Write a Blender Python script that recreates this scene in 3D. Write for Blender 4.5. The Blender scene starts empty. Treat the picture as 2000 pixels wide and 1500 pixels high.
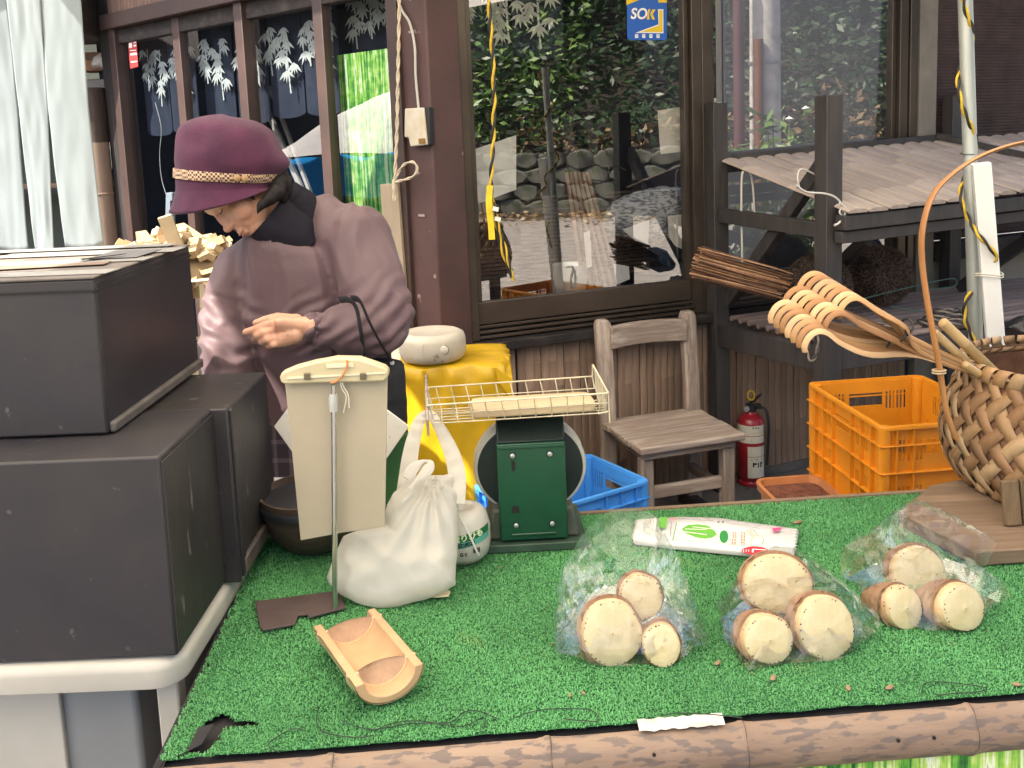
import bpy, bmesh, math, random
import numpy as np
from mathutils import Vector, Matrix, noise

# ------------------------------------------------------------------ camera, sky, sun, exposure
sc = bpy.context.scene
F, CX, CY, H = 1800.0, 1000.0, 507.0, 1.5
PITCH, ROLL = math.radians(7.5), math.radians(2.3)
cam = bpy.data.cameras.new('camera')
cam.sensor_width = 36.0; cam.lens = 36.0 * F / 2000.0
cam.shift_y = -(750 - CY) / 2000.0
cam.clip_start = 0.05; cam.clip_end = 3000
cam_o = bpy.data.objects.new('camera', cam); sc.collection.objects.link(cam_o)
cam_o.matrix_world = Matrix.Translation((0, 0, H)) @ Matrix.Rotation(math.pi/2 - PITCH, 4, 'X') @ Matrix.Rotation(-ROLL, 4, 'Z')
sc.camera = cam_o

SUN_EL, SUN_AZ = math.radians(52), math.radians(-64)      # azimuth measured from -Y (behind the camera) towards -X
sun_dir = Vector((math.sin(SUN_AZ)*math.cos(SUN_EL), -math.cos(SUN_AZ)*math.cos(SUN_EL), math.sin(SUN_EL)))
w = bpy.data.worlds.new('World'); sc.world = w; w.use_nodes = True
nt = w.node_tree
sky = nt.nodes.new('ShaderNodeTexSky'); sky.sky_type = 'NISHITA'; sky.sun_disc = False
sky.sun_elevation = SUN_EL
sky.sun_rotation = math.atan2(sun_dir.x, sun_dir.y)
sky.air_density = 1.0; sky.dust_density = 4.0; sky.ozone_density = 0.8
bg = nt.nodes['Background']; bg.inputs['Strength'].default_value = 0.14
nt.links.new(sky.outputs['Color'], bg.inputs['Color'])
sl = bpy.data.lights.new('sun', 'SUN'); sl.energy = 4.2; sl.angle = math.radians(0.6); sl.color = (1.0, 0.91, 0.78)
so = bpy.data.objects.new('sun', sl); sc.collection.objects.link(so)
so.rotation_euler = sun_dir.to_track_quat('Z', 'Y').to_euler()
sc.view_settings.view_transform = 'Standard'; sc.view_settings.look = 'None'
sc.view_settings.exposure = 1.95; sc.view_settings.gamma = 1.0
sc.render.engine = 'CYCLES'
sc.cycles.max_bounces = 8; sc.cycles.diffuse_bounces = 4; sc.cycles.glossy_bounces = 4
sc.cycles.transmission_bounces = 6; sc.cycles.transparent_max_bounces = 24
sc.cycles.use_denoising = True; sc.cycles.sample_clamp_indirect = 6.0
sc.cycles.caustics_reflective = False; sc.cycles.caustics_refractive = False

# ------------------------------------------------------------------ pixel rays of the photograph, to read off real positions
def _ray(px, py):
    u = (px-CX)/F; v = -(py-CY)/F
    c, s = math.cos(ROLL), math.sin(ROLL)
    u, v = u*c+v*s, -u*s+v*c
    cp, sp = math.cos(PITCH), math.sin(PITCH)
    return Vector((u, cp+v*sp, -sp+v*cp))
EYE = Vector((0, 0, H))
def PZ(px, py, z):
    d = _ray(px, py); return EYE + d*((z-H)/d.z)
def PY(px, py, y):
    d = _ray(px, py); return EYE + d*(y/d.y)
def PP(px, py, p0, n):
    d = _ray(px, py); p0 = Vector(p0); n = Vector(n); return EYE + d*((p0-EYE).dot(n)/d.dot(n))

# ------------------------------------------------------------------ materials
MATS = {}
def mat(name, col, rough=0.6, metal=0.0, var=0.0, scale=8.0, stretch=(1, 1, 1), col2=None, bump=0.0, bscale=None,
        spec=0.5, sheen=0.0, sss=0.0, sss_r=(1, .4, .25), trans=0.0, coat=0.0, detail=4.0, ramp=(0.35, 0.65), coord='Object',
        spots=None, rvar=0.0):
    """Principled material: two colours mixed by a noise, fine bump, optional dark or pale specks."""
    if name in MATS: return MATS[name]
    m = bpy.data.materials.new(name); m.use_nodes = True
    n = m.node_tree.nodes; L = m.node_tree.links
    b = n['Principled BSDF']
    b.inputs['Roughness'].default_value = rough; b.inputs['Metallic'].default_value = metal
    b.inputs['Specular IOR Level'].default_value = spec
    b.inputs['Base Color'].default_value = (*col, 1)
    if sheen: b.inputs['Sheen Weight'].default_value = sheen; b.inputs['Sheen Roughness'].default_value = .5
    if sss:
        b.inputs['Subsurface Weight'].default_value = sss; b.inputs['Subsurface Radius'].default_value = sss_r
        b.inputs['Subsurface Scale'].default_value = 0.01
    if coat: b.inputs['Coat Weight'].default_value = coat
    tc = n.new('ShaderNodeTexCoord'); mp = n.new('ShaderNodeMapping'); L.new(tc.outputs[coord], mp.inputs[0])
    mp.inputs['Scale'].default_value = stretch
    col_out = None
    if var or col2:
        c2 = col2 if col2 else tuple(max(0, c*(1-var)) for c in col)
        c1 = col if col2 else tuple(c*(1+var*.6) for c in col)
        nz = n.new('ShaderNodeTexNoise'); nz.inputs['Scale'].default_value = scale; nz.inputs['Detail'].default_value = detail
        nz.inputs['Roughness'].default_value = .62
        L.new(mp.outputs[0], nz.inputs['Vector'])
        mr = n.new('ShaderNodeMapRange'); mr.inputs[1].default_value = ramp[0]; mr.inputs[2].default_value = ramp[1]
        L.new(nz.outputs['Fac'], mr.inputs[0])
        mx = n.new('ShaderNodeMix'); mx.data_type = 'RGBA'
        mx.inputs[6].default_value = (*c1, 1); mx.inputs[7].default_value = (*c2, 1)
        L.new(mr.outputs[0], mx.inputs[0]); col_out = mx.outputs[2]
        if rvar:
            m2 = n.new('ShaderNodeMapRange'); m2.inputs[3].default_value = rough-rvar; m2.inputs[4].default_value = rough+rvar
            L.new(nz.outputs['Fac'], m2.inputs[0]); L.new(m2.outputs[0], b.inputs['Roughness'])
    if spots:
        scol, sscale, sthr = spots
        n2 = n.new('ShaderNodeTexNoise'); n2.inputs['Scale'].default_value = sscale; n2.inputs['Detail'].default_value = 3
        L.new(mp.outputs[0], n2.inputs['Vector'])
        m3 = n.new('ShaderNodeMapRange'); m3.inputs[1].default_value = sthr; m3.inputs[2].default_value = sthr+.05
        L.new(n2.outputs['Fac'], m3.inputs[0])
        x2 = n.new('ShaderNodeMix'); x2.data_type = 'RGBA'; x2.inputs[7].default_value = (*scol, 1)
        if col_out: L.new(col_out, x2.inputs[6])
        else: x2.inputs[6].default_value = (*col, 1)
        L.new(m3.outputs[0], x2.inputs[0]); col_out = x2.outputs[2]
    if col_out: L.new(col_out, b.inputs['Base Color'])
    if bump:
        nb = n.new('ShaderNodeTexNoise'); nb.inputs['Scale'].default_value = bscale or scale*4; nb.inputs['Detail'].default_value = 5
        L.new(mp.outputs[0], nb.inputs['Vector'])
        bp = n.new('ShaderNodeBump'); bp.inputs['Strength'].default_value = bump; bp.inputs['Distance'].default_value = .004
        L.new(nb.outputs['Fac'], bp.inputs['Height']); L.new(bp.outputs[0], b.inputs['Normal'])
    MATS[name] = m
    return m

def film(name, col, alpha, rough=.12, glossy=.25, transl=0.0, bump=.6, bscale=40, tcol=(1, 1, 1)):
    """Thin plastic sheet: see-through, with its own colour, gloss and crumple."""
    m = bpy.data.materials.new(name); m.use_nodes = True
    n = m.node_tree.nodes; L = m.node_tree.links; n.clear()
    out = n.new('ShaderNodeOutputMaterial')
    tc = n.new('ShaderNodeTexCoord'); nb = n.new('ShaderNodeTexNoise'); nb.inputs['Scale'].default_value = bscale; nb.inputs['Detail'].default_value = 3
    nb.inputs['Distortion'].default_value = 1.2
    L.new(tc.outputs['Object'], nb.inputs['Vector'])
    bp = n.new('ShaderNodeBump'); bp.inputs['Strength'].default_value = bump; bp.inputs['Distance'].default_value = .01
    L.new(nb.outputs['Fac'], bp.inputs['Height'])
    tr = n.new('ShaderNodeBsdfTransparent'); tr.inputs['Color'].default_value = (*tcol, 1)
    df = n.new('ShaderNodeBsdfDiffuse'); df.inputs['Color'].default_value = (*col, 1)
    tl = n.new('ShaderNodeBsdfTranslucent'); tl.inputs['Color'].default_value = (*col, 1)
    m1 = n.new('ShaderNodeMixShader'); m1.inputs[0].default_value = transl
    L.new(df.outputs[0], m1.inputs[1]); L.new(tl.outputs[0], m1.inputs[2])
    m2 = n.new('ShaderNodeMixShader'); m2.inputs[0].default_value = alpha
    L.new(tr.outputs[0], m2.inputs[1]); L.new(m1.outputs[0], m2.inputs[2])
    gl = n.new('ShaderNodeBsdfGlossy'); gl.inputs['Roughness'].default_value = rough; gl.inputs['Color'].default_value = (1, 1, 1, 1)
    L.new(bp.outputs[0], gl.inputs['Normal'])
    lw = n.new('ShaderNodeLayerWeight'); lw.inputs['Blend'].default_value = .35; L.new(bp.outputs[0], lw.inputs['Normal'])
    mu = n.new('ShaderNodeMath'); mu.operation = 'MULTIPLY'; mu.inputs[1].default_value = glossy*2.4
    ad = n.new('ShaderNodeMath'); ad.operation = 'ADD'; ad.inputs[1].default_value = glossy*.12; ad.use_clamp = True
    L.new(lw.outputs['Fresnel'], mu.inputs[0]); L.new(mu.outputs[0], ad.inputs[0])
    m3 = n.new('ShaderNodeMixShader'); L.new(ad.outputs[0], m3.inputs[0]); L.new(m2.outputs[0], m3.inputs[1]); L.new(gl.outputs[0], m3.inputs[2])
    L.new(m3.outputs[0], out.inputs[0])
    MATS[name] = m
    return m

def glass(name, refl, tint=(1, 1, 1), rough=0.0):
    m = bpy.data.materials.new(name); m.use_nodes = True
    n = m.node_tree.nodes; L = m.node_tree.links; n.clear()
    out = n.new('ShaderNodeOutputMaterial')
    tr = n.new('ShaderNodeBsdfTransparent'); tr.inputs['Color'].default_value = (*tint, 1)
    gl = n.new('ShaderNodeBsdfGlossy'); gl.inputs['Roughness'].default_value = rough; gl.inputs['Color'].default_value = (1, 1, 1, 1)
    mx = n.new('ShaderNodeMixShader'); mx.inputs[0].default_value = refl
    L.new(tr.outputs[0], mx.inputs[1]); L.new(gl.outputs[0], mx.inputs[2]); L.new(mx.outputs[0], out.inputs[0])
    MATS[name] = m
    return m

def wood(name, c1, c2, scale=6, axis='Z', rough=.75, bump=.5, ring=14.0, fine=60):
    """Weathered wood: grain streaks run along the given local axis."""
    if name in MATS: return MATS[name]
    m = bpy.data.materials.new(name); m.use_nodes = True
    n = m.node_tree.nodes; L = m.node_tree.links; b = n['Principled BSDF']; b.inputs['Roughness'].default_value = rough
    b.inputs['Specular IOR Level'].default_value = .3
    tc = n.new('ShaderNodeTexCoord'); mp = n.new('ShaderNodeMapping'); L.new(tc.outputs['Object'], mp.inputs[0])
    s = [1.0, 1.0, 1.0]; s['XYZ'.index(axis)] = .09; mp.inputs['Scale'].default_value = s
    nz = n.new('ShaderNodeTexNoise'); nz.inputs['Scale'].default_value = fine; nz.inputs['Detail'].default_value = 5; nz.inputs['Roughness'].default_value = .7
    L.new(mp.outputs[0], nz.inputs['Vector'])
    n2 = n.new('ShaderNodeTexNoise'); n2.inputs['Scale'].default_value = ring; n2.inputs['Detail'].default_value = 2; L.new(mp.outputs[0], n2.inputs['Vector'])
    mm = n.new('ShaderNodeMath'); mm.operation = 'MULTIPLY'; mm.inputs[1].default_value = 9.0; L.new(n2.outputs['Fac'], mm.inputs[0])
    sn = n.new('ShaderNodeMath'); sn.operation = 'SINE'; L.new(mm.outputs[0], sn.inputs[0])
    ma = n.new('ShaderNodeMath'); ma.operation = 'MULTIPLY_ADD'; ma.inputs[1].default_value = .22; L.new(sn.outputs[0], ma.inputs[0]); L.new(nz.outputs['Fac'], ma.inputs[2])
    mr = n.new('ShaderNodeMapRange'); mr.inputs[1].default_value = .25; mr.inputs[2].default_value = .75; L.new(ma.outputs[0], mr.inputs[0])
    mx = n.new('ShaderNodeMix'); mx.data_type = 'RGBA'; mx.inputs[6].default_value = (*c2, 1); mx.inputs[7].default_value = (*c1, 1)
    L.new(mr.outputs[0], mx.inputs[0])
    # broad weathering
    n3 = n.new('ShaderNodeTexNoise'); n3.inputs['Scale'].default_value = 3.5; n3.inputs['Detail'].default_value = 4; L.new(tc.outputs['Object'], n3.inputs['Vector'])
    oi = n.new('ShaderNodeObjectInfo')
    ad = n.new('ShaderNodeMath'); ad.operation = 'MULTIPLY_ADD'; ad.inputs[1].default_value = .5; L.new(oi.outputs['Random'], ad.inputs[0]); L.new(n3.outputs['Fac'], ad.inputs[2])
    r3 = n.new('ShaderNodeMapRange'); r3.inputs[1].default_value = .3; r3.inputs[2].default_value = 1.2; r3.inputs[3].default_value = .72; r3.inputs[4].default_value = 1.25
    L.new(ad.outputs[0], r3.inputs[0])
    hs = n.new('ShaderNodeHueSaturation'); L.new(r3.outputs[0], hs.inputs['Value']); L.new(mx.outputs[2], hs.inputs['Color'])
    L.new(hs.outputs[0], b.inputs['Base Color'])
    bp = n.new('ShaderNodeBump'); bp.inputs['Strength'].default_value = bump; bp.inputs['Distance'].default_value = .003
    L.new(ma.outputs[0], bp.inputs['Height']); L.new(bp.outputs[0], b.inputs['Normal'])
    MATS[name] = m
    return m

# ------------------------------------------------------------------ mesh building
def V(*a): return Vector(a)
class MB:
    def __init__(s): s.v = []; s.f = []
    def add(s, vs, fs):
        o = len(s.v); s.v += [tuple(p) for p in vs]; s.f += [tuple(i+o for i in f) for f in fs]; return s
    def box(s, c, size, M=None, taper=None):
        hx, hy, hz = (k/2 for k in size); c = Vector(c)
        vs = []
        for z in (-hz, hz):
            t = taper if (taper and z > 0) else (1, 1)
            for x, y in ((-hx, -hy), (hx, -hy), (hx, hy), (-hx, hy)):
                p = Vector((x*t[0], y*t[1], z))
                vs.append((M @ p if M else p) + c)
        return s.add(vs, [(3, 2, 1, 0), (4, 5, 6, 7), (0, 1, 5, 4), (1, 2, 6, 5), (2, 3, 7, 6), (3, 0, 4, 7)])
    def bar(s, a, b, w, t, up=(0, 0, 1)):
        """rectangular bar from a to b: w across, t along up"""
        a, b = Vector(a), Vector(b); d = (b-a).normalized(); up = Vector(up)
        sx = d.cross(up)
        if sx.length < 1e-4: sx = d.cross(Vector((0, 1, 0)))
        sx.normalize(); uy = sx.cross(d).normalized()
        vs = []
        for p in (a, b):
            for i, j in ((-1, -1), (1, -1), (1, 1), (-1, 1)): vs.append(p + sx*(i*w/2) + uy*(j*t/2))
        return s.add(vs, [(0, 1, 2, 3), (7, 6, 5, 4), (1, 0, 4, 5), (2, 1, 5, 6), (3, 2, 6, 7), (0, 3, 7, 4)])
    def tube(s, pts, r, n=8, cap=True, flat=None, closed=False):
        pts = [Vector(p) for p in pts]; N = len(pts)
        rs = r if isinstance(r, (list, tuple)) else [r]*N
        vs = []; ref = None
        for i, p in enumerate(pts):
            if closed: t = (pts[(i+1) % N]-pts[i-1])
            else: t = (pts[min(i+1, N-1)]-pts[max(i-1, 0)])
            t.normalize()
            if ref is None:
                ref = t.orthogonal().normalized() if flat is None else (Vector(flat) - t*t.dot(Vector(flat))).normalized()
            else:
                ref = ref - t*ref.dot(t)
                ref = ref.normalized() if ref.length > 1e-6 else t.orthogonal().normalized()
            bi = t.cross(ref)
            rr = rs[i]; ra, rb = rr if isinstance(rr, (tuple, list)) else (rr, rr)
            for k in range(n):
                a = 2*math.pi*k/n
                vs.append(p + ref*(math.cos(a)*ra) + bi*(math.sin(a)*rb))
        fs = []
        M_ = N if closed else N-1
        for i in range(M_):
            j = (i+1) % N
            for k in range(n):
                k2 = (k+1) % n
                fs.append((i*n+k, i*n+k2, j*n+k2, j*n+k))
        if cap and not closed:
            fs.append(tuple(range(n-1, -1, -1))); fs.append(tuple((N-1)*n+k for k in range(n)))
        return s.add(vs, fs)
    def loft(s, rings, cap=True, closed_ring=True):
        n = len(rings[0]); vs = [p for r in rings for p in r]; fs = []
        for i in range(len(rings)-1):
            for k in range(n if closed_ring else n-1):
                k2 = (k+1) % n
                fs.append((i*n+k, i*n+k2, (i+1)*n+k2, (i+1)*n+k))
        if cap and closed_ring:
            fs.append(tuple(range(n-1, -1, -1))); fs.append(tuple((len(rings)-1)*n+k for k in range(n)))
        return s.add(vs, fs)
    def lathe(s, prof, n=24, c=(0, 0, 0), M=None, sx=1, sy=1):
        """profile of (radius, z) pairs turned about Z"""
        c = Vector(c); rings = []
        for r, z in prof:
            ring = []
            for k in range(n):
                a = 2*math.pi*k/n; p = Vector((r*sx*math.cos(a), r*sy*math.sin(a), z))
                ring.append((M @ p if M else p) + c)
            rings.append(ring)
        return s.loft(rings, cap=True)
    def prism(s, poly, depth):
        """planar polygon (3D points) thickened along depth (vector)"""
        poly = [Vector(p) for p in poly]; d = Vector(depth); n = len(poly)
        vs = poly + [p+d for p in poly]
        fs = [tuple(range(n)), tuple(range(2*n-1, n-1, -1))]
        for k in range(n):
            k2 = (k+1) % n; fs.append((k2, k, n+k, n+k2))
        return s.add(vs, fs)
    def grid(s, fn, nu, nv):
        vs = [fn(i/nu, j/nv) for j in range(nv+1) for i in range(nu+1)]
        fs = [(j*(nu+1)+i, j*(nu+1)+i+1, (j+1)*(nu+1)+i+1, (j+1)*(nu+1)+i) for j in range(nv) for i in range(nu)]
        return s.add(vs, fs)
    def mesh(s, name, m=None, smooth=40, fix=True):
        me = bpy.data.meshes.new(name); me.from_pydata(s.v, [], s.f)
        if fix:
            bm = bmesh.new(); bm.from_mesh(me); bmesh.ops.recalc_face_normals(bm, faces=bm.faces); bm.to_mesh(me); bm.free()
        if m: me.materials.append(m if not isinstance(m, str) else MATS[m])
        if smooth:
            me.polygons.foreach_set('use_smooth', [True]*len(me.polygons))
            if smooth < 180: me.set_sharp_from_angle(angle=math.radians(smooth))
        me.update()
        return me
    def build(s, name, m, parent=None, loc=None, rotz=0, smooth=40, bevel=0, seg=2, fix=True, local=True):
        """link as one object; with a parent given, the vertices are world ones unless local"""
        o = bpy.data.objects.new(name, s.mesh(name, m, smooth, fix)); sc.collection.objects.link(o)
        if parent: o.parent = parent
        if loc is not None: o.location = loc
        if rotz: o.rotation_euler.z = rotz
        if bevel:
            b = o.modifiers.new('b', 'BEVEL'); b.width = bevel; b.segments = seg; b.limit_method = 'ANGLE'; b.angle_limit = math.radians(35)
            b.harden_normals = False
        return o
def tag(o, label, cat, group=None, kind=None):
    if label: o['label'] = label
    if cat: o['category'] = cat
    if group: o['group'] = group
    if kind: o['kind'] = kind
    return o
def thing(name, label, cat, loc=(0, 0, 0), rotz=0, group=None):
    o = bpy.data.objects.new(name, None); o.empty_display_size = .05; sc.collection.objects.link(o)
    o.location = loc; o.rotation_euler.z = rotz
    return tag(o, label, cat, group)
def structure(o): o['kind'] = 'structure'; return o
def new_obj(name, me, parent=None, loc=None, rot=None):
    o = bpy.data.objects.new(name, me); sc.collection.objects.link(o)
    if parent: o.parent = parent
    if loc is not None: o.location = loc
    if rot is not None: o.rotation_euler = rot
    return o
def frame(x, y, z, o):
    """matrix from three axes and an origin"""
    M = Matrix.Identity(4)
    for i, a in enumerate((x, y, z)):
        for k in range(3): M[k][i] = a[k]
    M.translation = Vector(o); return M
def smooth_path(pts, n=6, closed=False):
    """Catmull-Rom through the points"""
    P = [Vector(p) for p in pts]; out = []; N = len(P)
    rng = N if closed else N-1
    for i in range(rng):
        if closed: a, b, c, d = P[i-1], P[i], P[(i+1) % N], P[(i+2) % N]
        else: a, b, c, d = P[max(i-1, 0)], P[i], P[i+1], P[min(i+2, N-1)]
        for k in range(n):
            t = k/n
            out.append(.5*((2*b)+(c-a)*t+(2*a-5*b+4*c-d)*t*t+(3*b-a-3*c+d)*t**3))
    if not closed: out.append(P[-1])
    return out
def pillow(poly, depth_dir, df, db, rings=14, nb=72, crumple=.006, nscale=18, seed=0, power=2.2, center=None, flat=None, streak=None):
    """An inflated bag: outline polygon (world points, star shaped), bulging df towards depth_dir and db the other way."""
    poly = [Vector(p) for p in poly]
    L = [0]
    for i in range(len(poly)): L.append(L[-1] + (poly[(i+1) % len(poly)]-poly[i]).length)
    bd = []
    for k in range(nb):
        t = L[-1]*k/nb
        for i in range(len(poly)):
            if L[i+1] >= t: break
        f = (t-L[i])/max(1e-9, L[i+1]-L[i]); bd.append(poly[i].lerp(poly[(i+1) % len(poly)], f))
    c = Vector(center) if center is not None else sum(bd, Vector())/nb
    dd = Vector(depth_dir).normalized(); mb = MB()
    rows = []
    def pt(r, b, side):
        p = c + (b-c)*r
        h = (df if side > 0 else -db)*(max(0, 1-r**power))**.6
        q = p + dd*h
        nz = noise.noise_vector(q*nscale + Vector((seed*7.1, seed*3.3, side)))
        n2 = noise.noise_vector(q*nscale*2.7 + Vector((seed*1.1, 0, side*3)))
        rid = (1-abs(noise.noise(q*nscale*1.3 + Vector((seed, 5, side))))*2)
        if streak is not None:
            e = q-streak; an_ = math.atan2(e.x, -e.z); dl = e.length; q = q + dd*(side*.0045*math.sin(an_*17+3*noise.noise(q*6))*min(1, dl/.05)*max(0, 1.25-dl/.22))
        return q + nz*crumple*(.4+.6*(1-r)) + n2*crumple*.5 + dd*(side*rid*crumple*.8*(1 if r < .97 else .2))
    vs = []; fs = []
    rr = [(i/rings)**.8 for i in range(rings+1)]
    for side in (1, -1):
        o = len(vs)
        vs.append(pt(0, bd[0], side))
        last = rings if side > 0 else rings-1
        for i in range(1, last+1):
            for b in bd: vs.append(pt(rr[i], b, side))
        def idx(i, k): return o+1+(i-1)*nb+(k % nb)
        for k in range(nb):
            f = (o, idx(1, k), idx(1, k+1)); fs.append(f if side > 0 else f[::-1])
        for i in range(1, last):
            for k in range(nb):
                f = (idx(i, k), idx(i+1, k), idx(i+1, k+1), idx(i, k+1)); fs.append(f if side > 0 else f[::-1])
        if side > 0: outer = [idx(rings, k) for k in range(nb)]
        else:
            for k in range(nb):
                k2 = (k+1) % nb; fs.append((idx(rings-1, k), idx(rings-1, k2), outer[k2], outer[k]))
    mb.add(vs, fs)
    return mb
FONTS = {}
def text_obj(body, name, size, M, m, parent=None, align='CENTER', extrude=.0004, bold=False, shear=0):
    """lettering as flat mesh, laid by matrix M (x along the line, z out of the surface)"""
    cu = bpy.data.curves.new(name, 'FONT'); cu.body = body; cu.size = size; cu.align_x = align; cu.align_y = 'CENTER'; cu.extrude = extrude
    cu.shear = shear
    if bold: cu.offset = size*.025
    t = bpy.data.objects.new(name, cu); sc.collection.objects.link(t)
    dg = bpy.context.evaluated_depsgraph_get(); me = bpy.data.meshes.new_from_object(t.evaluated_get(dg))
    bpy.data.objects.remove(t); bpy.data.curves.remove(cu)
    me.name = name; me.materials.clear(); me.materials.append(m); me.transform(M)
    o = bpy.data.objects.new(name, me); sc.collection.objects.link(o)
    if parent: o.parent = parent
    return o
random.seed(11)

def bend(o, R, c=(0, 0)):
    """wrap a flat part (x along, y up out of -Y face) round a vertical cylinder of radius R centred at c"""
    for v in o.data.vertices:
        x, y, z = v.co; a = (x-c[0])/R; d = R + (-(y-c[1]) - R)
        v.co = (c[0]+d*math.sin(a), c[1]-d*math.cos(a), z)
    o.data.update()
# ------------------------------------------------------------------ setting: ground, road, far bank (seen mirrored in the window glass)
mat('concrete', (.15, .135, .125), .9, col2=(.085, .078, .075), scale=2.2, bump=.35, bscale=60, spots=((.05, .045, .04), 9, .66))
mat('asphalt', (.30, .265, .225), .95, col2=(.19, .17, .15), scale=5, bump=.5, bscale=90, spots=((.42, .37, .30), 40, .60))
g = MB().add([(-150, -150, 0), (150, -150, 0), (150, 150, 0), (-150, 150, 0)], [(0, 1, 2, 3)]).build('ground', MATS['concrete'], smooth=0)
structure(g)
structure(MB().add([(2.2, -30, .004), (30, -30, .004), (40, 14, .004), (3.6, 2.2, .004), (2.4, -1.2, .004)], [(0, 1, 2, 3, 4)]).build('road', MATS['asphalt'], smooth=0))

# stone retaining wall across the road
mat('stone', (.13, .125, .10), .9, col2=(.05, .055, .04), scale=4, bump=.8, bscale=25, spots=((.05, .07, .03), 6, .6))
rw = thing('retaining_wall', 'rough grey stone retaining wall across the road mirrored in the window glass', 'wall', (0, 0, 0))
wa, wb = V(7.3, -11.0, 0), V(14.5, 1.6, 0); wd = (wb-wa).normalized(); wn = V(wd.y, -wd.x, 0)
rs = random.Random(3); stones = []
for k in range(6):
    mb = MB()
    n = 9; ring0 = []
    rr = [rs.uniform(.8, 1.1) for _ in range(n)]
    for lay, (sc_, off) in enumerate(((.98, 0), (1, .07), (.8, .13))):
        ring0.append([V(math.cos(2*math.pi*i/n)*rr[i]*sc_*.30, off, math.sin(2*math.pi*i/n)*rr[i]*sc_*.19) for i in range(n)])
    mb.loft(ring0); stones.append(mb.mesh('stone', MATS['stone'], 50))
for row in range(4):
    x = -.2 + .25*(row % 2)
    while x < (wb-wa).length:
        o = new_obj('stone', rs.choice(stones), rw, wa + wd*x + V(0, 0, .17+row*.30), (0, rs.uniform(-.2, .2), math.atan2(wd.y, wd.x)+math.pi))
        o.rotation_euler.z = math.atan2(wd.y, wd.x); o.scale = (rs.uniform(.85, 1.15), rs.uniform(.8, 1.3), rs.uniform(.85, 1.05))
        x += .53
MB().bar(wa+V(0, 0, .6)+wn*.12, wb+V(0, 0, .6)+wn*.12, .2, 1.2).build('wall_core', MATS['stone'], rw)

# planted bank above it
mat('soil', (.030, .026, .016), .95, var=.4, scale=5, bump=.6)
def bank(u, v):
    p = wa - wd*6 + (wb-wa+wd*12)*u + wn*(.2 + v*7)
    return p + V(0, 0, 1.15 + v*5.5 + .35*noise.noise(p*.6))
bo = MB().grid(bank, 40, 12).build('hillside_bank', MATS['soil']); structure(bo)
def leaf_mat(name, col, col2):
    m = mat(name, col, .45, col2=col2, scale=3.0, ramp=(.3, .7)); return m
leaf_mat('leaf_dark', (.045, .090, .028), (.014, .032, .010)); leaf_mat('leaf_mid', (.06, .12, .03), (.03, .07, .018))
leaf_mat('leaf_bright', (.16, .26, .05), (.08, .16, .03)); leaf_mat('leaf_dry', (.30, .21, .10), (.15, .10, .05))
def leaves(n, place, size, seed=0, flat=.5):
    """n small leaf faces; place(rng) gives a centre"""
    r = np.random.RandomState(seed); rng = random.Random(seed)
    c = np.array([place(rng) for _ in range(n)], dtype=float)
    a = r.normal(size=(n, 3)); a[:, 2] *= flat; a /= np.linalg.norm(a, axis=1)[:, None]
    b = r.normal(size=(n, 3)); b -= a*(a*b).sum(1)[:, None]; b /= np.linalg.norm(b, axis=1)[:, None]
    s = (size*r.uniform(.6, 1.4, n))[:, None]
    v = np.empty((n, 4, 3)); v[:, 0] = c-a*s; v[:, 1] = c+b*s*.38; v[:, 2] = c+a*s; v[:, 3] = c-b*s*.38
    mb = MB(); mb.v = [tuple(p) for p in v.reshape(-1, 3)]; mb.f = [(4*i, 4*i+1, 4*i+2, 4*i+3) for i in range(n)]
    return mb
def on_bank(lo=0, hi=1, rise=.5, u0=0, u1=1):
    def f(rng):
        u, v = rng.uniform(u0, u1), lo+(hi-lo)*rng.random()**1.2
        cl = noise.noise(V(u*26, v*9, 2.0))
        return bank(u, v) + V(0, 0, rng.random()*rise*(1+cl)) - wn*(rng.random()*.5*(1+cl))
    return f
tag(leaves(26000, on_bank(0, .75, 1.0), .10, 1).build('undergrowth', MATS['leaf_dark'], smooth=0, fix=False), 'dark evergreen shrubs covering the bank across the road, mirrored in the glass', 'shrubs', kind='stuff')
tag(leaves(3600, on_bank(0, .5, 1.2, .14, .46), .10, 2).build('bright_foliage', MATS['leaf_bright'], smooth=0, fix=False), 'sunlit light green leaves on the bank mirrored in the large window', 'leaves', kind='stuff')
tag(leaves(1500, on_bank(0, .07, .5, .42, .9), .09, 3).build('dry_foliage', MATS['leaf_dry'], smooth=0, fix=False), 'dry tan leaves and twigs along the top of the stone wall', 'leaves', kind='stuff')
def litter(rng):
    p = wa + (wb-wa)*rng.random() - wn*abs(rng.gauss(0, .7)); return p + V(0, 0, .01+rng.random()*.12)
tag(leaves(3000, litter, .06, 4, .2).build('leaf_litter', MATS['leaf_dry'], smooth=0, fix=False), 'fallen brown leaves gathered at the foot of the stone wall', 'leaves', kind='stuff')
def tree(x, y, h, label, seed, dark='leaf_dark'):
    t = thing('broadleaf_tree', label, 'tree', (x, y, 0), group='trees on the bank across the road'); rg = random.Random(seed)
    mb = MB(); pts = [V(.06*math.sin(i*1.3+seed), .06*math.cos(i+seed), h*i/6) for i in range(7)]
    mb.tube(pts, [.2, .17, .15, .13, .11, .08, .05], 9); mb.build('trunk', mat('bark', (.09, .07, .055), .9, var=.4, scale=12, bump=.8), t)
    def pl(rng):
        k = rng.randrange(9); cx = 1.5*math.cos(k*2.4+seed); cy = 1.5*math.sin(k*2.4+seed); cz = h*.62 + h*.4*((k*.37) % 1)
        q = V(rng.gauss(0, .55), rng.gauss(0, .55), rng.gauss(0, .45)); return V(cx, cy, cz)+q
    leaves(3600, pl, .13, seed).build('crown', MATS[dark], t, smooth=0, fix=False)
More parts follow.
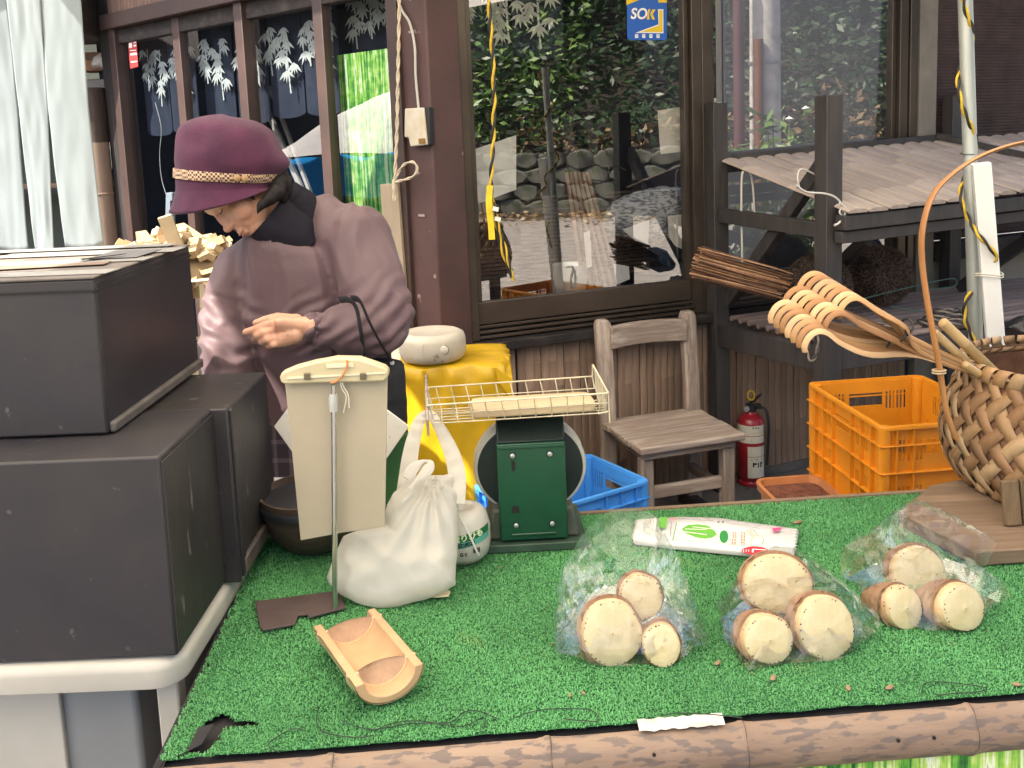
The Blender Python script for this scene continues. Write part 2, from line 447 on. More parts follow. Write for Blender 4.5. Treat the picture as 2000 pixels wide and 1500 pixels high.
tree(12.8, -9.5, 7.0, 'dark broadleaf tree at the near end of the bank mirrored in the glass', 5)
tree(16.0, -4.6, 6.5, 'broadleaf tree in the middle of the bank mirrored in the glass', 6)
tree(18.2, .6, 7.5, 'tall broadleaf tree at the far end of the bank mirrored in the glass', 7)
# concrete utility pole, mirrored in the glass behind the rack
up = thing('utility_pole', 'grey concrete utility pole with steel bands and a striped guard, mirrored in glass', 'utility pole', (8.3, -.35, 0))
MB().lathe([(.20, 0), (.195, 2), (.16, 8)], 20).build('shaft', mat('pole_concrete', (.52, .49, .45), .85, var=.25, scale=6, bump=.3), up)
for z in (1.1, 1.45, 2.3):
    MB().lathe([(.200, z), (.212, z+.005), (.212, z+.035), (.2, z+.04)], 20).build('steel_band', mat('galvanised', (.45, .46, .45), .38, .8, var=.2, scale=10), up)
gm = MB(); gm.lathe([(.06, .05), (.06, 2.6)], 14, (-.26, .06, 0)); gm.build('cable_guard', mat('guard_orange', (.16, .055, .02), .6, var=.2, scale=4), up)
gm = MB(); gm.lathe([(.07, .05), (.07, 3.4)], 12, (-.42, -.12, 0)); gm.build('conduit', mat('conduit_red', (.09, .025, .025), .6), up)
# low market stall with white and blue sheets, mirrored in the sliding doors
ms = thing('sheeted_stall', 'low market stall under a white sheet with a blue tarpaulin skirt, mirrored in sliding doors', 'stall', (-4.75, 3.30, 0))
def sheet(u, v):
    x = -.9+1.8*u; y = -1.3+2.1*v; r = max(abs(x)/.9, abs(y+.25)/1.05)
    return V(x, y, 1.95 - .52*r**1.3 + .025*noise.noise(V(x*4, y*4, 1)))
MB().grid(sheet, 24, 24).build('white_sheet', mat('sheet_white', (.78, .74, .68), .8, var=.1, scale=6, bump=.4, bscale=14), ms)
def tarp(u, v):
    x = .92; y = -1.2+2.0*u; return V(x+.02*math.sin(u*30), y, 1.42-v*.30-.03*noise.noise(V(y*5, v, 0)))
MB().grid(tarp, 40, 6).build('blue_tarpaulin', film('tarp_blue', (.03, .36, .90), 1.0, .4, .05, .55, .5, 16), ms)
for x, y in ((-.85, -1.2), (.85, -1.2), (.85, .75), (-.85, .75)): MB().lathe([(.02, 0), (.02, 1.42)], 8, (x, y, 0)).build('leg', MATS['galvanised'], ms)
MB().box((0, -.2, .8), (1.5, 1.8, .05)).build('counter_top', mat('dark_brown_ply', (.05, .035, .025), .8, var=.3), ms)

# dark timber house beyond that stall, mirrored in the doors
hs_ = thing('timber_house', 'dark timber house across the yard, mirrored dimly in the sliding doors', 'house', (-9.2, 4.5, 0))
MB().box((0, 0, 1.6), (3.0, 12, 3.2)).build('wall', mat('house_dark', (.030, .030, .036), .85, var=.3, scale=2), hs_)
MB().prism([V(-2.3, -6.6, 3.0), V(2.4, -6.6, 3.0), V(0, -6.6, 4.6)], (0, 13.2, 0)).build('roof', mat('roof_dark', (.045, .045, .05), .7, var=.3, scale=3), hs_)
for k in range(3): MB().box((1.52, -3.5+3.4*k, 1.5), (.05, 1.5, 1.3)).build('window', mat('house_window', (.02, .022, .03), .2), hs_)

# the canvas canopy over this stall: above the frame, it shades the table
mat('canopy_frame_white', (.75, .75, .73), .5)
cn = thing('stall_canopy', 'white canvas market canopy on poles shading the table, above the picture', 'canopy', (0, 0, 0))
m = bpy.data.materials.new('canvas'); m.use_nodes = True; n = m.node_tree.nodes; L = m.node_tree.links; n.clear()
o_ = n.new('ShaderNodeOutputMaterial'); a_ = n.new('ShaderNodeBsdfDiffuse'); a_.inputs[0].default_value = (.82, .80, .76, 1)
b_ = n.new('ShaderNodeBsdfTranslucent'); b_.inputs[0].default_value = (.86, .79, .66, 1); x_ = n.new('ShaderNodeMixShader'); x_.inputs[0].default_value = .66
L.new(a_.outputs[0], x_.inputs[1]); L.new(b_.outputs[0], x_.inputs[2]); L.new(x_.outputs[0], o_.inputs[0]); MATS['canvas'] = m
CX0, CX1, CY0, CY1 = -1.53, 1.95, -0.75, 3.2
def canvas(u, v):
    x = CX0+(CX1-CX0)*u; y = CY0+(CY1-CY0)*v
    r = max(abs(2*u-1), abs(2*v-1)); return V(x, y, 2.95-.55*r)
MB().grid(canvas, 20, 20).build('canvas_roof', MATS['canvas'], cn, smooth=30)
for x, y in ((CX0+.05, CY0+.05), (CX1-.05, CY0+.05), (CX1-.05, CY1-.05)):
    MB().box((x, y, 1.2), (.035, .035, 2.4)).build('leg', MATS['canopy_frame_white'], cn)

# canopy added unseen above the frame to keep sun off the boxes' fronts
cn2 = thing('added_shade_canopy', 'second white canvas canopy added unseen above the frame to shade the boxes', 'canopy', (-2.35, -.05, 0))
MB().grid(lambda u, v: V(-.86+1.75*u, -1.3+2.5*v, 2.85-.45*max(abs(2*u-1), abs(2*v-1))), 14, 14).build('canvas_roof', MATS['canvas'], cn2, smooth=30)
for x, y in ((-.82, -1.25), (.82, -1.25), (-.82, 1.15)): MB().box((x, y, 1.2), (.035, .035, 2.4)).build('leg', MATS['canopy_frame_white'], cn2)
# ------------------------------------------------------------------ the shop: corner post, sliding doors, big windows, bamboo cladding
TH = math.radians(22); dR = V(math.cos(TH), math.sin(TH), 0); nR = V(math.sin(TH), -math.cos(TH), 0); C0 = V(-.17, 3.376, 0)
TL = math.radians(40); dL = V(-math.cos(TL), math.sin(TL), 0); nL = V(-math.sin(TL), -math.cos(TL), 0); D0 = V(-.36, 3.33, 0)
def FR(s, z, off=0): return C0 + dR*s + nR*off + V(0, 0, z)
def FL(s, z, off=0): return D0 + dL*s + nL*off + V(0, 0, z)
shop = thing('shop_building', 'old brown wooden shop with sliding glass doors, big windows and bamboo cladding', 'shop')
paint = mat('paint_brown', (.088, .046, .043), .55, col2=(.062, .033, .032), scale=5, bump=.15, bscale=30, spots=((.30, .24, .22), 22, .715))
bronze = mat('bronze_sash', (.085, .068, .055), .35, .55, var=.25, scale=3)
darkw = wood('dark_wood', (.055, .045, .042), (.020, .017, .017), axis='Z', bump=.4)
darkwx = wood('dark_wood_x', (.055, .045, .042), (.020, .017, .017), axis='X', bump=.4)
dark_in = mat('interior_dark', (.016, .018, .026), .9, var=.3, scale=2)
beige = mat('beige_plaster', (.22, .195, .155), .85, var=.15, scale=8, bump=.2)
def rbox(name, m, s0, s1, z0, z1, o0, o1, parent=shop, P=FR, bevel=.003):
    """box on a facade: along s, up z, out by off"""
    vs = []
    for z in (z0, z1):
        for s, o in ((s0, o0), (s1, o0), (s1, o1), (s0, o1)): vs.append(P(s, z, o))
    return MB().add(vs, [(3, 2, 1, 0), (4, 5, 6, 7), (0, 1, 5, 4), (1, 2, 6, 5), (2, 3, 7, 6), (3, 0, 4, 7)]).build(name, m, parent, bevel=bevel, smooth=30)
# corner post: two painted faces meeting at the near arris
Lp, Np, Rp = V(-.375, 3.325, 0), V(-.262, 3.245, 0), V(-.155, 3.335, 0); Bp = V(-.26, 3.45, 0)
MB().prism([Lp, Np, Rp, Bp], (0, 0, 3.0)).build('corner_post', paint, shop, bevel=.006, smooth=30)
for z in (1.52, 1.88, 1.24):                                         # old nails and patches on the post
    p = Lp.lerp(Np, .55); MB().box(p+V(-.002, -.002, z), (.03, .004, .008), Matrix.Rotation(-math.atan2(.08, .113), 3, 'Z')).build('nail_plate', mat('old_steel', (.35, .30, .29), .5, .3, var=.3), shop)

# ---- windows of the wall behind the chair and the rack
glassR = glass('window_glass', .23, (.80, .82, .84))
def window(s0, s1, z0, z1, label):
    win = new_obj('window', None, shop); win['label'] = label
    rbox('frame', bronze, s0-.035, s0+.012, z0-.14, z1, -.02, .03, win)
    rbox('frame', bronze, s1-.012, s1+.035, z0-.14, z1, -.02, .028, win)
    rbox('sash_rail', bronze, s0+.012, s1-.012, z0-.085, z0, -.03, .004, win)
    rbox('sash_stile', bronze, s0+.012, s0+.036, z0, z1, -.03, .006, win)
    rbox('sash_stile', bronze, s1-.036, s1-.012, z0, z1, -.03, .006, win)
    for k in range(3): rbox('track', bronze, s0+.012, s1-.012, z0-.135+k*.018, z0-.125+k*.018, -.03, .030-k*.011, win, bevel=.001)
    MB().add([FR(s0+.03, z0-.004, -.012), FR(s1-.03, z0-.004, -.012), FR(s1-.03, z1, -.012), FR(s0+.03, z1, -.012)], [(0, 1, 2, 3)]).build('pane', glassR, win, smooth=0)
    return win
window(.02, .985, .897, 2.5, 'large fixed window with a hanging rope in front')
window(1.055, 2.06, .897, 2.5, 'window behind the bamboo roofed rack')
rbox('window_sill', darkwx, -.055, 1.06, .718, .755, .0, .075, bevel=.004)
rbox('window_sill', darkwx, 1.06, 2.10, .718, .755, .0, .04, bevel=.004)
rbox('jamb', bronze, 2.10, 2.135, .7, 2.5, -.02, .035); rbox('jamb', paint, 2.139, 2.155, .7, 2.5, -.02, .02)
rbox('plaster_pilaster', beige, 2.158, 2.262, .0, 2.6, -.03, .03)
rbox('wall_top', darkwx, -.1, 2.9, 2.5, 3.0, -.15, .02)
# louvred shutter field beyond the pilaster: fine horizontal battens
mat('shutter_brown', (.115, .082, .080), .75, var=.22, scale=10, bump=.2)
rbox('shutter_back', MATS['shutter_brown'], 2.263, 6.2, .95, 2.6, -.04, -.01)
sh = MB(); k = 0
z = .955
while z < 2.6:
    for (a, b) in ((2.27, 6.15),): 
        p = [FR(a, z, -.01), FR(b, z, -.01), FR(b, z+.011, .004), FR(a, z+.011, .004), FR(b, z+.0135, -.01), FR(a, z+.0135, -.01)]
        sh.add(p, [(0, 1, 2, 3), (3, 2, 4, 5)])
    z += .0145
so_ = sh.build('shutter_battens', MATS['shutter_brown'], shop, smooth=0, fix=False); so_['kind'] = 'stuff'
rbox('shutter_sill', darkwx, 2.263, 6.2, .86, .945, -.03, .05)
rbox('lower_wall', beige, 2.262, 6.2, .0, .86, -.05, -.005)
# bamboo cladding below the sill, each split cane its own piece
bam = wood('bamboo_old', (.46, .325, .23), (.245, .165, .115), axis='Z', rough=.7, bump=.35, ring=5, fine=45)
def slat_mesh(w, h, seed, nodes=None, bulge=.09):
    r = random.Random(seed); mb = MB(); n = 6
    zs = [0]
    nd = nodes or sorted(r.uniform(.12, h-.05) for _ in range(max(1, int(h/.36))))
    for q in nd: zs += [q-.006, q-.002, q+.002, q+.006]
    zs.append(h); rings = []
    for i, z in enumerate(zs):
        e = .0016 if (i and i < len(zs)-1 and (i-1) % 4 in (1, 2)) else 0
        ring = [V(-w/2+w*k/(n-1), -(.004+bulge*w*(1-(2*k/(n-1)-1)**2)) - e, z) for k in range(n)] + [V(w/2, .002, z), V(-w/2, .002, z)]
        rings.append(ring)
    mb.loft(rings); return mb.mesh('bamboo_slat', bam, 50)
slats = [slat_mesh(.0325, .74, 20+k) for k in range(9)]
rs = random.Random(9); s = .03
while s < 2.14:
    o = new_obj('bamboo_slat', rs.choice(slats), shop, FR(s, -.01, .003), (rs.uniform(-.004, .004), rs.uniform(-.004, .004), TH))
    o.scale = (rs.uniform(.88, 1.07), 1, 1); s += .0335
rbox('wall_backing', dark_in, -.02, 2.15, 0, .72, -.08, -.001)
rbox('wall_skirting', mat('base_stone', (.13, .12, .11), .9, var=.3), -.02, 2.15, 0, .035, .004, .028)
# ---- dark interior behind the glass
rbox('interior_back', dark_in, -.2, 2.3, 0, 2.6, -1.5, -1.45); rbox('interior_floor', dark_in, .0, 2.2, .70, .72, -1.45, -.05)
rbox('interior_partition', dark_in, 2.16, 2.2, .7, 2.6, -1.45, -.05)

# ---- sliding doors of the other face
glassL = glass('door_glass', .24, (.70, .76, .82))
stile_m = mat('stile_brown', (.062, .037, .032), .5, col2=(.042, .026, .024), scale=6, bump=.15)
for k, s in enumerate((.015, .44, .93, 1.44, 1.985)):
    rbox('door_stile', stile_m, s-.028, s+.028, 0, 2.1, -.03, .012 if k % 2 else .03, P=FL)
    if 0 < k < 4: rbox('door_stile', stile_m, s+.030, s+.052, 0, 2.1, -.045, -.012, P=FL)
rbox('door_head', stile_m, 0, 2.05, 2.1, 2.17, -.05, .05, P=FL); rbox('door_head', darkwx, 0, 2.05, 2.03, 2.098, -.05, .008, P=FL)
for k, (a, b) in enumerate(((.043, .412), (.492, .902), (.982, 1.412), (1.492, 1.957))):
    d = new_obj('glass_door', None, shop)
    rbox('bottom_rail', paint, a, b, 0, .32, -.03, .0, d, P=FL)
    MB().add([FL(a, .30, -.012), FL(b, .30, -.012), FL(b, 2.06, -.012), FL(a, 2.06, -.012)], [(0, 1, 2, 3)]).build('pane', glassL, d, smooth=0)
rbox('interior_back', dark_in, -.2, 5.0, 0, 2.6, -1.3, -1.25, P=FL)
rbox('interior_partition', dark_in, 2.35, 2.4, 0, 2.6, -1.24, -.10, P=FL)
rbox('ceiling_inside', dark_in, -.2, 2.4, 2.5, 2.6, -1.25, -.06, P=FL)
# bamboo fascia over the doors
slatf = [slat_mesh(.030, .62, 60+k, nodes=[.08+.09*k]) for k in range(5)]
mat_f = wood('bamboo_fascia', (.30, .20, .145), (.16, .10, .075), axis='Z', rough=.65, bump=.3, ring=5, fine=45)
slatf = []
for k in range(5):
    me = slat_mesh(.030, .62, 60+k, nodes=[.07+.055*k, .40]); me.materials.clear(); me.materials.append(mat_f); slatf.append(me)
s = .02
while s < 2.10:
    o = new_obj('fascia_slat', rs.choice(slatf), shop, FL(s, 2.172, .012), (0, 0, math.atan2(dL.y, dL.x)+math.pi)); s += .031
rbox('fascia_backing', darkwx, 0, 2.12, 2.172, 2.8, -.10, .008, P=FL)
rbox('corner_trim', darkw, 2.02, 2.12, 0, 2.8, -.08, .02, P=FL)
# dark eave and green-grey wall further along
MB().box((-3.2, 5.30, 1.3), (2.6, .1, 2.6)).build('side_wall', mat('wall_greygreen', (.10, .12, .105), .85, var=.2, scale=3), shop)
MB().box((-2.75, 4.72, 2.35), (1.5, .5, .55)).build('eave', mat('eave_dark', (.062, .050, .043), .7, var=.25, scale=4), shop, bevel=.01)

# eaves over both faces, unseen above the frame, put in to block sun
rbox('unseen_eave', MATS['eave_dark'], -.4, 6.2, 2.56, 2.62, -.1, .8); rbox('unseen_eave', MATS['eave_dark'], -.1, 2.5, 2.82, 2.88, -.1, .6, P=FL)
# the split bamboo signboard with brushed characters
bs = thing('bamboo_signboard', 'tall split bamboo board with black brushed characters beside the sliding doors', 'sign', (FL(2.16, 0, .06)))
mb = MB(); rings = []
for z in (0, .05, .45, .452, .458, .46, .88, .882, .888, .89, 1.30, 1.302, 1.308, 1.31, 1.55, 1.552, 1.558, 1.56):
    e = .003 if (round(z*1000) % 430 in (22, 28) or round(z, 3) in (.452, .458, .882, .888, 1.302, 1.308)) else 0
    rings.append([V((.062+e)*math.cos(a), (.062+e)*math.sin(a), z) for a in [math.pi + math.pi*k/12 for k in range(13)]] )
mb.loft(rings, cap=False, closed_ring=False)
sg = mb.build('bamboo_cane', wood('bamboo_sign', (.34, .25, .19), (.22, .155, .115), axis='Z', ring=4, fine=30, bump=.2), bs)
mb2 = MB().box((0, .0, .78), (.124, .006, 1.56)); mb2.build('back_board', darkw, bs)
bs.rotation_euler.z = math.radians(-12)
MB().lathe([(.058, 1.56), (.058, 1.83)], 18).build('upper_cane', wood('bamboo_dark', (.12, .085, .06), (.05, .035, .028), axis='Z'), bs)
ink = mat('black_ink', (.012, .011, .011), .7)
rk = random.Random(4)
for k in range(9):                                                   # brushed strokes, too worn to read
    for q in range(3):
        z = 1.44-k*.155+rk.uniform(-.03, .03); a = -math.pi/2+rk.uniform(-.75, .1); b = a+rk.uniform(-.35, .35); dz = rk.uniform(-.06, .05)
        pts = [V(.0632*math.cos(a+(b-a)*t), .0632*math.sin(a+(b-a)*t), z+dz*t) for t in (0, .25, .5, .75, 1)]
        MB().tube(pts, [(.0015, .002), (.002, .005), (.002, .007), (.002, .005), (.001, .001)], 6).build('brush_stroke', ink, bs)
# ------------------------------------------------------------------ stall table with artificial turf
TA = math.radians(3.4); tX = V(math.cos(TA), math.sin(TA), 0); tY = V(-math.sin(TA), math.cos(TA), 0)
TZ = .700
TF = PZ(372, 1483, TZ)                                               # near corner of the turf
def T(u, v, z=0): return TF + tX*u + tY*v + V(0, 0, z)
tab = thing('stall_table', 'wooden stall table edged with a split bamboo rail and a bamboo print cloth', 'table', TF - V(0, 0, TZ), TA)
ply = wood('table_ply', (.30, .21, .13), (.19, .13, .08), axis='X', ring=6)
blackb = mat('black_board', (.018, .016, .017), .8, var=.3, scale=20, bump=.3)
MB().box((.93, .345, TZ-.021), (1.94, .72, .024)).build('table_top', blackb, tab, bevel=.002)
MB().box((.93, .7115, TZ-.012), (1.94, .012, .034)).build('back_edge', ply, tab, bevel=.002)
MB().box((-.046, .345, TZ-.06), (.012, .72, .1)).build('side_edge', blackb, tab, bevel=.002)
for x, y in ((0, .03), (1.85, .03), (0, .66), (1.85, .66)): MB().box((x, y, .333), (.05, .05, .666)).build('leg', ply, tab, bevel=.003)
# split bamboo rail along the front, one cane with knots
m = mat('bamboo_rail', (.30, .21, .145), .65, col2=(.185, .12, .082), scale=6, stretch=(.3, 1, 1), bump=.8, bscale=60, spots=((.150, .112, .092), 95, .53))
mb = MB(); rings = []; kn = [-.10, .185, .475, .74, 1.06, 1.36, 1.7]; xs = [-.1]
x = -.1
while x < 1.9: xs.append(x); x += .02
for q in kn: xs += [q-.006, q-.0025, q+.0025, q+.006]
xs = sorted(set(xs))
for x in xs:
    dq = min(abs(x-q) for q in kn); e = .0042 if dq < .003 else (.0022 if dq < .007 else 0)
    ring = []
    for k in range(13):
        a = math.radians(88) + math.radians(150)*k/12
        r = .043+e+.0006*noise.noise(V(x*9, k*.5, 0)); ring.append(V(x, -.006+r*math.cos(a)*.62, TZ-.040+r*math.sin(a)*.80))
    rings.append(ring + [V(x, -.008, ring[-1].z+.002), V(x, -.005, ring[0].z-.004)])
mb.loft(rings); mb.build('bamboo_rail', m, tab, smooth=35)
for q in kn:
    MB().tube([V(q+.0035+.0008*math.sin(k), -.006+.0455*math.cos(math.radians(88+150*k/12))*.62, TZ-.040+.0455*math.sin(math.radians(88+150*k/12))*.80) for k in range(13)], .0011, 6).build('knot_line', hole_m if 0 else mat('knot_dark', (.10, .065, .045), .8), tab)
hole_m = mat('nail_hole', (.015, .01, .008), .9)
for x, z in ((.06, -.020), (.34, -.030), (.60, -.043), (.615, -.022), (.95, -.030), (1.0, -.03)):
    MB().lathe([(.0026, 0), (.0026, .002)], 8, (x, -.0335-.004*(z < -.035), TZ+z), Matrix.Rotation(math.radians(90), 3, 'X')).build('nail', hole_m, tab)
# bamboo forest print on the skirt cloth
def bamboo_print(name):
    m = bpy.data.materials.new(name); m.use_nodes = True; n = m.node_tree.nodes; L = m.node_tree.links; b = n['Principled BSDF']; b.inputs['Roughness'].default_value = .6
    tc = n.new('ShaderNodeTexCoord'); mp = n.new('ShaderNodeMapping'); L.new(tc.outputs['Object'], mp.inputs[0]); mp.inputs['Scale'].default_value = (1, 1, .05)
    nz = n.new('ShaderNodeTexNoise'); nz.inputs['Scale'].default_value = 52; nz.inputs['Detail'].default_value = 3; nz.inputs['Roughness'].default_value = .8; L.new(mp.outputs[0], nz.inputs['Vector'])
    n2 = n.new('ShaderNodeTexNoise'); n2.inputs['Scale'].default_value = 34; n2.inputs['Detail'].default_value = 4; L.new(tc.outputs['Object'], n2.inputs['Vector'])
    ad = n.new('ShaderNodeMath'); ad.operation = 'MULTIPLY_ADD'; ad.inputs[1].default_value = .35; L.new(n2.outputs['Fac'], ad.inputs[0]); L.new(nz.outputs['Fac'], ad.inputs[2])
    cr = n.new('ShaderNodeValToRGB'); L.new(ad.outputs[0], cr.inputs[0]); e = cr.color_ramp.elements
    cols = [(.42, (.01, .03, .012)), (.53, (.02, .10, .02)), (.60, (.05, .26, .03)), (.67, (.18, .46, .05)), (.74, (.45, .60, .12)), (.82, (.75, .82, .60)), (.92, (.03, .12, .03))]
    e[0].position, e[0].color = cols[0][0], (*cols[0][1], 1); e[1].position, e[1].color = cols[-1][0], (*cols[-1][1], 1)
    for p, c in cols[1:-1]: q = e.new(p); q.color = (*c, 1)
    L.new(cr.outputs[0], b.inputs['Base Color']); MATS[name] = m; return m
bamboo_print('bamboo_print')
MB().grid(lambda u, v: V(-.05+1.95*u, -.012+.006*math.sin(u*40), .10+v*.543), 60, 4).build('print_skirt', MATS['bamboo_print'], tab)
MB().lathe([(.006, 0), (.006, .003), (.004, .004)], 14, (.785, -.019, TZ-.088), Matrix.Rotation(math.radians(90), 3, 'X')).build('thumbtack', mat('tack', (.75, .42, .06), .35), tab)

# the turf: backing sheet with a torn corner, and many short curled blades
turf = thing('artificial_turf', 'green artificial turf mat with a ragged edge and a torn corner on the stall table', 'turf mat', TF, TA)
hole = [(-.012, .02), (.0, .075), (.018, .095), (.028, .088), (.04, .075), (.075, .068), (.078, .060), (.045, .058), (.03, .06), (.028, .035), (.022, .012), (.0, .005)]
def inside(x, y, P):
    c = False; j = len(P)-1
    for i in range(len(P)):
        if (P[i][1] > y) != (P[j][1] > y) and x < (P[j][0]-P[i][0])*(y-P[i][1])/(P[j][1]-P[i][1])+P[i][0]: c = not c
        j = i
    return c
def front_edge(x): return .004*noise.noise(V(x*14, 0, 3)) + .0025*noise.noise(V(x*60, 1, 0)) + (.006 if .60 < x < .71 else 0)
X0, X1, Y1 = -.04, 1.55, .700
dx = .008; nx = int((X1-X0)/dx); ny = int(Y1/dx)
vs = []; fs = []; ok = {}
for j in range(ny+1):
    for i in range(nx+1):
        x = X0+i*dx; y = j*dx
        if j == 0: y = front_edge(x)
        vs.append((x, y, .0015+.0012*noise.noise(V(x*7, y*7, 0)) - (.02 if x < X0+dx*.5 else 0)))
for j in range(ny):
    for i in range(nx):
        if inside(X0+(i+.5)*dx, (j+.5)*dx, hole): continue
        a = j*(nx+1)+i; fs.append((a, a+1, a+nx+2, a+nx+1))
MB().add(vs, fs).build('backing', mat('turf_backing', (.02, .12, .035), .9, var=.4, scale=30), turf)
def turf_mat():
    m = bpy.data.materials.new('turf_blade'); m.use_nodes = True; n = m.node_tree.nodes; L = m.node_tree.links; b = n['Principled BSDF']
    b.inputs['Roughness'].default_value = .75; b.inputs['Specular IOR Level'].default_value = .15
    ge = n.new('ShaderNodeNewGeometry'); tc = n.new('ShaderNodeTexCoord')
    nz = n.new('ShaderNodeTexNoise'); nz.inputs['Scale'].default_value = 6; nz.inputs['Detail'].default_value = 5; L.new(tc.outputs['Object'], nz.inputs['Vector'])
    mx = n.new('ShaderNodeMix'); mx.data_type = 'RGBA'; mx.inputs[6].default_value = (.088, .28, .092, 1); mx.inputs[7].default_value = (.140, .40, .155, 1)
    L.new(ge.outputs['Random Per Island'], mx.inputs[0])
    r = n.new('ShaderNodeMapRange'); r.inputs[1].default_value = .62; r.inputs[2].default_value = .74; r.inputs[4].default_value = .55; L.new(nz.outputs['Fac'], r.inputs[0])
    m2 = n.new('ShaderNodeMix'); m2.data_type = 'RGBA'; m2.inputs[7].default_value = (.22, .26, .10, 1); L.new(mx.outputs[2], m2.inputs[6]); L.new(r.outputs[0], m2.inputs[0])
    nl = n.new('ShaderNodeTexNoise'); nl.inputs['Scale'].default_value = 3.2; nl.inputs['Detail'].default_value = 6; L.new(tc.outputs['Object'], nl.inputs['Vector']); rl = n.new('ShaderNodeMapRange'); rl.inputs[1].default_value = .3; rl.inputs[2].default_value = .7; rl.inputs[3].default_value = .68; rl.inputs[4].default_value = 1.22; L.new(nl.outputs['Fac'], rl.inputs[0]); hv = n.new('ShaderNodeHueSaturation'); L.new(rl.outputs[0], hv.inputs['Value']); L.new(m2.outputs[2], hv.inputs['Color'])
    L.new(hv.outputs[0], b.inputs['Base Color']); return m
rg = np.random.RandomState(5); NB = 215000
bx = rg.uniform(X0, X1-.02, NB); by = rg.uniform(-.001, Y1, NB)
keep = np.array([not inside(a, b, hole) and b > front_edge(a) for a, b in zip(bx, by)]); bx, by = bx[keep], by[keep]; n_ = len(bx)
an = rg.uniform(0, 2*math.pi, n_); ln = rg.uniform(.002, .0048, n_); hh = rg.uniform(.0018, .0045, n_); wd_ = rg.uniform(.0006, .0011, n_)
v4 = np.zeros((n_, 5, 3)); ca, sa = np.cos(an), np.sin(an)
v4[:, 0] = np.stack([bx-sa*wd_, by+ca*wd_, np.full(n_, .001)], 1); v4[:, 1] = np.stack([bx+sa*wd_, by-ca*wd_, np.full(n_, .001)], 1)
mx_, my_ = bx+ca*ln*.35, by+sa*ln*.35
v4[:, 2] = np.stack([mx_+sa*wd_, my_-ca*wd_, .001+hh], 1); v4[:, 3] = np.stack([mx_-sa*wd_, my_+ca*wd_, .001+hh], 1)
v4[:, 4] = np.stack([bx+ca*ln, by+sa*ln, .001+hh*.75], 1)
me = bpy.data.meshes.new('turf_blades'); me.vertices.add(n_*5); me.vertices.foreach_set('co', v4.reshape(-1))
base = np.arange(n_)*5
loops = np.stack([base, base+1, base+2, base+3, base+3, base+2, base+4], 1).reshape(-1)
me.loops.add(n_*7); me.loops.foreach_set('vertex_index', loops.astype(np.int32)); me.polygons.add(n_*2)
ls = np.stack([np.arange(n_)*7, np.arange(n_)*7+4], 1).reshape(-1); me.polygons.foreach_set('loop_start', ls.astype(np.int32))
me.update(calc_edges=True); me.validate(); me.materials.append(turf_mat())
bl = new_obj('turf_blades', me, turf); bl['kind'] = 'stuff'
# torn flap around the hole, white scrap of tape, loose threads, crumbs
fl = MB().add([(-.02, .0, .004), (.012, .012, .012), (.02, .05, .016), (-.004, .06, .006), (-.03, .03, -.01)], [(0, 1, 2, 3, 4)]).build('torn_flap', blackb, turf)
tp = MB(); tp.grid(lambda u, v: V(.600+.118*u, -.014+.017*v+.003*noise.noise(V(u*9, v, 0)), -.001+.006*v+.002*noise.noise(V(u*14, v*3, 2))), 24, 3)
tag(tp.build('torn_paper_tape', mat('old_tape', (.62, .56, .48), .7, var=.3, scale=30), loc=TF, rotz=TA), 'torn scrap of old white tape stuck at the front edge of the turf', 'tape scrap')
thread = mat('black_thread', (.012, .02, .014), .6)
def px_thread(pts, label, r=.0007, z=.0072):
    P = smooth_path([PZ(x, y, TZ+z) for x, y in pts], 5); P = [p+V(0, 0, .0012*noise.noise(p*60)) for p in P]
    tag(MB().tube(P, r, 5).build('loose_thread', thread), label, 'thread', 'loose threads on the turf')
px_thread([(626, 1378), (618, 1400), (622, 1420), (640, 1432), (690, 1440), (730, 1436)], 'dark loose thread curling below the bamboo tray')
px_thread([(668, 1408), (700, 1420), (740, 1424), (790, 1415), (830, 1412), (880, 1410), (905, 1392), (930, 1388), (975, 1404)], 'longest dark thread wandering along the turf edge')
px_thread([(730, 1428), (770, 1412), (820, 1408), (900, 1418), (944, 1402), (946, 1418)], 'dark thread ending in a small knot by the turf edge')
px_thread([(546, 1470), (524, 1452), (570, 1424), (596, 1426)], 'short dark thread near the torn turf corner')
px_thread([(1005, 1402), (1060, 1386), (1150, 1386), (1165, 1408), (1100, 1404)], 'dark thread loop in front of the first shoot bag')
px_thread([(1800, 1352), (1808, 1334), (1850, 1332), (1925, 1344), (1900, 1352), (1830, 1356)], 'dark thread loop at the turf edge below the last shoot bag')
px_thread([(1290, 1398), (1330, 1392), (1400, 1396), (1450, 1402)], 'dark thread lying across the white tape scrap')
crumb = mat('dry_bit', (.24, .16, .09), .8, var=.4, scale=50)
rr = random.Random(8)
def bit(px, py, r, label, m=crumb):
    p = PZ(px, py, TZ+.007); k = MB(); n = 7
    rings = [[V(r*(1+.4*rr.random())*math.cos(2*math.pi*i/n)*sx, r*.6*math.sin(2*math.pi*i/n)*sx, z) for i in range(n)] for sx, z in ((.8, -.001), (1, .001), (.5, .0025))]
    tag(k.loft(rings).build('dry_leaf_bit', m, loc=p, rotz=rr.uniform(0, 3)), label, 'leaf bit', 'dry bits on the turf')
for px, py, r, lb in ((1558, 1020, .010, 'brown dry leaf on the turf beside the film bag pack'), (1402, 1295, .006, 'tan husk crumb between the first two shoot bags'),
                      (1510, 1325, .007, 'tan splinter in front of the middle shoot bag'), (1657, 1344, .006, 'reddish leaf bit near the turf edge'),
                      (1738, 1343, .007, 'reddish leaf bit with a pale end near the turf edge'), (1114, 1358, .004, 'tiny brown crumb below the first shoot bag, left one'),
                      (1139, 1354, .004, 'tiny brown crumb below the first shoot bag, right one'), (1985, 1337, .006, 'leaf bit at the very end of the turf edge')):
    bit(px, py, r, lb)
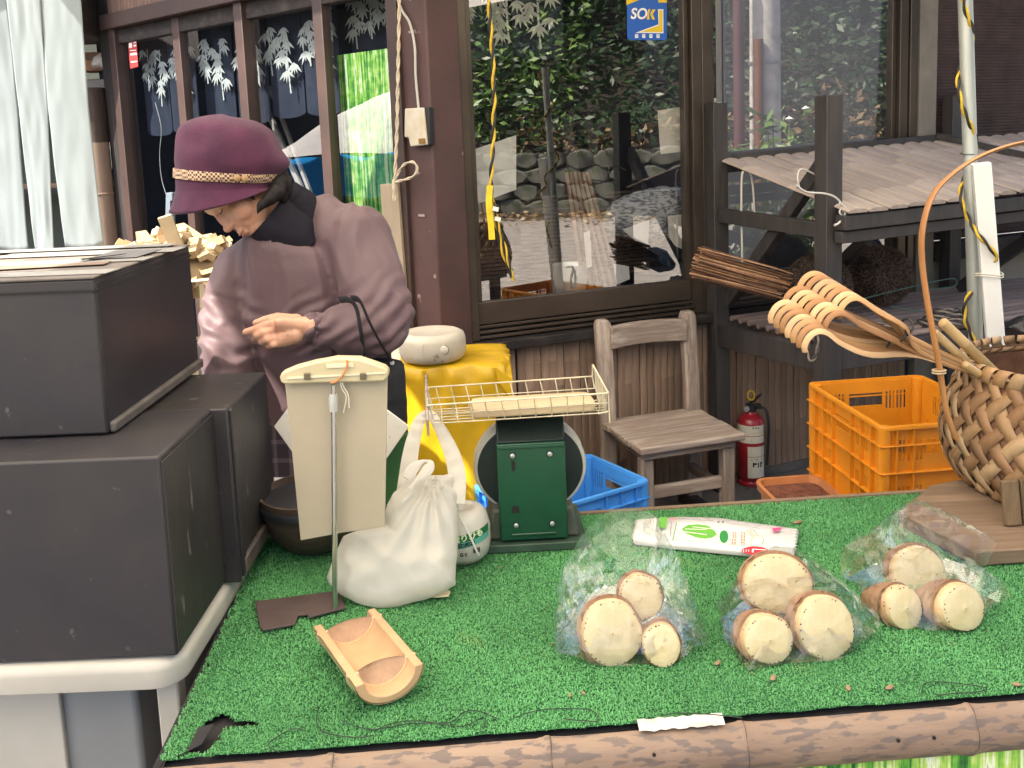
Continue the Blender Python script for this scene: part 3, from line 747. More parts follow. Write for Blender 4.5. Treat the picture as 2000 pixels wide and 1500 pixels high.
for i in range(12): bit(rr.uniform(850, 1950), rr.uniform(1100, 1330), .0022, 'tiny tan crumb scattered on the turf')
# ------------------------------------------------------------------ white folding table with the black storage boxes
BZ = .740
wt = thing('white_table', 'white plastic counter table with rounded rim under the black boxes', 'table', (-.93, 1.74, 0))
wp = mat('white_plastic', (.47, .445, .385), .45, var=.08, scale=4, bump=.05)
gp = mat('grey_top', (.36, .37, .36), .5, var=.1)
def rrect(hx, hy, r, z, n=6):
    P = []
    for cx, cy, a0 in ((hx-r, hy-r, 0), (-hx+r, hy-r, 90), (-hx+r, -hy+r, 180), (hx-r, -hy+r, 270)):
        for k in range(n+1):
            a = math.radians(a0+90*k/n); P.append(V(cx+r*math.cos(a), cy+r*math.sin(a), z))
    return P
hx, hy = .405, .44
MB().loft([rrect(hx-.012, hy-.012, .04, BZ-.052), rrect(hx-.003, hy-.003, .045, BZ-.046), rrect(hx, hy, .045, BZ-.018), rrect(hx-.002, hy-.002, .045, BZ-.008), rrect(hx-.012, hy-.012, .04, BZ-.001), rrect(hx-.03, hy-.03, .03, BZ-.003)]).build('table_top', wp, wt, smooth=50)
MB().grid(lambda u, v: V(-.37+.74*u, -.40+.8*v, BZ+.0005), 2, 2).build('worktop_sheet', gp, wt)
MB().box((-.18, -.345, .33), (.70, .012, .66)).build('front_panel', wp, wt, bevel=.003)
MB().box((.06, .02, .33), (.46, .72, .66)).build('shaded_side', mat('shaded_side_grey', (.22, .225, .225), .6, var=.1, scale=3), wt, bevel=.01)  # grey block for the shadowed side under the top; shade put into its colour
for x in (-.36, .36):
    for y in (-.37, .37): MB().box((x, y, .345), (.035, .035, .69)).build('leg', wp, wt, bevel=.004)
# black boxes
blk = mat('black_vinyl', (.020, .019, .025), .5, col2=(.036, .031, .030), scale=3.2, bump=.12, bscale=50, spots=((.085, .078, .075), 36, .685), rvar=.16)
blk2 = mat('black_worn', (.032, .028, .025), .5, col2=(.018, .017, .020), scale=5, stretch=(1, 1, .25), bump=.18, bscale=60, spots=((.13, .115, .10), 42, .665), rvar=.14)
low = thing('lower_storage_box', 'large scuffed black storage box at the bottom of the pile on the white table', 'box', (-.53, 1.308, BZ+.003))
MB().box((-.45, .122, .157), (.90, .244, .314)).build('body', blk, low, bevel=.004)
MB().box((.001, .122, .155), (.004, .236, .30)).build('side_panel', blk2, low, bevel=.001)
fl_ = thing('rear_storage_box', 'black storage box with a projecting lid, behind the lowest box', 'box', (-.505, 1.555, BZ+.003))
MB().box((-.45, .132, .155), (.90, .264, .310)).build('body', blk2, fl_, bevel=.005)
MB().box((-.447, -.004, .155), (.90, .010, .318)).build('lid_flange', blk, fl_, bevel=.003)
MB().box((.004, .135, .018), (.010, .25, .03)).build('bottom_strip', mat('worn_strip', (.14, .105, .075), .6, col2=(.05, .045, .045), scale=14), fl_, bevel=.003)
MB().box((.003, .012, .155), (.008, .018, .306)).build('corner_strip', blk, fl_, bevel=.002)
upb = thing('upper_storage_box', 'black storage box with strips of tape across its lid, on top of the pile', 'box', (-.652, 1.419, 1.0585))
MB().box((-.30, .219, .126), (.60, .438, .250)).build('body', blk, upb, bevel=.004)
MB().box((-.002, .22, .126), (.006, .425, .235)).build('side_panel', mat('black_side', (.022, .021, .026), .42, var=.3, scale=4, spots=((.10, .095, .10), 30, .74)), upb, bevel=.001)
MB().box((.004, .222, .010), (.012, .430, .018)).build('bottom_strip', mat('strip_grey', (.10, .088, .080), .6, var=.3, scale=14), upb, bevel=.004)
MB().box((-.30, .219, .232), (.6035, .4415, .004)).build('lid_seam', MATS['slot_black'] if 'slot_black' in MATS else mat('slot_black', (.01, .01, .01), .8), upb)
MB().box((-.30, .219, .2525), (.604, .442, .004)).build('lid', mat('lid_dusty', (.16, .135, .115), .7, col2=(.09, .08, .075), scale=7, bump=.2), upb, bevel=.0015)
tape = mat('grey_tape', (.25, .245, .235), .45, var=.2, scale=9); tapeb = mat('brown_tape', (.20, .135, .10), .5, var=.3, scale=9)
for (cx, cy, lx, ly, rz, mm, k) in ((-.17, .055, .36, .055, -.02, tape, 0), (-.18, .20, .38, .055, .02, tape, 1), (-.15, .33, .34, .07, .0, tape, 2), (-.19, .135, .30, .04, .10, tapeb, 3), (-.06, .27, .09, .12, .0, mat('mesh_tape', (.12, .12, .125), .6), 4), (-.22, .40, .40, .05, .02, tape, 5)):
    MB().box((cx, cy, .2556+.0007*k), (lx, ly, .0007), Matrix.Rotation(rz, 3, 'Z')).build('tape_strip', mm, upb)
MB().prism([V(-.10, .185, .260), V(.0-.05, .225, .262), V(-.045, .238, .262), V(-.11, .20, .260)], (0, 0, .001)).build('lid_slot', mat('slot_black', (.01, .01, .01), .8), upb)
# papers and clipboard left on the counter behind
pp = thing('paper_pad', 'white paper pad with a blue cover edge on the white table behind the boxes', 'paper pad', (-.60, 2.03, BZ+.001), math.radians(20))
MB().box((0, 0, .012), (.15, .21, .022)).build('pages', mat('paper_white', (.72, .70, .66), .8, var=.05), pp, bevel=.001)
MB().box((.004, 0, .0255), (.16, .215, .003)).build('cover', mat('cover_white', (.60, .58, .55), .5), pp)
MB().box((.078, 0, .0135), (.007, .216, .026)).build('blue_binding', mat('binding_blue', (.03, .10, .33), .45), pp, bevel=.002)
# ------------------------------------------------------------------ things on the turf
# ---- bamboo trough
a0, a1 = PZ(606, 1213, .752), PZ(694, 1332, .752); b0, b1 = PZ(739, 1196, .752), PZ(828, 1303, .752)
ctrB, ctrF = (a0+b0)/2, (a1+b1)/2; ax = (ctrF-ctrB); LEN = ax.length; ax.normalize()
R_ = ((a0-b0).length + (a1-b1).length)/4; sx_ = V(0, 0, 1).cross(ax).normalized()
cut = wood('bamboo_cut', (.66, .44, .25), (.54, .35, .19), axis='Z', rough=.45, bump=.12, ring=8, fine=30)
skin_b = mat('bamboo_skin', (.42, .36, .20), .4, var=.25, scale=6, bump=.05)
tr_ = thing('bamboo_trough', 'half bamboo trough with two knot walls, freshly cut, at the front of the turf', 'trough', (ctrB.x, ctrB.y, TZ+.006))
base0 = Vector(tr_.location)
def tl(t, a, r): return ctrB + ax*(t*LEN) + sx_*(math.cos(a)*r) + V(0, 0, math.sin(a)*r*.80) - base0
mbs = MB(); rings = []
ts = [0, .04, .10, .13, .16, .3, .5, .7, .80, .83, .86, .93, 1.0]
for t in ts:
    e = .003 if t in (.13, .83) else 0
    dip = 0
    ring = [tl(t, math.pi+math.pi*k/20, R_+e) for k in range(21)] + [tl(t, 2*math.pi-math.pi*k/20, R_-.013) for k in range(21)]
    rings.append(ring)
mbs.loft(rings); mbs.build('shell', cut, tr_, bevel=.0015, smooth=50)
sk = MB(); sk.loft([[tl(t, math.pi+.06+(math.pi-.12)*k/20, R_+.0012+(.003 if t in (.13, .83) else 0)) for k in range(21)] for t in ts], closed_ring=False); sk.build('green_skin', skin_b, tr_, fix=False)
nodem = mat('knot_wall', (.52, .34, .21), .6, col2=(.40, .25, .155), scale=25, bump=.5, bscale=60, spots=((.28, .16, .09), 14, .62))
for t in (.13, .83):
    mb = MB(); rows = []
    for q in range(7):
        r = (R_-.0125)*q/6; c = -.012*(1-(q/6)**2)
        rows.append([tl(t, math.pi+math.pi*k/20, max(r, .0005)) + ax*(c if t < .5 else c) for k in range(21)])
    mb.loft(rows, cap=False, closed_ring=False)
    mb.add([p + ax*.004 for r in rows for p in r], [(i*21+k, (i+1)*21+k, (i+1)*21+k+1, i*21+k+1) for i in range(6) for k in range(20)])
    top = [tl(t, math.pi, (R_-.0125)*q/6)+ax*(.010*math.sin(math.pi*q/6)) for q in range(6, -1, -1)] + [tl(t, 0, (R_-.0125)*q/6)+ax*(.010*math.sin(math.pi*q/6)) for q in range(1, 7)]
    mb.build('knot_wall', nodem, tr_)
    rim = [tl(t, math.pi+math.pi*k/30, R_-.0135) + ax*.003 for k in range(31)]
    mr_ = MB()
    for p in rim: mr_.lathe([(.0001, -.0025), (.0028, 0), (.0001, .0025)], 6, p)
    ro = mr_.build('knot_beading', cut, tr_); ro['kind'] = 'stuff'
# ---- price sign stand
ss = thing('sign_stand', 'sign stand with a blank beige board on a steel pole and flat brown base', 'sign stand', PZ(655, 1200, TZ))
s0 = Vector(ss.location)
platem = mat('brown_plate', (.075, .050, .045), .55, var=.3, scale=12, bump=.2)
MB().prism([PZ(x, y, TZ+.008)-s0 for x, y in ((498, 1178), (662, 1157), (676, 1190), (603, 1209), (600, 1203), (582, 1205), (577, 1222), (514, 1234), (508, 1228))], (0, 0, .004)).build('base_plate', platem, ss, bevel=.001)
steel = mat('chrome_pole', (.62, .62, .60), .22, .95, var=.1)
pt, pb = PY(652, 800, s0.y)-s0, V(0, 0, .008)
MB().tube([pb, pt], .0048, 14).build('lower_pole', steel, ss, smooth=60)
MB().tube([pt-V(0, 0, .0), PY(651, 752, s0.y)-s0], .0036, 12).build('upper_pole', steel, ss, smooth=60)
MB().tube([PY(652, 803, s0.y)-s0, PY(652, 796, s0.y)-s0, PY(651, 778, s0.y)-s0, PY(651, 770, s0.y)-s0], [.0075, .008, .008, .0065], 14).build('clamp', mat('grey_clamp', (.42, .43, .40), .45), ss, smooth=50)
yb = s0.y+.018
boardm = mat('beige_board', (.40, .345, .245), .6, var=.06, scale=5, bump=.04)
MB().prism([PY(x, y, yb)-s0 for x, y in ((556, 742), (757, 736), (752, 1029), (668, 1041), (587, 1056))], (0, .003, 0)).build('board', boardm, ss, bevel=.001)
clipm = film('clear_cream_plastic', (.72, .64, .46), .88, .2, .2, .45, .1, 30); 
cl = [(546, 737), (549, 729), (575, 718), (612, 708), (640, 703), (655, 700), (700, 701), (722, 708), (750, 718), (758, 726), (757, 738), (750, 745), (700, 747), (640, 748), (556, 751), (548, 747)]
MB().prism([PY(x, y, yb-.016)-s0 for x, y in cl], (0, .026, 0)).build('clip', mat('cream_plastic', (.54, .47, .29), .35, var=.1, scale=10), ss, bevel=.003)
MB().prism([PY(x, y, yb-.0185)-s0 for x, y in ((560, 737), (752, 727), (752, 730), (560, 741))], (0, .002, 0)).build('clip_ridge', mat('cream_light', (.72, .66, .48), .3), ss)
MB().prism([PY(x, y, yb-.0185)-s0 for x, y in ((637, 711), (690, 709), (691, 717), (638, 719))], (0, .002, 0)).build('clip_tab', MATS['cream_light'], ss)
for cxp in (600, 709):
    MB().box(PY(cxp, 735, yb-.0195)-s0, (.010, .005, .011)).build('hinge', mat('hinge_dark', (.16, .13, .08), .4, .5), ss, bevel=.001)
rbm = mat('rubber_orange', (.52, .20, .06), .5)
MB().tube(smooth_path([PY(678, 703, yb-.02)-s0, PY(677, 718, yb-.022)-s0, PY(668, 735, yb-.022)-s0, PY(655, 746, yb-.021)-s0, PY(645, 747, yb-.02)-s0], 5), .0017, 6).build('rubber_band', rbm, ss)
strm = mat('white_string', (.66, .62, .52), .8)
for P in (((664, 744), (668, 760), (676, 775), (671, 806)), ((667, 744), (672, 757), (680, 772), (682, 797))):
    MB().tube(smooth_path([PY(x, y, yb-.012)-s0 for x, y in P], 5), .0011, 5).build('string_end', strm, ss)
# ---- round bowl behind the sign
bw = PZ(606, 1098, TZ)
bo_ = thing('wooden_bowl', 'dark brown round wooden bowl behind the sign board', 'bowl', (bw.x, bw.y+.055, TZ+.006))
MB().lathe([(.03, 0), (.055, .008), (.085, .04), (.10, .085), (.103, .12), (.098, .12), (.093, .08), (.06, .02), (.001, .014)], 32).build('bowl_shell', wood('bowl_wood', (.13, .085, .06), (.06, .04, .03), axis='X', bump=.2, rough=.5), bo_, smooth=60)
MB().lathe([(.1045, .09), (.106, .094), (.106, .104), (.1045, .108)], 32).build('dark_band', mat('dark_band', (.02, .02, .024), .5), bo_)
# ---- speckled card and green card propped behind the sign
yc_ = 1.80
cd_ = thing('speckled_card', 'white speckled foam card standing on its corner behind the sign board', 'card', PY(665, 1010, yc_))
q0 = Vector(cd_.location)
MB().prism([PY(x, y, yc_)-q0 for x, y in ((535, 833), (563, 796), (572, 793), (578, 798), (668, 735), (799, 833), (668, 1020))], (0, .005, 0)).build('card_sheet', mat('speckled_white', (.74, .71, .64), .7, spots=((.30, .30, .28), 150, .655)), cd_, bevel=.001)
gc = thing('green_card', 'plain green card leaning beside the white shopping bag', 'card', PY(770, 1010, yc_+.03)); q0 = Vector(gc.location)
MB().prism([PY(x, y, yc_+.03)-q0 for x, y in ((690, 915), (800, 842), (815, 850), (812, 905), (785, 950), (760, 1020), (690, 1040))], (0, .006, 0)).build('card_sheet', mat('green_card_m', (.045, .15, .05), .5, var=.15, scale=6, spots=((.28, .36, .25), 40, .73)), gc, bevel=.001)
# ---- white shopping bag
sbm = film('bag_white', (.84, .81, .73), .80, .28, .12, .55, .6, 26)
bz = thing('shopping_bag', 'crumpled white plastic shopping bag with one handle hooked on the wire tray', 'bag', PZ(770, 1190, TZ)); q0 = Vector(bz.location)
yB = 1.60
bodyp = [(636, 1128), (650, 1090), (668, 1050), (700, 1036), (752, 1026), (757, 985), (768, 962), (800, 935), (850, 928), (888, 926), (896, 960), (894, 1060), (890, 1143), (845, 1165), (790, 1182), (748, 1191), (712, 1184), (665, 1163), (640, 1140)]
tp_ = PZ(770, 1188, TZ+.004); top_ = PY(850, 930, yB+.05); nrm = (top_-tp_).cross(V(1, 0, 0)).normalized()
if nrm.y > 0: nrm = -nrm
mb = pillow([PP(x, y, tp_, nrm) for x, y in bodyp], nrm, .038, .060, rings=30, nb=150, crumple=.0045, nscale=13, seed=4, streak=PP(848, 915, tp_, nrm))
mb.v = [(p[0]-q0.x, p[1]-q0.y, max(p[2], TZ+.006)-q0.z) for p in mb.v]
mb.build('bag_body', sbm, bz, smooth=60)
hp = [(790, 985), (795, 945), (802, 890), (812, 845), (822, 820), (832, 811), (843, 812), (856, 832), (872, 862), (886, 896), (893, 935), (890, 985)]
P = smooth_path([PP(x, y, tp_, nrm)+nrm*.004-q0 for x, y in hp], 5)
wd2 = [.013+.016*abs(math.cos(math.pi*i/(len(P)-1)))**1.5 for i in range(len(P))]
MB().tube(P, [(.004+.002*math.sin(i*1.7), w_*.62) for i, w_ in enumerate(wd2)], 10, flat=nrm).build('handle', sbm, bz, smooth=60)
P = smooth_path([PP(x, y, tp_, nrm)+nrm*.058-q0 for x, y in ((800, 955), (815, 935), (833, 923), (846, 925), (840, 940), (822, 958), (806, 975))], 5)
MB().tube(P, [(.003, .007+.004*math.sin(i*.4)) for i in range(len(P))], 8, flat=nrm).build('folded_handle', sbm, bz, smooth=60)
# ---- cream plastic knife beside the bag
kp = thing('plastic_knife', 'cream serrated plastic knife poking out under the shopping bag', 'knife', PZ(845, 1160, TZ+.006)); q0 = Vector(kp.location)
kpts = [(800, 1160), (818, 1155)] + [(825+5*i, 1153.5+(1.6 if i % 2 else 0)) for i in range(11)] + [(880, 1158), (876, 1166), (850, 1168), (822, 1165)]
MB().prism([PZ(x, y, TZ+.009)-q0 for x, y in kpts], (0, 0, .003)).build('blade', mat('cream_knife', (.70, .58, .36), .4), kp, bevel=.0006)
# ---- ball of packing twine
tw = thing('twine_ball', 'ball of white packing twine with a green printed band beside the scale', 'twine', PZ(908, 1110, TZ)); tw.location.z = TZ+.005; tw.location.y += .030; tw.scale = (.95, .95, .92)
twm = film('twine_white', (.72, .68, .58), .96, .25, .16, .3, .5, 30)
MB().lathe([(.012, 0), (.034, .003), (.048, .018), (.053, .045), (.053, .075), (.046, .103), (.036, .113), (.024, .116), (.018, .110), (.014, .085), (.001, .08)], 32).build('twine_core', twm, tw, smooth=60)
for k in range(2):
    a = 2.0+k*.9; P = [V(.0535*math.cos(a+t*.5), .0535*math.sin(a+t*.5), .022+.075*t) for t in np.linspace(0, 1, 8)]
    MB().tube(P, .0012, 5).build('twine_strand', mat('twine_strand', (.76, .72, .63), .5), tw)
P = smooth_path([V(-.005, -.040, .112), V(.006, -.052, .095), V(.017, -.0545, .068), V(.027, -.0515, .038), V(.031, -.049, .030)], 6)
MB().tube(P, [(.001, .0022)]*len(P), 6, flat=(0, -1, 0)).build('loose_strand', MATS['twine_strand'], tw)
def band(z0, z1, a0, a1, m, name, r=.0542, tilt=0):
    mb = MB(); mb.grid(lambda u, v: V(r*math.sin(a0+(a1-a0)*u), -r*math.cos(a0+(a1-a0)*u), z0+(z1-z0)*v+tilt*(a0+(a1-a0)*u)), 24, 2); return mb.build(name, m, tw)
green_l = mat('label_green', (.015, .14, .045), .45); teal_l = mat('label_teal', (.10, .36, .28), .45); pale = mat('label_pale', (.70, .74, .50), .45)
band(.060, .076, -1.3, 1.15, green_l, 'green_label', tilt=.010); band(.048, .0595, -1.3, 1.15, teal_l, 'teal_label', tilt=.010)
o = text_obj('荷造りひも', 'lettering', .0165, frame(V(1, 0, 0), V(0, 0, 1), V(0, -1, 0), V(.003, -.0549, .0682)), pale, tw, bold=True); 
for v in o.data.vertices: v.co.z += .010*v.co.x/.0549
bend(o, .0549)
o = text_obj('PP(白)約20', 'lettering', .0105, frame(V(1, 0, 0), V(0, 0, 1), V(0, -1, 0), V(.000, -.0549, .0537)), ink, tw, bold=True)
for v in o.data.vertices: v.co.z += .010*v.co.x/.0549
bend(o, .0549)
o = text_obj('G·S', 'lettering', .010, frame(V(1, 0, 0), V(0, 0, 1), V(0, -1, 0), V(.0, -.0545, .034)), ink, tw, bold=True); bend(o, .0545)
bc = MB()
for k in range(9): bc.box((.020+k*.0017, -.0538, .040), (.0007+.0004*(k % 3), .0004, .010))
o = bc.build('bar_code', ink, tw); bend(o, .0538); o['kind'] = 'stuff'
# ---- the dial scale, seen from its back
scl = thing('dial_scale', 'green dial scale seen from behind, wire tray on top', 'scale', (PZ(1042, 1084, TZ).x, 1.79, TZ+.005), math.radians(2))
gpaint = mat('scale_green', (.010, .062, .030), .32, var=.2, scale=5, bump=.04, spots=((.12, .20, .15), 44, .75), rvar=.08)
gdark = mat('scale_dark', (.012, .020, .018), .4, var=.3, scale=8); basem = mat('scale_base', (.085, .088, .060), .65, col2=(.05, .06, .045), scale=10, bump=.3)
MB().box((0, .0, .008), (.205, .19, .016)).build('base_plate', mat('scale_base_green', (.035, .065, .042), .5, var=.3, scale=12), scl, bevel=.002)
MB().box((0, .005, .046), (.185, .155, .060), taper=(.86, .9)).build('base_block', basem, scl, bevel=.006)
pw = .066
MB().box((0, -.062, .118), (pw*2, .05, .195)).build('back_panel', gpaint, scl, bevel=.003)
MB().prism([V(-pw, -.087, .2165), V(-pw*.97, -.050, .250), V(-pw*.97, -.012, .252), V(-pw, -.012, .2165)], (pw*2, 0, 0)).build('top_cap', gdark, scl, bevel=.004)
MB().box((0, -.0885, .209), (pw*2-.004, .003, .006)).build('panel_ridge', gpaint, scl, bevel=.0012)
MB().box((.0, -.0885, .033), (.088, .003, .005)).build('panel_ridge', gpaint, scl, bevel=.0015)
for x, z in ((-.036, .192), (.036, .192), (-.034, .052), (.036, .052)):
    MB().lathe([(.0052, 0), (.0048, .002), (.002, .0032)], 12, (x, -.0875, z), Matrix.Rotation(math.pi/2, 3, 'X')).build('screw', mat('screw_steel', (.55, .55, .52), .3, .8), scl)
    MB().lathe([(.0075, -.0005), (.0075, .0008)], 14, (x, -.0875, z), Matrix.Rotation(math.pi/2, 3, 'X')).build('washer', gdark, scl)
MB().prism([V(-.0385, -.0880, .182), V(-.0315, -.0880, .182), V(-.0315, -.0880, .165), V(-.035, -.0880, .160), V(-.0385, -.0880, .165)], (0, -.0005, 0)).build('slot', hole_m, scl)
MB().prism([V(-.041, -.0880, .078), V(-.027, -.0880, .078)] + [V(-.034+.007*math.cos(math.radians(a)), -.0880, .085+.007*math.sin(math.radians(a))) for a in range(0, 181, 30)], (0, -.0005, 0)).build('slot', hole_m, scl)
dz = .148; rot90 = Matrix.Rotation(math.pi/2, 3, 'X')
MB().lathe([(.098, -.034), (.110, -.032), (.112, -.024), (.112, .016), (.110, .022), (.098, .023)], 56, (0, -.012, dz), rot90, sx=1.0, sy=.88).build('dial_rim', mat('rim_cream', (.52, .50, .42), .4, var=.15), scl, smooth=50)
MB().lathe([(.106, .018), (.104, .0255), (.001, .0265)], 56, (0, -.012, dz), rot90, sx=1.0, sy=.88).build('dial_back', gdark, scl, smooth=50)
for x in (-.043, .043): MB().box((x, -.040, .262), (.008, .012, .050)).build('tray_post', gdark, scl, bevel=.001)
P = [V(-.05+.1*t, -.028, .252+.016*math.sin(math.pi*t)) for t in np.linspace(0, 1, 12)]
MB().tube(P, (.004, .006) if 0 else .005, 8).build('carry_handle', gdark, scl)
MB().box((0, -.036, .263), (.026, .006, .009)).build('handle_grip', mat('grip_pale', (.62, .58, .46), .4), scl, bevel=.003)
# wire tray (part of the scale): each wire a part
wirem = mat('cream_wire', (.56, .49, .34), .4, var=.2, scale=30)
so3 = Matrix.Translation(scl.location) @ Matrix.Rotation(math.radians(2), 4, 'Z'); inv = so3.inverted()
def W(px, py, y): return inv @ PY(px, py, y)
yf, ybk = 1.665, 1.815
TFL, TFR, TBL, TBR = W(834, 792, yf), W(1188, 768, yf), W(836, 757, ybk), W(1157, 735, ybk)
BFL, BFR, BBL, BBR = W(848, 827, yf+.012), W(1186, 806, yf+.012), W(848, 800, ybk-.01), W(1166, 782, ybk-.01)
def wire(pts, r=.0012, name='wire'): MB().tube(pts, r, 6).build(name, wirem, scl, smooth=60)
wire([TFL, TFR], .0020, 'rim_wire'); wire([TBL, TBR], .0018, 'rim_wire'); wire([TFL, TBL], .0018, 'rim_wire')
mFL, mFR, mBL, mBR = (TFL+BFL)/2, (TFR+BFR)/2, (TBL+BBL)/2, (TBR+BBR)/2
wire([mFL, mFR]); wire([mBL, mBR]); wire([BFL, BFR]); wire([BBL, BBR])
for k in range(11):
    t = (k+.5)/11
    wire([TFL.lerp(TFR, t), mFL.lerp(mFR, t), BFL.lerp(BFR, t), BBL.lerp(BBR, t), mBL.lerp(mBR, t), TBL.lerp(TBR, t)])
for k in range(1, 5): t = k/5; wire([TFL.lerp(TBL, t), mFL.lerp(mBL, t), BFL.lerp(BBL, t), BFR.lerp(BBR, t), mFR.lerp(mBR, t)])
EB = W(1158, 713, ybk); wire([TFR, EB], .0020, 'end_wire'); wire([EB, TBR, mBR], .0018, 'end_wire')
for k in range(1, 8): t = k/8; wire([TFR.lerp(EB, t), mFR.lerp(mBR, t), BFR.lerp(BBR, t)], .0013, 'end_wire')
wire([TFR+V(0, 0, .0), W(1190, 800, yf), W(1191, 826, yf)], .0016, 'hook_wire'); wire([W(1168, 808, yf), W(1190, 803, yf)], .0016, 'hook_wire')
stm = mat('steel_comb', (.42, .38, .34), .4, .7, var=.3, scale=80)
MB().tube([W(832, 732, ybk), W(833, 770, yf+.07), W(835, 822, yf), W(837, 851, yf)], [.0022, .0034, .003, .002], 8).build('end_comb', stm, scl)
# wooden board lying in the tray
wb_ = thing('wooden_board', 'pale rounded wooden board lying in the wire tray of the scale', 'board', so3 @ ((BFL+BBR)/2)); wb_.rotation_euler = (0, 0, math.radians(2))
qv = so3 @ ((BFL+BBR)/2)
zz = so3 @ BFL
P1, P2, P3, P4 = (so3 @ BFL.lerp(BFR, .20)), (so3 @ BFL.lerp(BFR, .97)), (so3 @ BBL.lerp(BBR, .97)), (so3 @ BBL.lerp(BBR, .20))
def quadr(P, r, n=4):
    out = []
    for i in range(4):
        a, b, c = P[i-1], P[i], P[(i+1) % 4]; d1 = (a-b).normalized(); d2 = (c-b).normalized()
        for k in range(n+1): t = k/n; out.append((b+d1*r)*(1-t)**2 + b*2*t*(1-t) + (b+d2*r)*t*t)
    return out
cq = (P1+P2+P3+P4)/4; quad = [cq+(p-cq)*.93 for p in (P1, P2, P3, P4)]
wb_.location = cq; wb_.rotation_euler = (0, 0, 0)
MB().prism([p-cq+V(0, 0, .003) for p in quadr(quad, .018)], (0, 0, .018)).build('board_slab', wood('pale_wood', (.58, .46, .29), (.44, .33, .20), axis='X', bump=.3, ring=10, fine=50), wb_, bevel=.003)

# ---- pack of printed film bags
fp = thing('film_bag_pack', 'pack of clear film vegetable bags with green and red print, lying on the turf', 'bag pack', PZ(1420, 1050, TZ)); q0 = Vector(fp.location)
out_ = [(1238, 1040), (1243, 1014), (1330, 1008), (1400, 1010), (1470, 1020), (1530, 1028), (1558, 1033), (1552, 1060), (1548, 1082), (1500, 1078), (1430, 1072), (1325, 1062), (1240, 1052)]
zt = TZ+.019
lo = [PZ(x, y, zt)-q0 for x, y in out_]; cen = sum(lo, Vector())/len(lo)
packm = film('pack_film', (.80, .77, .74), .95, .16, .22, .2, .35, 26)
MB().loft([[V(p.x, p.y, .007) for p in lo], [V(*(cen+(p-cen)*1.02).xy, .012) for p in lo], [V(*(cen+(p-cen)*1.01).xy, .0165) for p in lo], [V(*(cen+(p-cen)*.98).xy, .0185) for p in lo], [V(*(cen+(p-cen)*.5).xy, .0192) for p in lo]]).build('film_stack', packm, fp, smooth=60)
lay = [0]
def pprint(pts, m, name='print'):
    lay[0] += 1
    z = .0194+.00012*lay[0]
    MB().prism([(lambda p: V(p.x, p.y, z))(PZ(x, y, TZ+z)-q0) for x, y in pts], (0, 0, .0001)).build(name, m, fp, smooth=0)
gL = mat('print_green', (.14, .42, .05), .4); gD = mat('print_darkgreen', (.03, .25, .05), .4); rD = mat('print_red', (.62, .03, .04), .4); cream_p = mat('print_cream', (.74, .76, .60), .4); pkp = mat('print_pink', (.75, .06, .20), .4); wht = mat('print_white', (.82, .80, .78), .4)
# pixel helper for the close-up crop of the pack (x5)
def c5(x, y): return (1200+x/5, 980+y/5)
pprint([c5(*p) for p in ((610, 200), (1100, 215), (1290, 270), (1470, 320), (1420, 430), (1200, 425), (800, 380), (570, 375))], cream_p, 'print_panel')
pprint([c5(*p) for p in ((655, 265), (720, 225), (820, 220), (920, 235), (985, 290), (1000, 320), (960, 350), (880, 362), (800, 350), (700, 310))], gL, 'cabbage_print')
for a, b, c, d in (((690, 262), (900, 268), (900, 274), (690, 269)), ((660, 285), (900, 318), (900, 326), (660, 292)), ((760, 240), (960, 262), (955, 268), (760, 246))): pprint([c5(*a), c5(*b), c5(*c), c5(*d)], cream_p, 'cabbage_vein')
pprint([c5(1070+44*math.cos(t)*(1 if abs(math.cos(t)) > .0 else 1), 340+62*math.sin(t)) for t in np.linspace(0, 2*math.pi, 20, endpoint=False)], gD, 'green_tag_print')
pprint([c5(1370+128*math.cos(t), 476+40*math.sin(t)) for t in np.linspace(0, 2*math.pi, 28, endpoint=False)], rD, 'red_oval_print')
def stroke(pts, m, w_=.0011, name='print_line'):
    lay[0] += 1; z = .0194+.00012*lay[0]
    P = [(lambda p: V(p.x, p.y, z))(PZ(*c5(x, y), TZ+z)-q0) for x, y in pts]; mb = MB()
    for a, b in zip(P, P[1:]): mb.bar(a, b, w_, .0001)
    mb.build(name, m, fp, smooth=0)
stroke([(1350, 495), (1352, 462), (1482, 470)], wht, .0032, 'letter_L')
stroke([(610, 200), (570, 375)], gD, .0012)
for xx in (1260, 1285, 1310): stroke([(xx, 465), (xx+2, 490)], wht, .0012)
rg_ = random.Random(2)
for col in range(2):
    for k in range(4):
        x0, y0 = 1140+col*85+rg_.uniform(-4, 4), 300+k*32
        stroke([(x0, y0), (x0+52, y0+4)], rD, .0010); stroke([(x0+14, y0-10), (x0+18, y0+18)], rD, .0010); stroke([(x0+40, y0-6), (x0+46, y0+18), (x0+24, y0+16)], rD, .0010)
stroke([(1295, 278), (1360, 275), (1400, 330), (1345, 338), (1295, 278)], rD, .0010); stroke([(1325, 282), (1365, 335)], rD, .0010)
stroke([(1350, 345), (1330, 395), (1345, 432)], gD, .0008); stroke([(1400, 310), (1450, 345), (1455, 390), (1435, 430)], gD, .0008)
stroke([(610, 160), (800, 175), (970, 188)], mat('print_navy', (.08, .08, .16), .4), .0009); stroke([(1085, 200), (1200, 215), (1420, 262)], MATS['print_navy'], .0009)
stroke([(548, 330), (556, 190)], MATS['print_navy'], .0009)
for xx in (1005, 1048): stroke([(xx, 186), (xx+22, 206)], MATS['print_navy'], .0016); stroke([(xx+20, 184), (xx+2, 208)], MATS['print_navy'], .0016)
pprint([c5(*p) for p in ((1540, 262), (1620, 248), (1634, 272), (1552, 292))], pkp, 'pink_print')
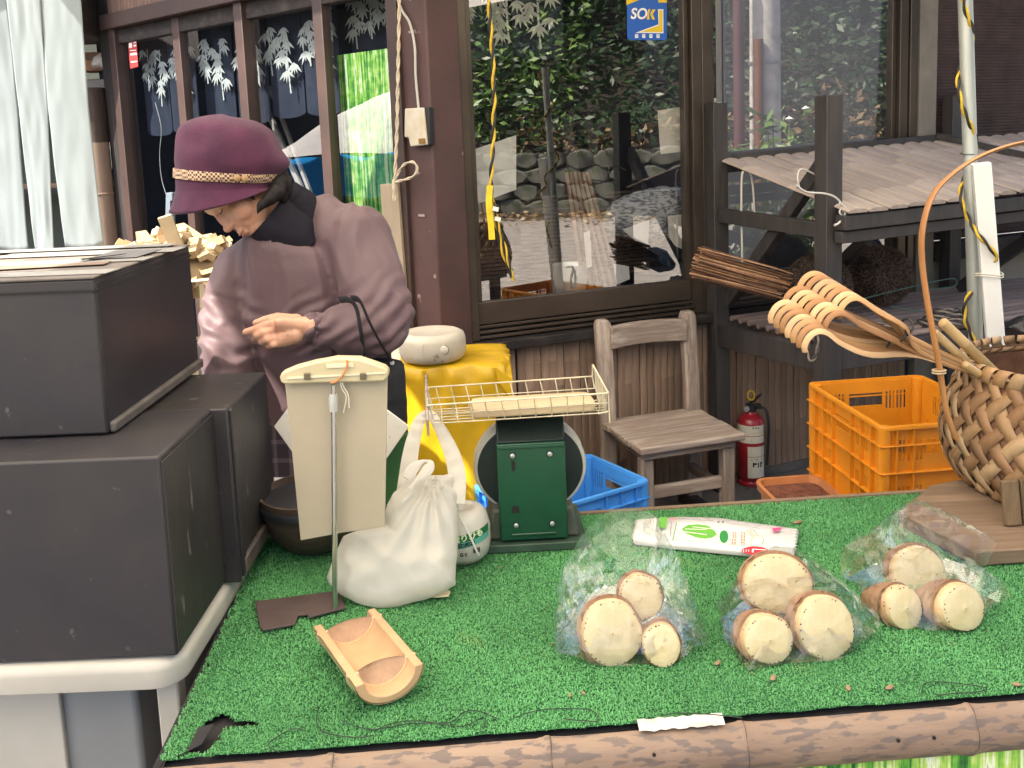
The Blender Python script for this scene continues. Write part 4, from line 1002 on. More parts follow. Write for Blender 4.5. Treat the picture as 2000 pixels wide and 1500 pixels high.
pprint([c5(*p) for p in ((440, 150), (520, 150), (500, 260), (410, 245))], gL, 'green_print')
for k in range(2): stroke([(360+k*30, 155), (350+k*30, 205)], rD, .0014); 
for k in range(3): stroke([(545+k*22, 150), (552+k*22, 180)], rD, .0012)
for k in range(7): stroke([(1730+6*k % 30, 265+32*k), (1785, 268+32*k)], wht, .0016, 'film_fringe')
# ------------------------------------------------------------------ bamboo shoots in clear film bags
face_m = mat('shoot_face', (.60, .51, .32), .45, col2=(.51, .42, .22), scale=26, bump=.25, bscale=120, sss=.15, spots=((.42, .30, .14), 55, .70))
rim_m = mat('shoot_rim', (.62, .47, .28), .5, col2=(.52, .34, .17), scale=30, bump=.3)
husk_m = mat('shoot_husk', (.21, .108, .058), .65, col2=(.38, .25, .145), scale=9, stretch=(1, 1, .3), bump=.5, bscale=80, spots=((.10, .05, .035), 22, .64))
dot_m = mat('root_dot', (.10, .05, .05), .6)
def shoot(px, py, rp, yd, axis, length, label, seed, squash=1.0, z=None):
    """cut bamboo shoot: pixel centre and radius of its cut face, depth, pointing direction of the tip"""
    rg = random.Random(seed); c = PZ(px, py, z) if z is not None else PY(px, py, yd)
    r = rp/F*((c-EYE).dot(V(0, math.cos(PITCH), -math.sin(PITCH))))
    ax = Vector(axis).normalized(); M = ax.to_track_quat('Z', 'Y').to_matrix()
    t = thing('bamboo_shoot', label, 'bamboo shoot', c, group='cut bamboo shoots in the film bags')
    n = 34; ph = [1+.075*noise.noise(V(math.cos(2*math.pi*k/n)*1.3, math.sin(2*math.pi*k/n)*1.3, seed)) for k in range(n)]
    def ring(rad, zz, wob=0): return [M @ V(rad*ph[k]*math.cos(2*math.pi*k/n), rad*squash*ph[k]*math.sin(2*math.pi*k/n), zz + wob*noise.noise(V(k*.7, zz*90, seed))) for k in range(n)]
    mb = MB(); rows = [ring(r*q/6, -.004*(1-(q/6)**2)*.5 + (.0015 if q == 6 else 0), .0003 if q < 6 else 0) for q in range(0, 7)]
    rows[0] = ring(r*.02, -.003)
    mb.loft(rows, cap=False); mb.add([M @ V(0, 0, -.003)], []); mb.build('cut_face', face_m, t, smooth=60)
    MB().loft([ring(r*.995, .001), ring(r*1.035, .004, .001), ring(r*1.045, .013, .004), ring(r*1.02, .026, .006)], cap=False).build('root_ring', rim_m, t, smooth=60)
    rows = []
    for i in range(12):
        u = i/11; rad = r*(1.05-.12*u-.55*u**2.4) + (.0045*r/.045 if i % 3 == 0 else 0)
        rows.append(ring(rad, .020+length*u, .008))
    MB().loft(rows).build('husk', husk_m, t, smooth=50)
    dm = MB()
    for layer in range(2):
        for k in range(30):
            if noise.noise(V(math.cos(k*.2)*2, math.sin(k*.2)*2, seed*3+layer)) < -.12 or rg.random() < .3: continue
            a = 2*math.pi*(k+rg.uniform(-.3, .3))/30; rad = r*(1.03 if layer else .955); zz = .006+.006*layer if layer else .0005
            q = M @ V(rad*math.cos(a), rad*squash*math.sin(a), zz)
            s_ = rg.uniform(.0010, .0019)
            dm.add([q+V(s_, 0, 0), q+V(0, s_, 0), q+V(-s_, 0, 0), q+V(0, -s_, 0), q+V(0, 0, s_), q-V(0, 0, s_)], [(0, 1, 4), (1, 2, 4), (2, 3, 4), (3, 0, 4), (1, 0, 5), (2, 1, 5), (3, 2, 5), (0, 3, 5)])
    d = dm.build('root_dots', dot_m, t); d['kind'] = 'stuff'
    return t
bagm = film('clear_film', (.80, .82, .80), .02, .07, .17, .3, .10, 30)
crease_m = film('film_crease', (.92, .93, .92), .25, .12, .4, .3, .1, 60)
def film_bag(outline, foot, top, ytop, label, df, db, seed, crumple=.008, hem=None):
    p0 = PZ(*foot, TZ+.004); p1 = PY(*top, ytop); nr = (p1-p0).cross(V(1, 0, 0)).normalized()
    if nr.y > 0: nr = -nr
    t = thing('film_bag', label, 'plastic bag', p0, group='film bags of bamboo shoots'); 
    mb = pillow([PP(x, y, p0, nr) for x, y in outline], nr, df, db, rings=17, nb=96, crumple=crumple*1.15, nscale=24, seed=seed, power=3.0)
    mb.v = [(p[0]-p0.x, p[1]-p0.y, max(p[2], TZ+.0065)-p0.z) for p in mb.v]
    mb.build('film', bagm, t, smooth=22)
    cm = MB(); rgc = random.Random(seed*5); nb_, rg_n = 96, 17
    for k in range(0):                                                # sharp folds in the film
        b = rgc.randrange(nb_); r0 = rgc.randrange(4, rg_n); pts = []
        for i in range(rgc.randrange(3, 6)):
            ri = r0-i
            if ri < 1: break
            pts.append(V(*mb.v[1+(ri-1)*nb_+(b % nb_)]) + nr*.0006); b += rgc.choice((-1, 0, 0, 1))
        if len(pts) > 1: cm.tube(pts, [.0002+.0004*rgc.random()*math.sin(math.pi*(i+.5)/len(pts)) for i in range(len(pts))], 4)
    if cm.v: co_ = cm.build('fold_creases', crease_m, t, smooth=60); co_['kind'] = 'stuff'
    return t, p0, nr
B1 = [(1080, 1272), (1083, 1200), (1092, 1130), (1122, 1072), (1165, 1022), (1195, 1004), (1245, 1000), (1282, 1012), (1306, 1052), (1330, 1105), (1352, 1165), (1372, 1215), (1387, 1256), (1350, 1264), (1332, 1290), (1275, 1300), (1190, 1306), (1135, 1290)]
B2 = [(1401, 1180), (1440, 1140), (1462, 1098), (1510, 1076), (1560, 1084), (1600, 1110), (1660, 1158), (1725, 1222), (1692, 1250), (1640, 1290), (1560, 1296), (1500, 1303), (1464, 1317), (1440, 1280), (1412, 1240)]
B3 = [(1640, 1078), (1700, 1040), (1780, 984), (1830, 1000), (1945, 1062), (1925, 1098), (1890, 1118), (1970, 1165), (1935, 1182), (1900, 1232), (1820, 1235), (1740, 1215), (1700, 1160), (1668, 1100)]
film_bag(B1, (1230, 1302), (1220, 1000), 1.56, 'upright clear film bag with three cut bamboo shoots, nearest the scale', .045, .12, 1)
film_bag(B2, (1560, 1298), (1520, 1076), 1.52, 'clear film bag with three cut bamboo shoots, middle one of three, sealed tight', .042, .12, 2, .006)
film_bag(B3, (1830, 1236), (1780, 984), 1.64, 'clear film bag of bamboo shoots with its loose top folded towards the basket', .040, .11, 3)
shoot(1196, 1237, 58, 0, (-0.10, 1, -0.34), .08, 'largest bamboo shoot in the bag nearest the scale', 1, 1.04, z=TZ+.048)
shoot(1292, 1262, 36, 0, (0.10, 1, -0.34), .08, 'small spotted bamboo shoot at the corner of the bag nearest the scale', 2, 1.1, z=TZ+.033)
shoot(1253, 1166, 42, 1.375, (0.00, 1, -0.34), .08, 'round bamboo shoot resting on two others in the bag nearest the scale', 3)
shoot(1503, 1250, 48, 0, (-0.12, 1, -0.34), .08, 'smaller lower bamboo shoot in the middle bag', 4, .95, z=TZ+.040)
shoot(1616, 1227, 57, 0, (-0.14, 1, -0.34), .08, 'lower bamboo shoot with rows of root dots in the middle bag', 5, z=TZ+.046)
shoot(1520, 1142, 66, 1.40, (0.03, 1, -0.34), .08, 'widest bamboo shoot on top in the middle bag', 6, .80)
shoot(1797, 1128, 50, 1.515, (0.03, 1, -0.34), .08, 'tall oval bamboo shoot on top in the bag towards the basket', 7, 1.16)
shoot(1770, 1188, 38, 0, (-0.30, 1, -0.34), .08, 'small lower bamboo shoot half hidden in the bag towards the basket', 8, 1.05, z=TZ+.034)
shoot(1884, 1188, 48, 0, (-0.30, 1, -0.34), .08, 'tilted brown husked bamboo shoot in the bag towards the basket', 9, .9, z=TZ+.040)
# ------------------------------------------------------------------ between the table and the shop wall
# ---- stand under a yellow sheet, with a round white weight on it
ys = thing('yellow_covered_stand', 'boxy stand draped in a bright yellow vinyl sheet', 'stand', (-.205, 3.03, 0))
ys.scale = (1.035, 1.0, .983)
yel = mat('yellow_vinyl', (.60, .37, .012), .42, var=.14, scale=5, bump=.5, bscale=7)
def drape(u, v):
    """skirt of the sheet: u round the stand, v down from the top edge"""
    a = u*2*math.pi; c, s_ = math.cos(a), math.sin(a); k = 1/max(abs(c), abs(s_)); e = .75
    x, y = .175*c*(k*e+1-e), .17*s_*(k*e+1-e)
    f = 1+.075*v*(1+math.sin(a*4+1.2)+.7*math.sin(a*9+v*1.5)+.4*math.sin(a*17)); return V(x*f, y*f, .80-.62*v - .012*math.sin(a*3)*v)
mb = MB(); NU, NV = 96, 14
rows = [[drape(i/NU, 0)*s_ + V(0, 0, .80*(1-s_)+.006*(1-s_)+.004*noise.noise(V(i*.2, s_*4, 0))) for i in range(NU)] for s_ in (.02, .4, .7, .9)]
rows += [[drape(i/NU, j/NV)*1.0 + V(math.cos(i/NU*6.283), math.sin(i/NU*6.283), 0)*(.016*(.5-abs(noise.noise(V(i*.11, j*.22+i*.04, 3))*2.2))) + V(0, 0, -.008 if j == 0 else 0) for i in range(NU)] for j in range(NV+1)]
mb.loft(rows, cap=True); mb.build('vinyl_sheet', yel, ys, smooth=70)
cor = [V(.13, -.165, .795), V(.185, -.172, .75), V(.178, -.178, .69), V(.165, -.17, .71), V(.14, -.168, .745)]
MB().prism(cor, (.0, .004, 0)).build('sheet_corner', yel, ys)
MB().prism([V(.05, -.15, .797), V(.185, -.172, .752), V(.175, -.05, .795), V(.10, .05, .80)], (0, 0, .003)).build('sheet_fold', yel, ys)
for x, y in ((-.14, -.13), (.14, -.13), (.14, .13), (-.14, .13)): MB().box((x, y, .39), (.03, .03, .78)).build('leg', MATS['dark_wood'], ys)
wg = thing('tent_weight', 'round dirty white plastic tent weight on the yellow covered stand', 'weight', (-.272, 2.96, .793))
MB().lathe([(.03, 0), (.092, .001), (.104, .010), (.110, .030), (.110, .068), (.104, .085), (.090, .093), (.078, .093), (.072, .089), (.001, .088)], 48).build('weight_shell', mat('dirty_white', (.58, .54, .46), .5, col2=(.48, .43, .33), scale=8, bump=.15, spots=((.28, .23, .16), 26, .68)), wg, smooth=60)
MB().lathe([(.0135, 0), (.0135, .004), (.011, .006)], 18, (.045, -.0995, .050), Matrix.Rotation(math.pi/2, 3, 'X')).build('filler_cap', mat('cap_white', (.62, .58, .48), .45), wg)
MB().lathe([(.0165, 0), (.0165, .0012)], 18, (.045, -.0985, .050), Matrix.Rotation(math.pi/2, 3, 'X')).build('cap_recess', mat('cap_shadow', (.30, .26, .20), .6), wg)
P = [V(-.02+.002*math.sin(i), -.1095+.004*abs(i-5)*.1, .012+.0075*i) for i in range(9)]
MB().tube(P, .0006, 5).build('mould_seam', MATS['cap_shadow'], wg)

# ---- plastic crates
def hole_panel(W_, H_, holes, M, m, parent, name='side_wall', th=.003, holes_name=None):
    xs = sorted({0, W_, *[h[0] for h in holes], *[h[1] for h in holes]}); ys_ = sorted({0, H_, *[h[2] for h in holes], *[h[3] for h in holes]})
    vs = [M @ V(x, 0, y) for y in ys_ for x in xs]; fs = []; n = len(xs)
    for j in range(len(ys_)-1):
        for i in range(n-1):
            cx, cy = (xs[i]+xs[i+1])/2, (ys_[j]+ys_[j+1])/2
            if any(h[0] < cx < h[1] and h[2] < cy < h[3] for h in holes): continue
            fs.append((j*n+i, j*n+i+1, (j+1)*n+i+1, (j+1)*n+i))
    used = sorted({i for f in fs for i in f}); mp_ = {a: b for b, a in enumerate(used)}
    o = MB().add([vs[i] for i in used], [tuple(mp_[i] for i in f) for f in fs]).build(name, m, parent, smooth=0, fix=False)
    md = o.modifiers.new('s', 'SOLIDIFY'); md.thickness = th; md.offset = 0
    return o
def crate(name, label, cat, loc, rotz, A, B, Hh, m, group=None, rows=3, inset=.014, taper=.012):
    """stacking crate A x B x Hh, origin at the centre of its base"""
    t = thing(name, label, cat, loc, rotz, group)
    for (w_, d_, rz) in ((A, B, 0), (B, A, 90), (A, B, 180), (B, A, 270)):
        R3 = Matrix.Rotation(math.radians(rz), 4, 'Z')
        M = R3 @ Matrix.Translation((-w_/2+inset, -d_/2+inset, 0)); ww = w_-2*inset
        holes = []
        c = ww/2
        holes.append((c-.055, c+.055, Hh-.085, Hh-.045))                         # hand hole
        for sgn in (-1, 1):
            for k in range(6):
                x = c+sgn*(.072+.012*k)
                if .02 < x < ww-.02:
                    holes.append((min(x, x+.006), max(x, x+.006), Hh-.10, Hh-.042))
                    if Hh > .25: holes.append((min(x, x+.006), max(x, x+.006), Hh*.36, Hh*.56))
        if Hh > .25:
            for r_ in range(3):
                for k in range(int(ww/.014)-3): holes.append((.02+k*.014, .029+k*.014, .03+r_*.016, .038+r_*.016))
        hole_panel(ww, Hh-.006, holes, M, m, t)
        rib = [V(0, 0, 0)]
        for k, z in enumerate([Hh*.02] + [Hh*(.08+.78*j/rows) for j in range(1, rows+1)]):   # horizontal ribs stand proud
            a_, b_ = R3 @ V(-w_/2+.004, -d_/2+inset*.5, z), R3 @ V(w_/2-.004, -d_/2+inset*.5, z)
            MB().bar(a_, b_, inset, .004).build('rib', m, t, bevel=.001)
        for k in range(1, 8):
            x = -w_/2 + w_*k/8
            if abs(x) < .05: continue
            MB().bar(R3 @ V(x, -d_/2+inset*.55, .004), R3 @ V(x, -d_/2+inset*.55, Hh-.012), .004, inset*.9, up=R3 @ V(0, 1, 0)).build('upright_rib', m, t)
    for sx in (-1, 1):
        for sy in (-1, 1):
            c = V(sx*(A/2-.02), sy*(B/2-.02), 0); ring = lambda z, r: [c+V(r*math.cos(2*math.pi*k/16), r*math.sin(2*math.pi*k/16), z) for k in range(16)]
            MB().loft([ring(.002, .016), ring(Hh-.004, .0185)]).build('corner_column', m, t, smooth=60)
    o0 = rrect(A/2, B/2, .026, 0, 5); o1 = rrect(A/2-.013, B/2-.013, .016, 0, 5)
    mb = MB(); z0, z1 = Hh-.010, Hh
    rings = [[V(p.x, p.y, z0) for p in o0], [V(p.x, p.y, z1-.002) for p in o0], [V(p.x*.996, p.y*.996, z1) for p in o0], [V(p.x, p.y, z1) for p in o1], [V(p.x, p.y, z0) for p in o1], [V(p.x, p.y, z0) for p in o0]]
    mb.loft(rings, cap=False); mb.build('rim', m, t, smooth=50)
    hole_panel(A-.03, B-.03, [(x*.03+.02, x*.03+.04, y*.03+.02, y*.03+.04) for x in range(int((A-.06)/.03)) for y in range(int((B-.06)/.03))], Matrix.Translation((-A/2+.015, B/2-.015, .012)) @ Matrix.Rotation(math.radians(-90), 4, 'X') @ Matrix.Scale(-1, 4, V(0, 0, 1)) @ Matrix.Scale(1, 4) if 0 else Matrix.Translation((-A/2+.015, -B/2+.015, .012)) @ Matrix.Rotation(math.radians(-90), 4, 'X') @ Matrix.Scale(-1, 4, V(0, 0, 1)), m, t, name='floor_grid')
    return t
bluep = mat('blue_plastic', (.065, .31, .78), .38, var=.12, scale=4); orangep = mat('orange_plastic', (.72, .265, .015), .40, var=.12, scale=5, spots=((.22, .08, .02), 26, .735))
Fc, Rc, Kc = PZ(1030, 1010, .40), PZ(1272, 938, .40), PZ(1145, 893, .40)
ub = (Rc-Fc); rzb = math.atan2(ub.y, ub.x); wb2 = V(-math.sin(rzb), math.cos(rzb), 0)
cb = Fc + ub*.5 + wb2*.165; cb.z = 0
crate('blue_crate', 'empty bright blue plastic crate on the ground behind the scale', 'crate', cb, rzb, ub.length, .33, .40, bluep, rows=4)
na, fa = PZ(1717, 834, .70), PZ(1577, 748, .70); dv = (fa-na); rzo = math.atan2(dv.y, dv.x)-math.pi/2
co = na + dv*.5 + V(math.cos(rzo), math.sin(rzo), 0)*.19; co.z = .31
crate('orange_crate', 'tall orange plastic harvest crate beside the woven basket', 'crate', co, rzo, .38, dv.length+.02, .39, orangep, rows=4)
# folded clear bags inside the orange crate
cbg = pillow([co+V(.02+.09*math.cos(a), -.02+.09*math.sin(a), .10) for a in np.linspace(0, 6.1, 14)], (0, 0, 1), .09, .06, rings=8, nb=40, crumple=.02, nscale=12, seed=6)
cbg.v = [(p[0]-co.x, p[1]-co.y, max(p[2], .33)-co.z) for p in cbg.v]
cg = thing('crumpled_film', 'crumpled clear plastic wrap lying inside the orange crate', 'plastic wrap', co); cbg.build('wrap', bagm, cg)
# terracotta coloured planter under it
pl0 = PZ(1585, 992, .285)
pn = thing('planter', 'terracotta coloured plastic planter with dry brown soil beside the orange crate', 'planter', (.822, 2.62, .155), rzo); pn.scale = (.72, 1.0, 1.0)
terr = mat('terracotta_plastic', (.50, .20, .075), .55, var=.15, scale=6)
mb = MB(); mb.loft([rrect(.11, .07, .04, 0), rrect(.13, .09, .045, .255), rrect(.142, .102, .05, .260), rrect(.144, .104, .05, .280), rrect(.130, .090, .042, .282), rrect(.124, .084, .04, .25)], cap=False); mb.build('pot', terr, pn, smooth=50)
MB().loft([rrect(.124, .084, .04, .262), rrect(.05, .03, .015, .268)], cap=True).build('soil', mat('dry_soil', (.16, .055, .03), .95, var=.5, scale=40, bump=1.0, bscale=80), pn)
for x_, y_ in ((-.09, -.05), (.09, -.05), (.09, .05), (-.09, .05)): MB().box((x_, y_, -.0775), (.02, .02, .155)).build('stand_leg', MATS['dark_wood'], pn)
cs = thing('crate_support', 'dark wooden box carrying the orange crate', 'box', (co.x, co.y, 0), rzo)
MB().box((0, 0, .15), (.34, .40, .30)).build('carcass', MATS['dark_wood'], cs, bevel=.004); MB().box((0, 0, .304), (.36, .42, .010)).build('lid', MATS['dark_wood_x'], cs, bevel=.002)

# ---- weathered wooden chair against the wall
CR = math.radians(17.4)
chair = thing('wooden_chair', 'weathered grey wooden chair with a plain rail back standing by the bamboo wall', 'chair', (.570, 3.355, 0), CR)
cw = wood('weathered_z', (.66, .56, .46), (.27, .21, .17), axis='Z', bump=.9, ring=10, fine=60); cwx = wood('weathered_x', (.70, .60, .51), (.30, .235, .19), axis='X', bump=1.0, ring=12, fine=60); cwy = wood('weathered_y', (.38, .30, .24), (.15, .11, .09), axis='Y', bump=.9)
SZ = .40
for k in range(4):                                                     # four boards make the seat
    y0 = -.185+k*.093
    mb = MB(); w_ = .209 + (.004 if k % 2 else 0)
    mb.box((0, y0+.0445, SZ-.012), (w_*2, .0905, .026)); mb.build('seat_board', cwx, chair, bevel=.006, seg=3)
for sx in (-1, 1):
    fx = sx*.165
    MB().bar((fx, -.125, .0), (fx, -.125, SZ-.055), .048, .042, up=(0, 1, 0)).build('front_leg', cw, chair, bevel=.006)
    zs = [(.175, 0), (.175, SZ), (.185, .52), (.205, .80)]
    mb = MB(); prof = []
    for yy, zz in ((.165, 0), (.165, .38), (.172, .55), (.195, .775), (.198, .795)):
        wz = .034 if zz < .79 else .024
        prof.append([V(sx*.183-wz+.003, yy-.021, zz), V(sx*.183+wz-.003, yy-.021, zz), V(sx*.183+wz-.003, yy+.021, zz), V(sx*.183-wz+.003, yy+.021, zz)])
    mb.loft(prof); mb.build('back_post', cw, chair, bevel=.009, seg=3)
    MB().box((fx, .02, SZ-.043), (.034, .30, .036)).build('side_rail', cwy, chair, bevel=.004)
    MB().box((fx, .02, .17), (.026, .26, .034)).build('side_stretcher', cwy, chair, bevel=.004)
    MB().box((fx, .02, .025), (.05, .40, .05)).build('runner', mat('runner_dark', (.035, .028, .026), .8, var=.3), chair, bevel=.006)
MB().box((0, -.145, SZ-.040), (.37, .028, .030)).build('front_rail', cwx, chair, bevel=.004)
MB().box((.0, -.115, .205), (.30, .026, .045)).build('stretcher', cwx, chair, bevel=.005)
mb = MB(); mb.loft([[V(x, .170+.018*(1-(x/.16)**2)+dy, .724+dz+.006*(1-(x/.16)**2)) for dy, dz in ((-.015, -.044), (.015, -.044), (.015, .044), (-.015, .044))] for x in np.linspace(-.162, .162, 11)]); mb.build('top_rail', cwx, chair, bevel=.005, smooth=50)

# ---- fire extinguisher
fe = thing('fire_extinguisher', 'small red fire extinguisher with white instruction labels standing by the wall', 'fire extinguisher', PZ(1467, 943, 0))
fe.rotation_euler.z = math.radians(-22)
redm = mat('red_enamel', (.33, .018, .028), .3, var=.15, scale=4, coat=.3)
k_ = .40/.40
MB().lathe([(.045, 0), (.056, .004), (.056, .018), (.052, .022), (.052, .025), (.057, .030), (.057, .265), (.052, .285), (.038, .300), (.022, .306), (.020, .318)], 36).build('cylinder', redm, fe, smooth=60)
blkp = mat('black_plastic', (.015, .015, .017), .45)
MB().lathe([(.020, .316), (.022, .320), (.022, .345), (.014, .35)], 18).build('valve', mat('valve_dark', (.05, .05, .05), .4, .5), fe)
MB().lathe([(.012, 0), (.012, .012)], 14, (-.012, -.022, .334), rot90).build('pressure_gauge', mat('gauge_grey', (.30, .30, .30), .4), fe)
MB().prism([V(-.012, -.008, .350), V(.038, -.008, .352), V(.046, -.008, .346), (V(.040, -.008, .338)), V(-.012, -.008, .342)], (0, .016, 0)).build('carry_handle', blkp, fe, bevel=.002)
MB().prism([V(-.010, -.008, .352), V(.010, -.008, .372), V(.044, -.008, .398), V(.048, -.008, .392), V(.016, -.008, .358)], (0, .016, 0)).build('lever', blkp, fe, bevel=.002)
P = [V(.004+.014*math.cos(a), -.012, .388+.020*math.sin(a)) for a in np.linspace(0, 6.28, 18, endpoint=False)]
MB().tube(P, .0035, 6, closed=True).build('safety_ring', mat('ring_yellow', (.62, .40, .03), .4), fe)
MB().tube(smooth_path([V(.02, .01, .33), V(.060, .01, .325), V(.074, .0, .26), V(.070, -.005, .15), V(.066, -.01, .09)], 6), .006, 8).build('hose', blkp, fe, smooth=60)
labm = mat('label_cream', (.66, .63, .52), .5)
def fband(z0, z1, a0, a1, m, name, r=.0576): return MB().grid(lambda u, v: V(r*math.sin(a0+(a1-a0)*u), -r*math.cos(a0+(a1-a0)*u), z0+(z1-z0)*v), 20, 1).build(name, m, fe)
fband(.192, .268, -1.25, 1.3, labm, 'upper_label'); fband(.042, .178, -.10, 1.3, labm, 'lower_label'); fband(.222, .2245, -1.25, 1.3, redm, 'label_line', .0579); fband(.1325, .1345, -.1, 1.3, redm, 'label_line', .0579)
def blocks(spec, name):
    mb = MB()
    for x, z, w_, h_ in spec: mb.box((x, -.0581, z), (w_, .0002, h_))
    o = mb.build(name, ink, fe, smooth=0); bend(o, .0581); o['kind'] = 'stuff'
o = text_obj('ヤマト', 'lettering', .012, frame(V(1, 0, 0), V(0, 0, 1), V(0, -1, 0), V(.030, -.0580, .258)), ink, fe, bold=True); bend(o, .0580)
rb_ = random.Random(5)
blocks([(-.045+.0*k, .213-.0035*k, .030, .0012) for k in range(5)] + [(.03, .2145-.004*k, .04, .0014) for k in range(4)], 'label_text')
blocks([(.033, .172-.0042*k, .050+rb_.uniform(-.01, .0), .0014) for k in range(9)], 'label_text')
blocks([(.02, .122, .022, .004), (.046, .122, .022, .004), (.018, .10, .006, .02), (.026, .104, .012, .008), (.046, .098, .018, .022), (.055, .106, .008, .01), (.03, .075, .04, .0015), (.03, .07, .04, .0015), (.03, .060, .03, .0015), (.024, .05, .03, .0015)], 'pictogram')
for x, c in ((.020, (.62, .56, .40)), (.034, (.60, .56, .45)), (.050, (.70, .60, .12))):
    o = MB().lathe([(.0055, 0), (.0055, .0004)], 14, (x, -.0580, .238), rot90).build('class_mark', mat('mark_%d' % int(x*1000), c, .4), fe); bend(o, .0580)

# ---- wooden board under the basket
bd_ = thing('plank_board', 'rough wooden board on the turf under the woven basket', 'board', PZ(1850, 1040, TZ)); q0 = Vector(bd_.location)
pl_ = [PZ(1756, 1000, TZ+.034), PZ(1905, 1078, TZ+.034), PZ(1905, 1078, TZ+.034)+V(.75, .045, 0), PZ(1756, 1000, TZ+.034)+V(.62, .30, 0), PZ(1756, 1000, TZ+.034)+V(.12, .13, 0)]
MB().prism([V(p.x-q0.x, p.y-q0.y, .006) for p in pl_], (0, 0, .028)).build('plank', wood('board_brown', (.27, .185, .12), (.15, .10, .065), axis='X', bump=.5, ring=9), bd_, bevel=.003)

# ---- woven bamboo basket
BX, BY, BZ0 = 1.165, 1.865, TZ+.036
bk = thing('woven_basket', 'large woven bamboo strip basket with an arched handle on the wooden board', 'basket', (BX, BY, BZ0))
stripm = [wood('strip_%d' % k, c, tuple(q*.62 for q in c), axis='Z', rough=.5, bump=.2, ring=3, fine=22) for k, c in enumerate(((.47, .285, .14), (.40, .235, .115), (.55, .37, .20), (.33, .185, .09)))]
BH = .245
def brad(h): return .225 + .035*math.sin(math.pi*min(1, h*1.0)**.8) - .01*h
def bpt(th, h, off):
    r = brad(h)+off; c, s_ = math.cos(th), math.sin(th); k = 1/max(abs(c), abs(s_)); sq = (.30*(1-h)); q = (1-sq)+sq*k*.9
    return V(r*q*c, r*q*s_, h*BH)
NS = 30; Hn = 15; pitch = 2*math.pi/NS; rb2 = random.Random(1)
for fam in (1, -1):
    for i in range(NS):
        mb = MB(); vs = []; fs = []
        steps = 34
        for j in range(steps+1):
            h = j/steps; run = h*7.4                                       # cells climbed
            th = (i + fam*run*.5)*pitch
            ph_ = math.cos(math.pi*(run + (0 if fam > 0 else 1)))
            off = .0024*ph_
            wdt = pitch*.66
            tw_ = .000
            for e in (-1, 0, 1): vs.append(bpt(th+e*wdt*.5, h, off + (.0008 if e == 0 else -.0003)))
        for j in range(steps):
            for e in range(2): a = j*3+e; fs.append((a, a+1, a+4, a+3))
        o = mb.add(vs, fs).build('woven_strip', rb2.choice(stripm), bk, fix=False, smooth=180)
        md = o.modifiers.new('s', 'SOLIDIFY'); md.thickness = .0012; md.offset = 0
lin = MB().loft([[bpt(2*math.pi*k/40, h, -.006) for k in range(40)] for h in np.linspace(0, 1, 8)], cap=False).build('inner_lining', mat('basket_inside', (.16, .075, .04), .7, col2=(.26, .13, .07), scale=16), bk)
MB().loft([[bpt(2*math.pi*k/40, 0, -.004)*s_ + V(0, 0, .012) for k in range(40)] for s_ in (1, .5, .02)], cap=True).build('basket_floor', stripm[1], bk)
for i in range(40):                                                    # rim binding, wound strip by strip
    th0 = 2*math.pi*i/40; vs = []; fs = []
    for j in range(11):
        a = -math.pi*.9 + 2*math.pi*.9*j/10; tt = th0 + .16*(j/10)
        for e in (-1, 1):
            th = tt + e*.062; base_ = bpt(th, 1.0, 0); nrm_ = V(math.cos(th), math.sin(th), 0)
            vs.append(base_ + nrm_*(.011*math.cos(a)) + V(0, 0, .004+.019*math.sin(a)))
    for j in range(10): fs.append((2*j, 2*j+1, 2*j+3, 2*j+2))
    o = MB().add(vs, fs).build('rim_binding', stripm[i % 3], bk, fix=False, smooth=180); md = o.modifiers.new('s', 'SOLIDIFY'); md.thickness = .0014
hl = smooth_path([V(p.x-BX, p.y-BY, p.z-BZ0) for p in (PY(1868, 858, 1.735), PY(1848, 800, 1.74), PY(1832, 700, 1.755), PY(1813, 600, 1.77), PY(1801, 510, 1.785), PY(1803, 440, 1.79), PY(1826, 375, 1.80), PY(1880, 325, 1.81), PY(1945, 293, 1.82), PY(2020, 278, 1.83), PY(2110, 300, 1.84), PY(2200, 400, 1.85), PY(2240, 560, 1.86), PY(2250, 760, 1.87))], 6)
MB().tube(hl, [(.0040, .0125)]*len(hl), 8, flat=(1, 0, .2)).build('handle', wood('handle_strip', (.48, .25, .105), (.36, .17, .065), axis='Z', rough=.4, bump=.1, ring=3, fine=18), bk, smooth=45)
hq = PY(1834, 728, 1.745)
P = [V(hq.x-BX, hq.y-BY, hq.z-BZ0)+V(.013*math.cos(a), .009*math.sin(a), 0) for a in np.linspace(0, 6.28, 12, endpoint=False)]
for dz in (0, .005): MB().tube([p+V(0, 0, dz) for p in P], .0016, 6, closed=True).build('handle_tie', mat('tie_tan', (.50, .38, .22), .6), bk)
f0 = PZ(1984, 1030, TZ+.036)
MB().bar(V(f0.x-BX, f0.y-BY+.01, .0), V(f0.x-BX-.004, f0.y-BY+.022, .085), .032, .012, up=(0, 1, 0)).build('foot', wood('foot_wood', (.26, .175, .09), (.12, .08, .045), axis='Z'), bk, bevel=.003)
MB().bar(V(f0.x-BX+.033, f0.y-BY+.012, .0), V(f0.x-BX+.030, f0.y-BY+.024, .085), .028, .012, up=(0, 1, 0)).build('foot', MATS['foot_wood'], bk, bevel=.003)

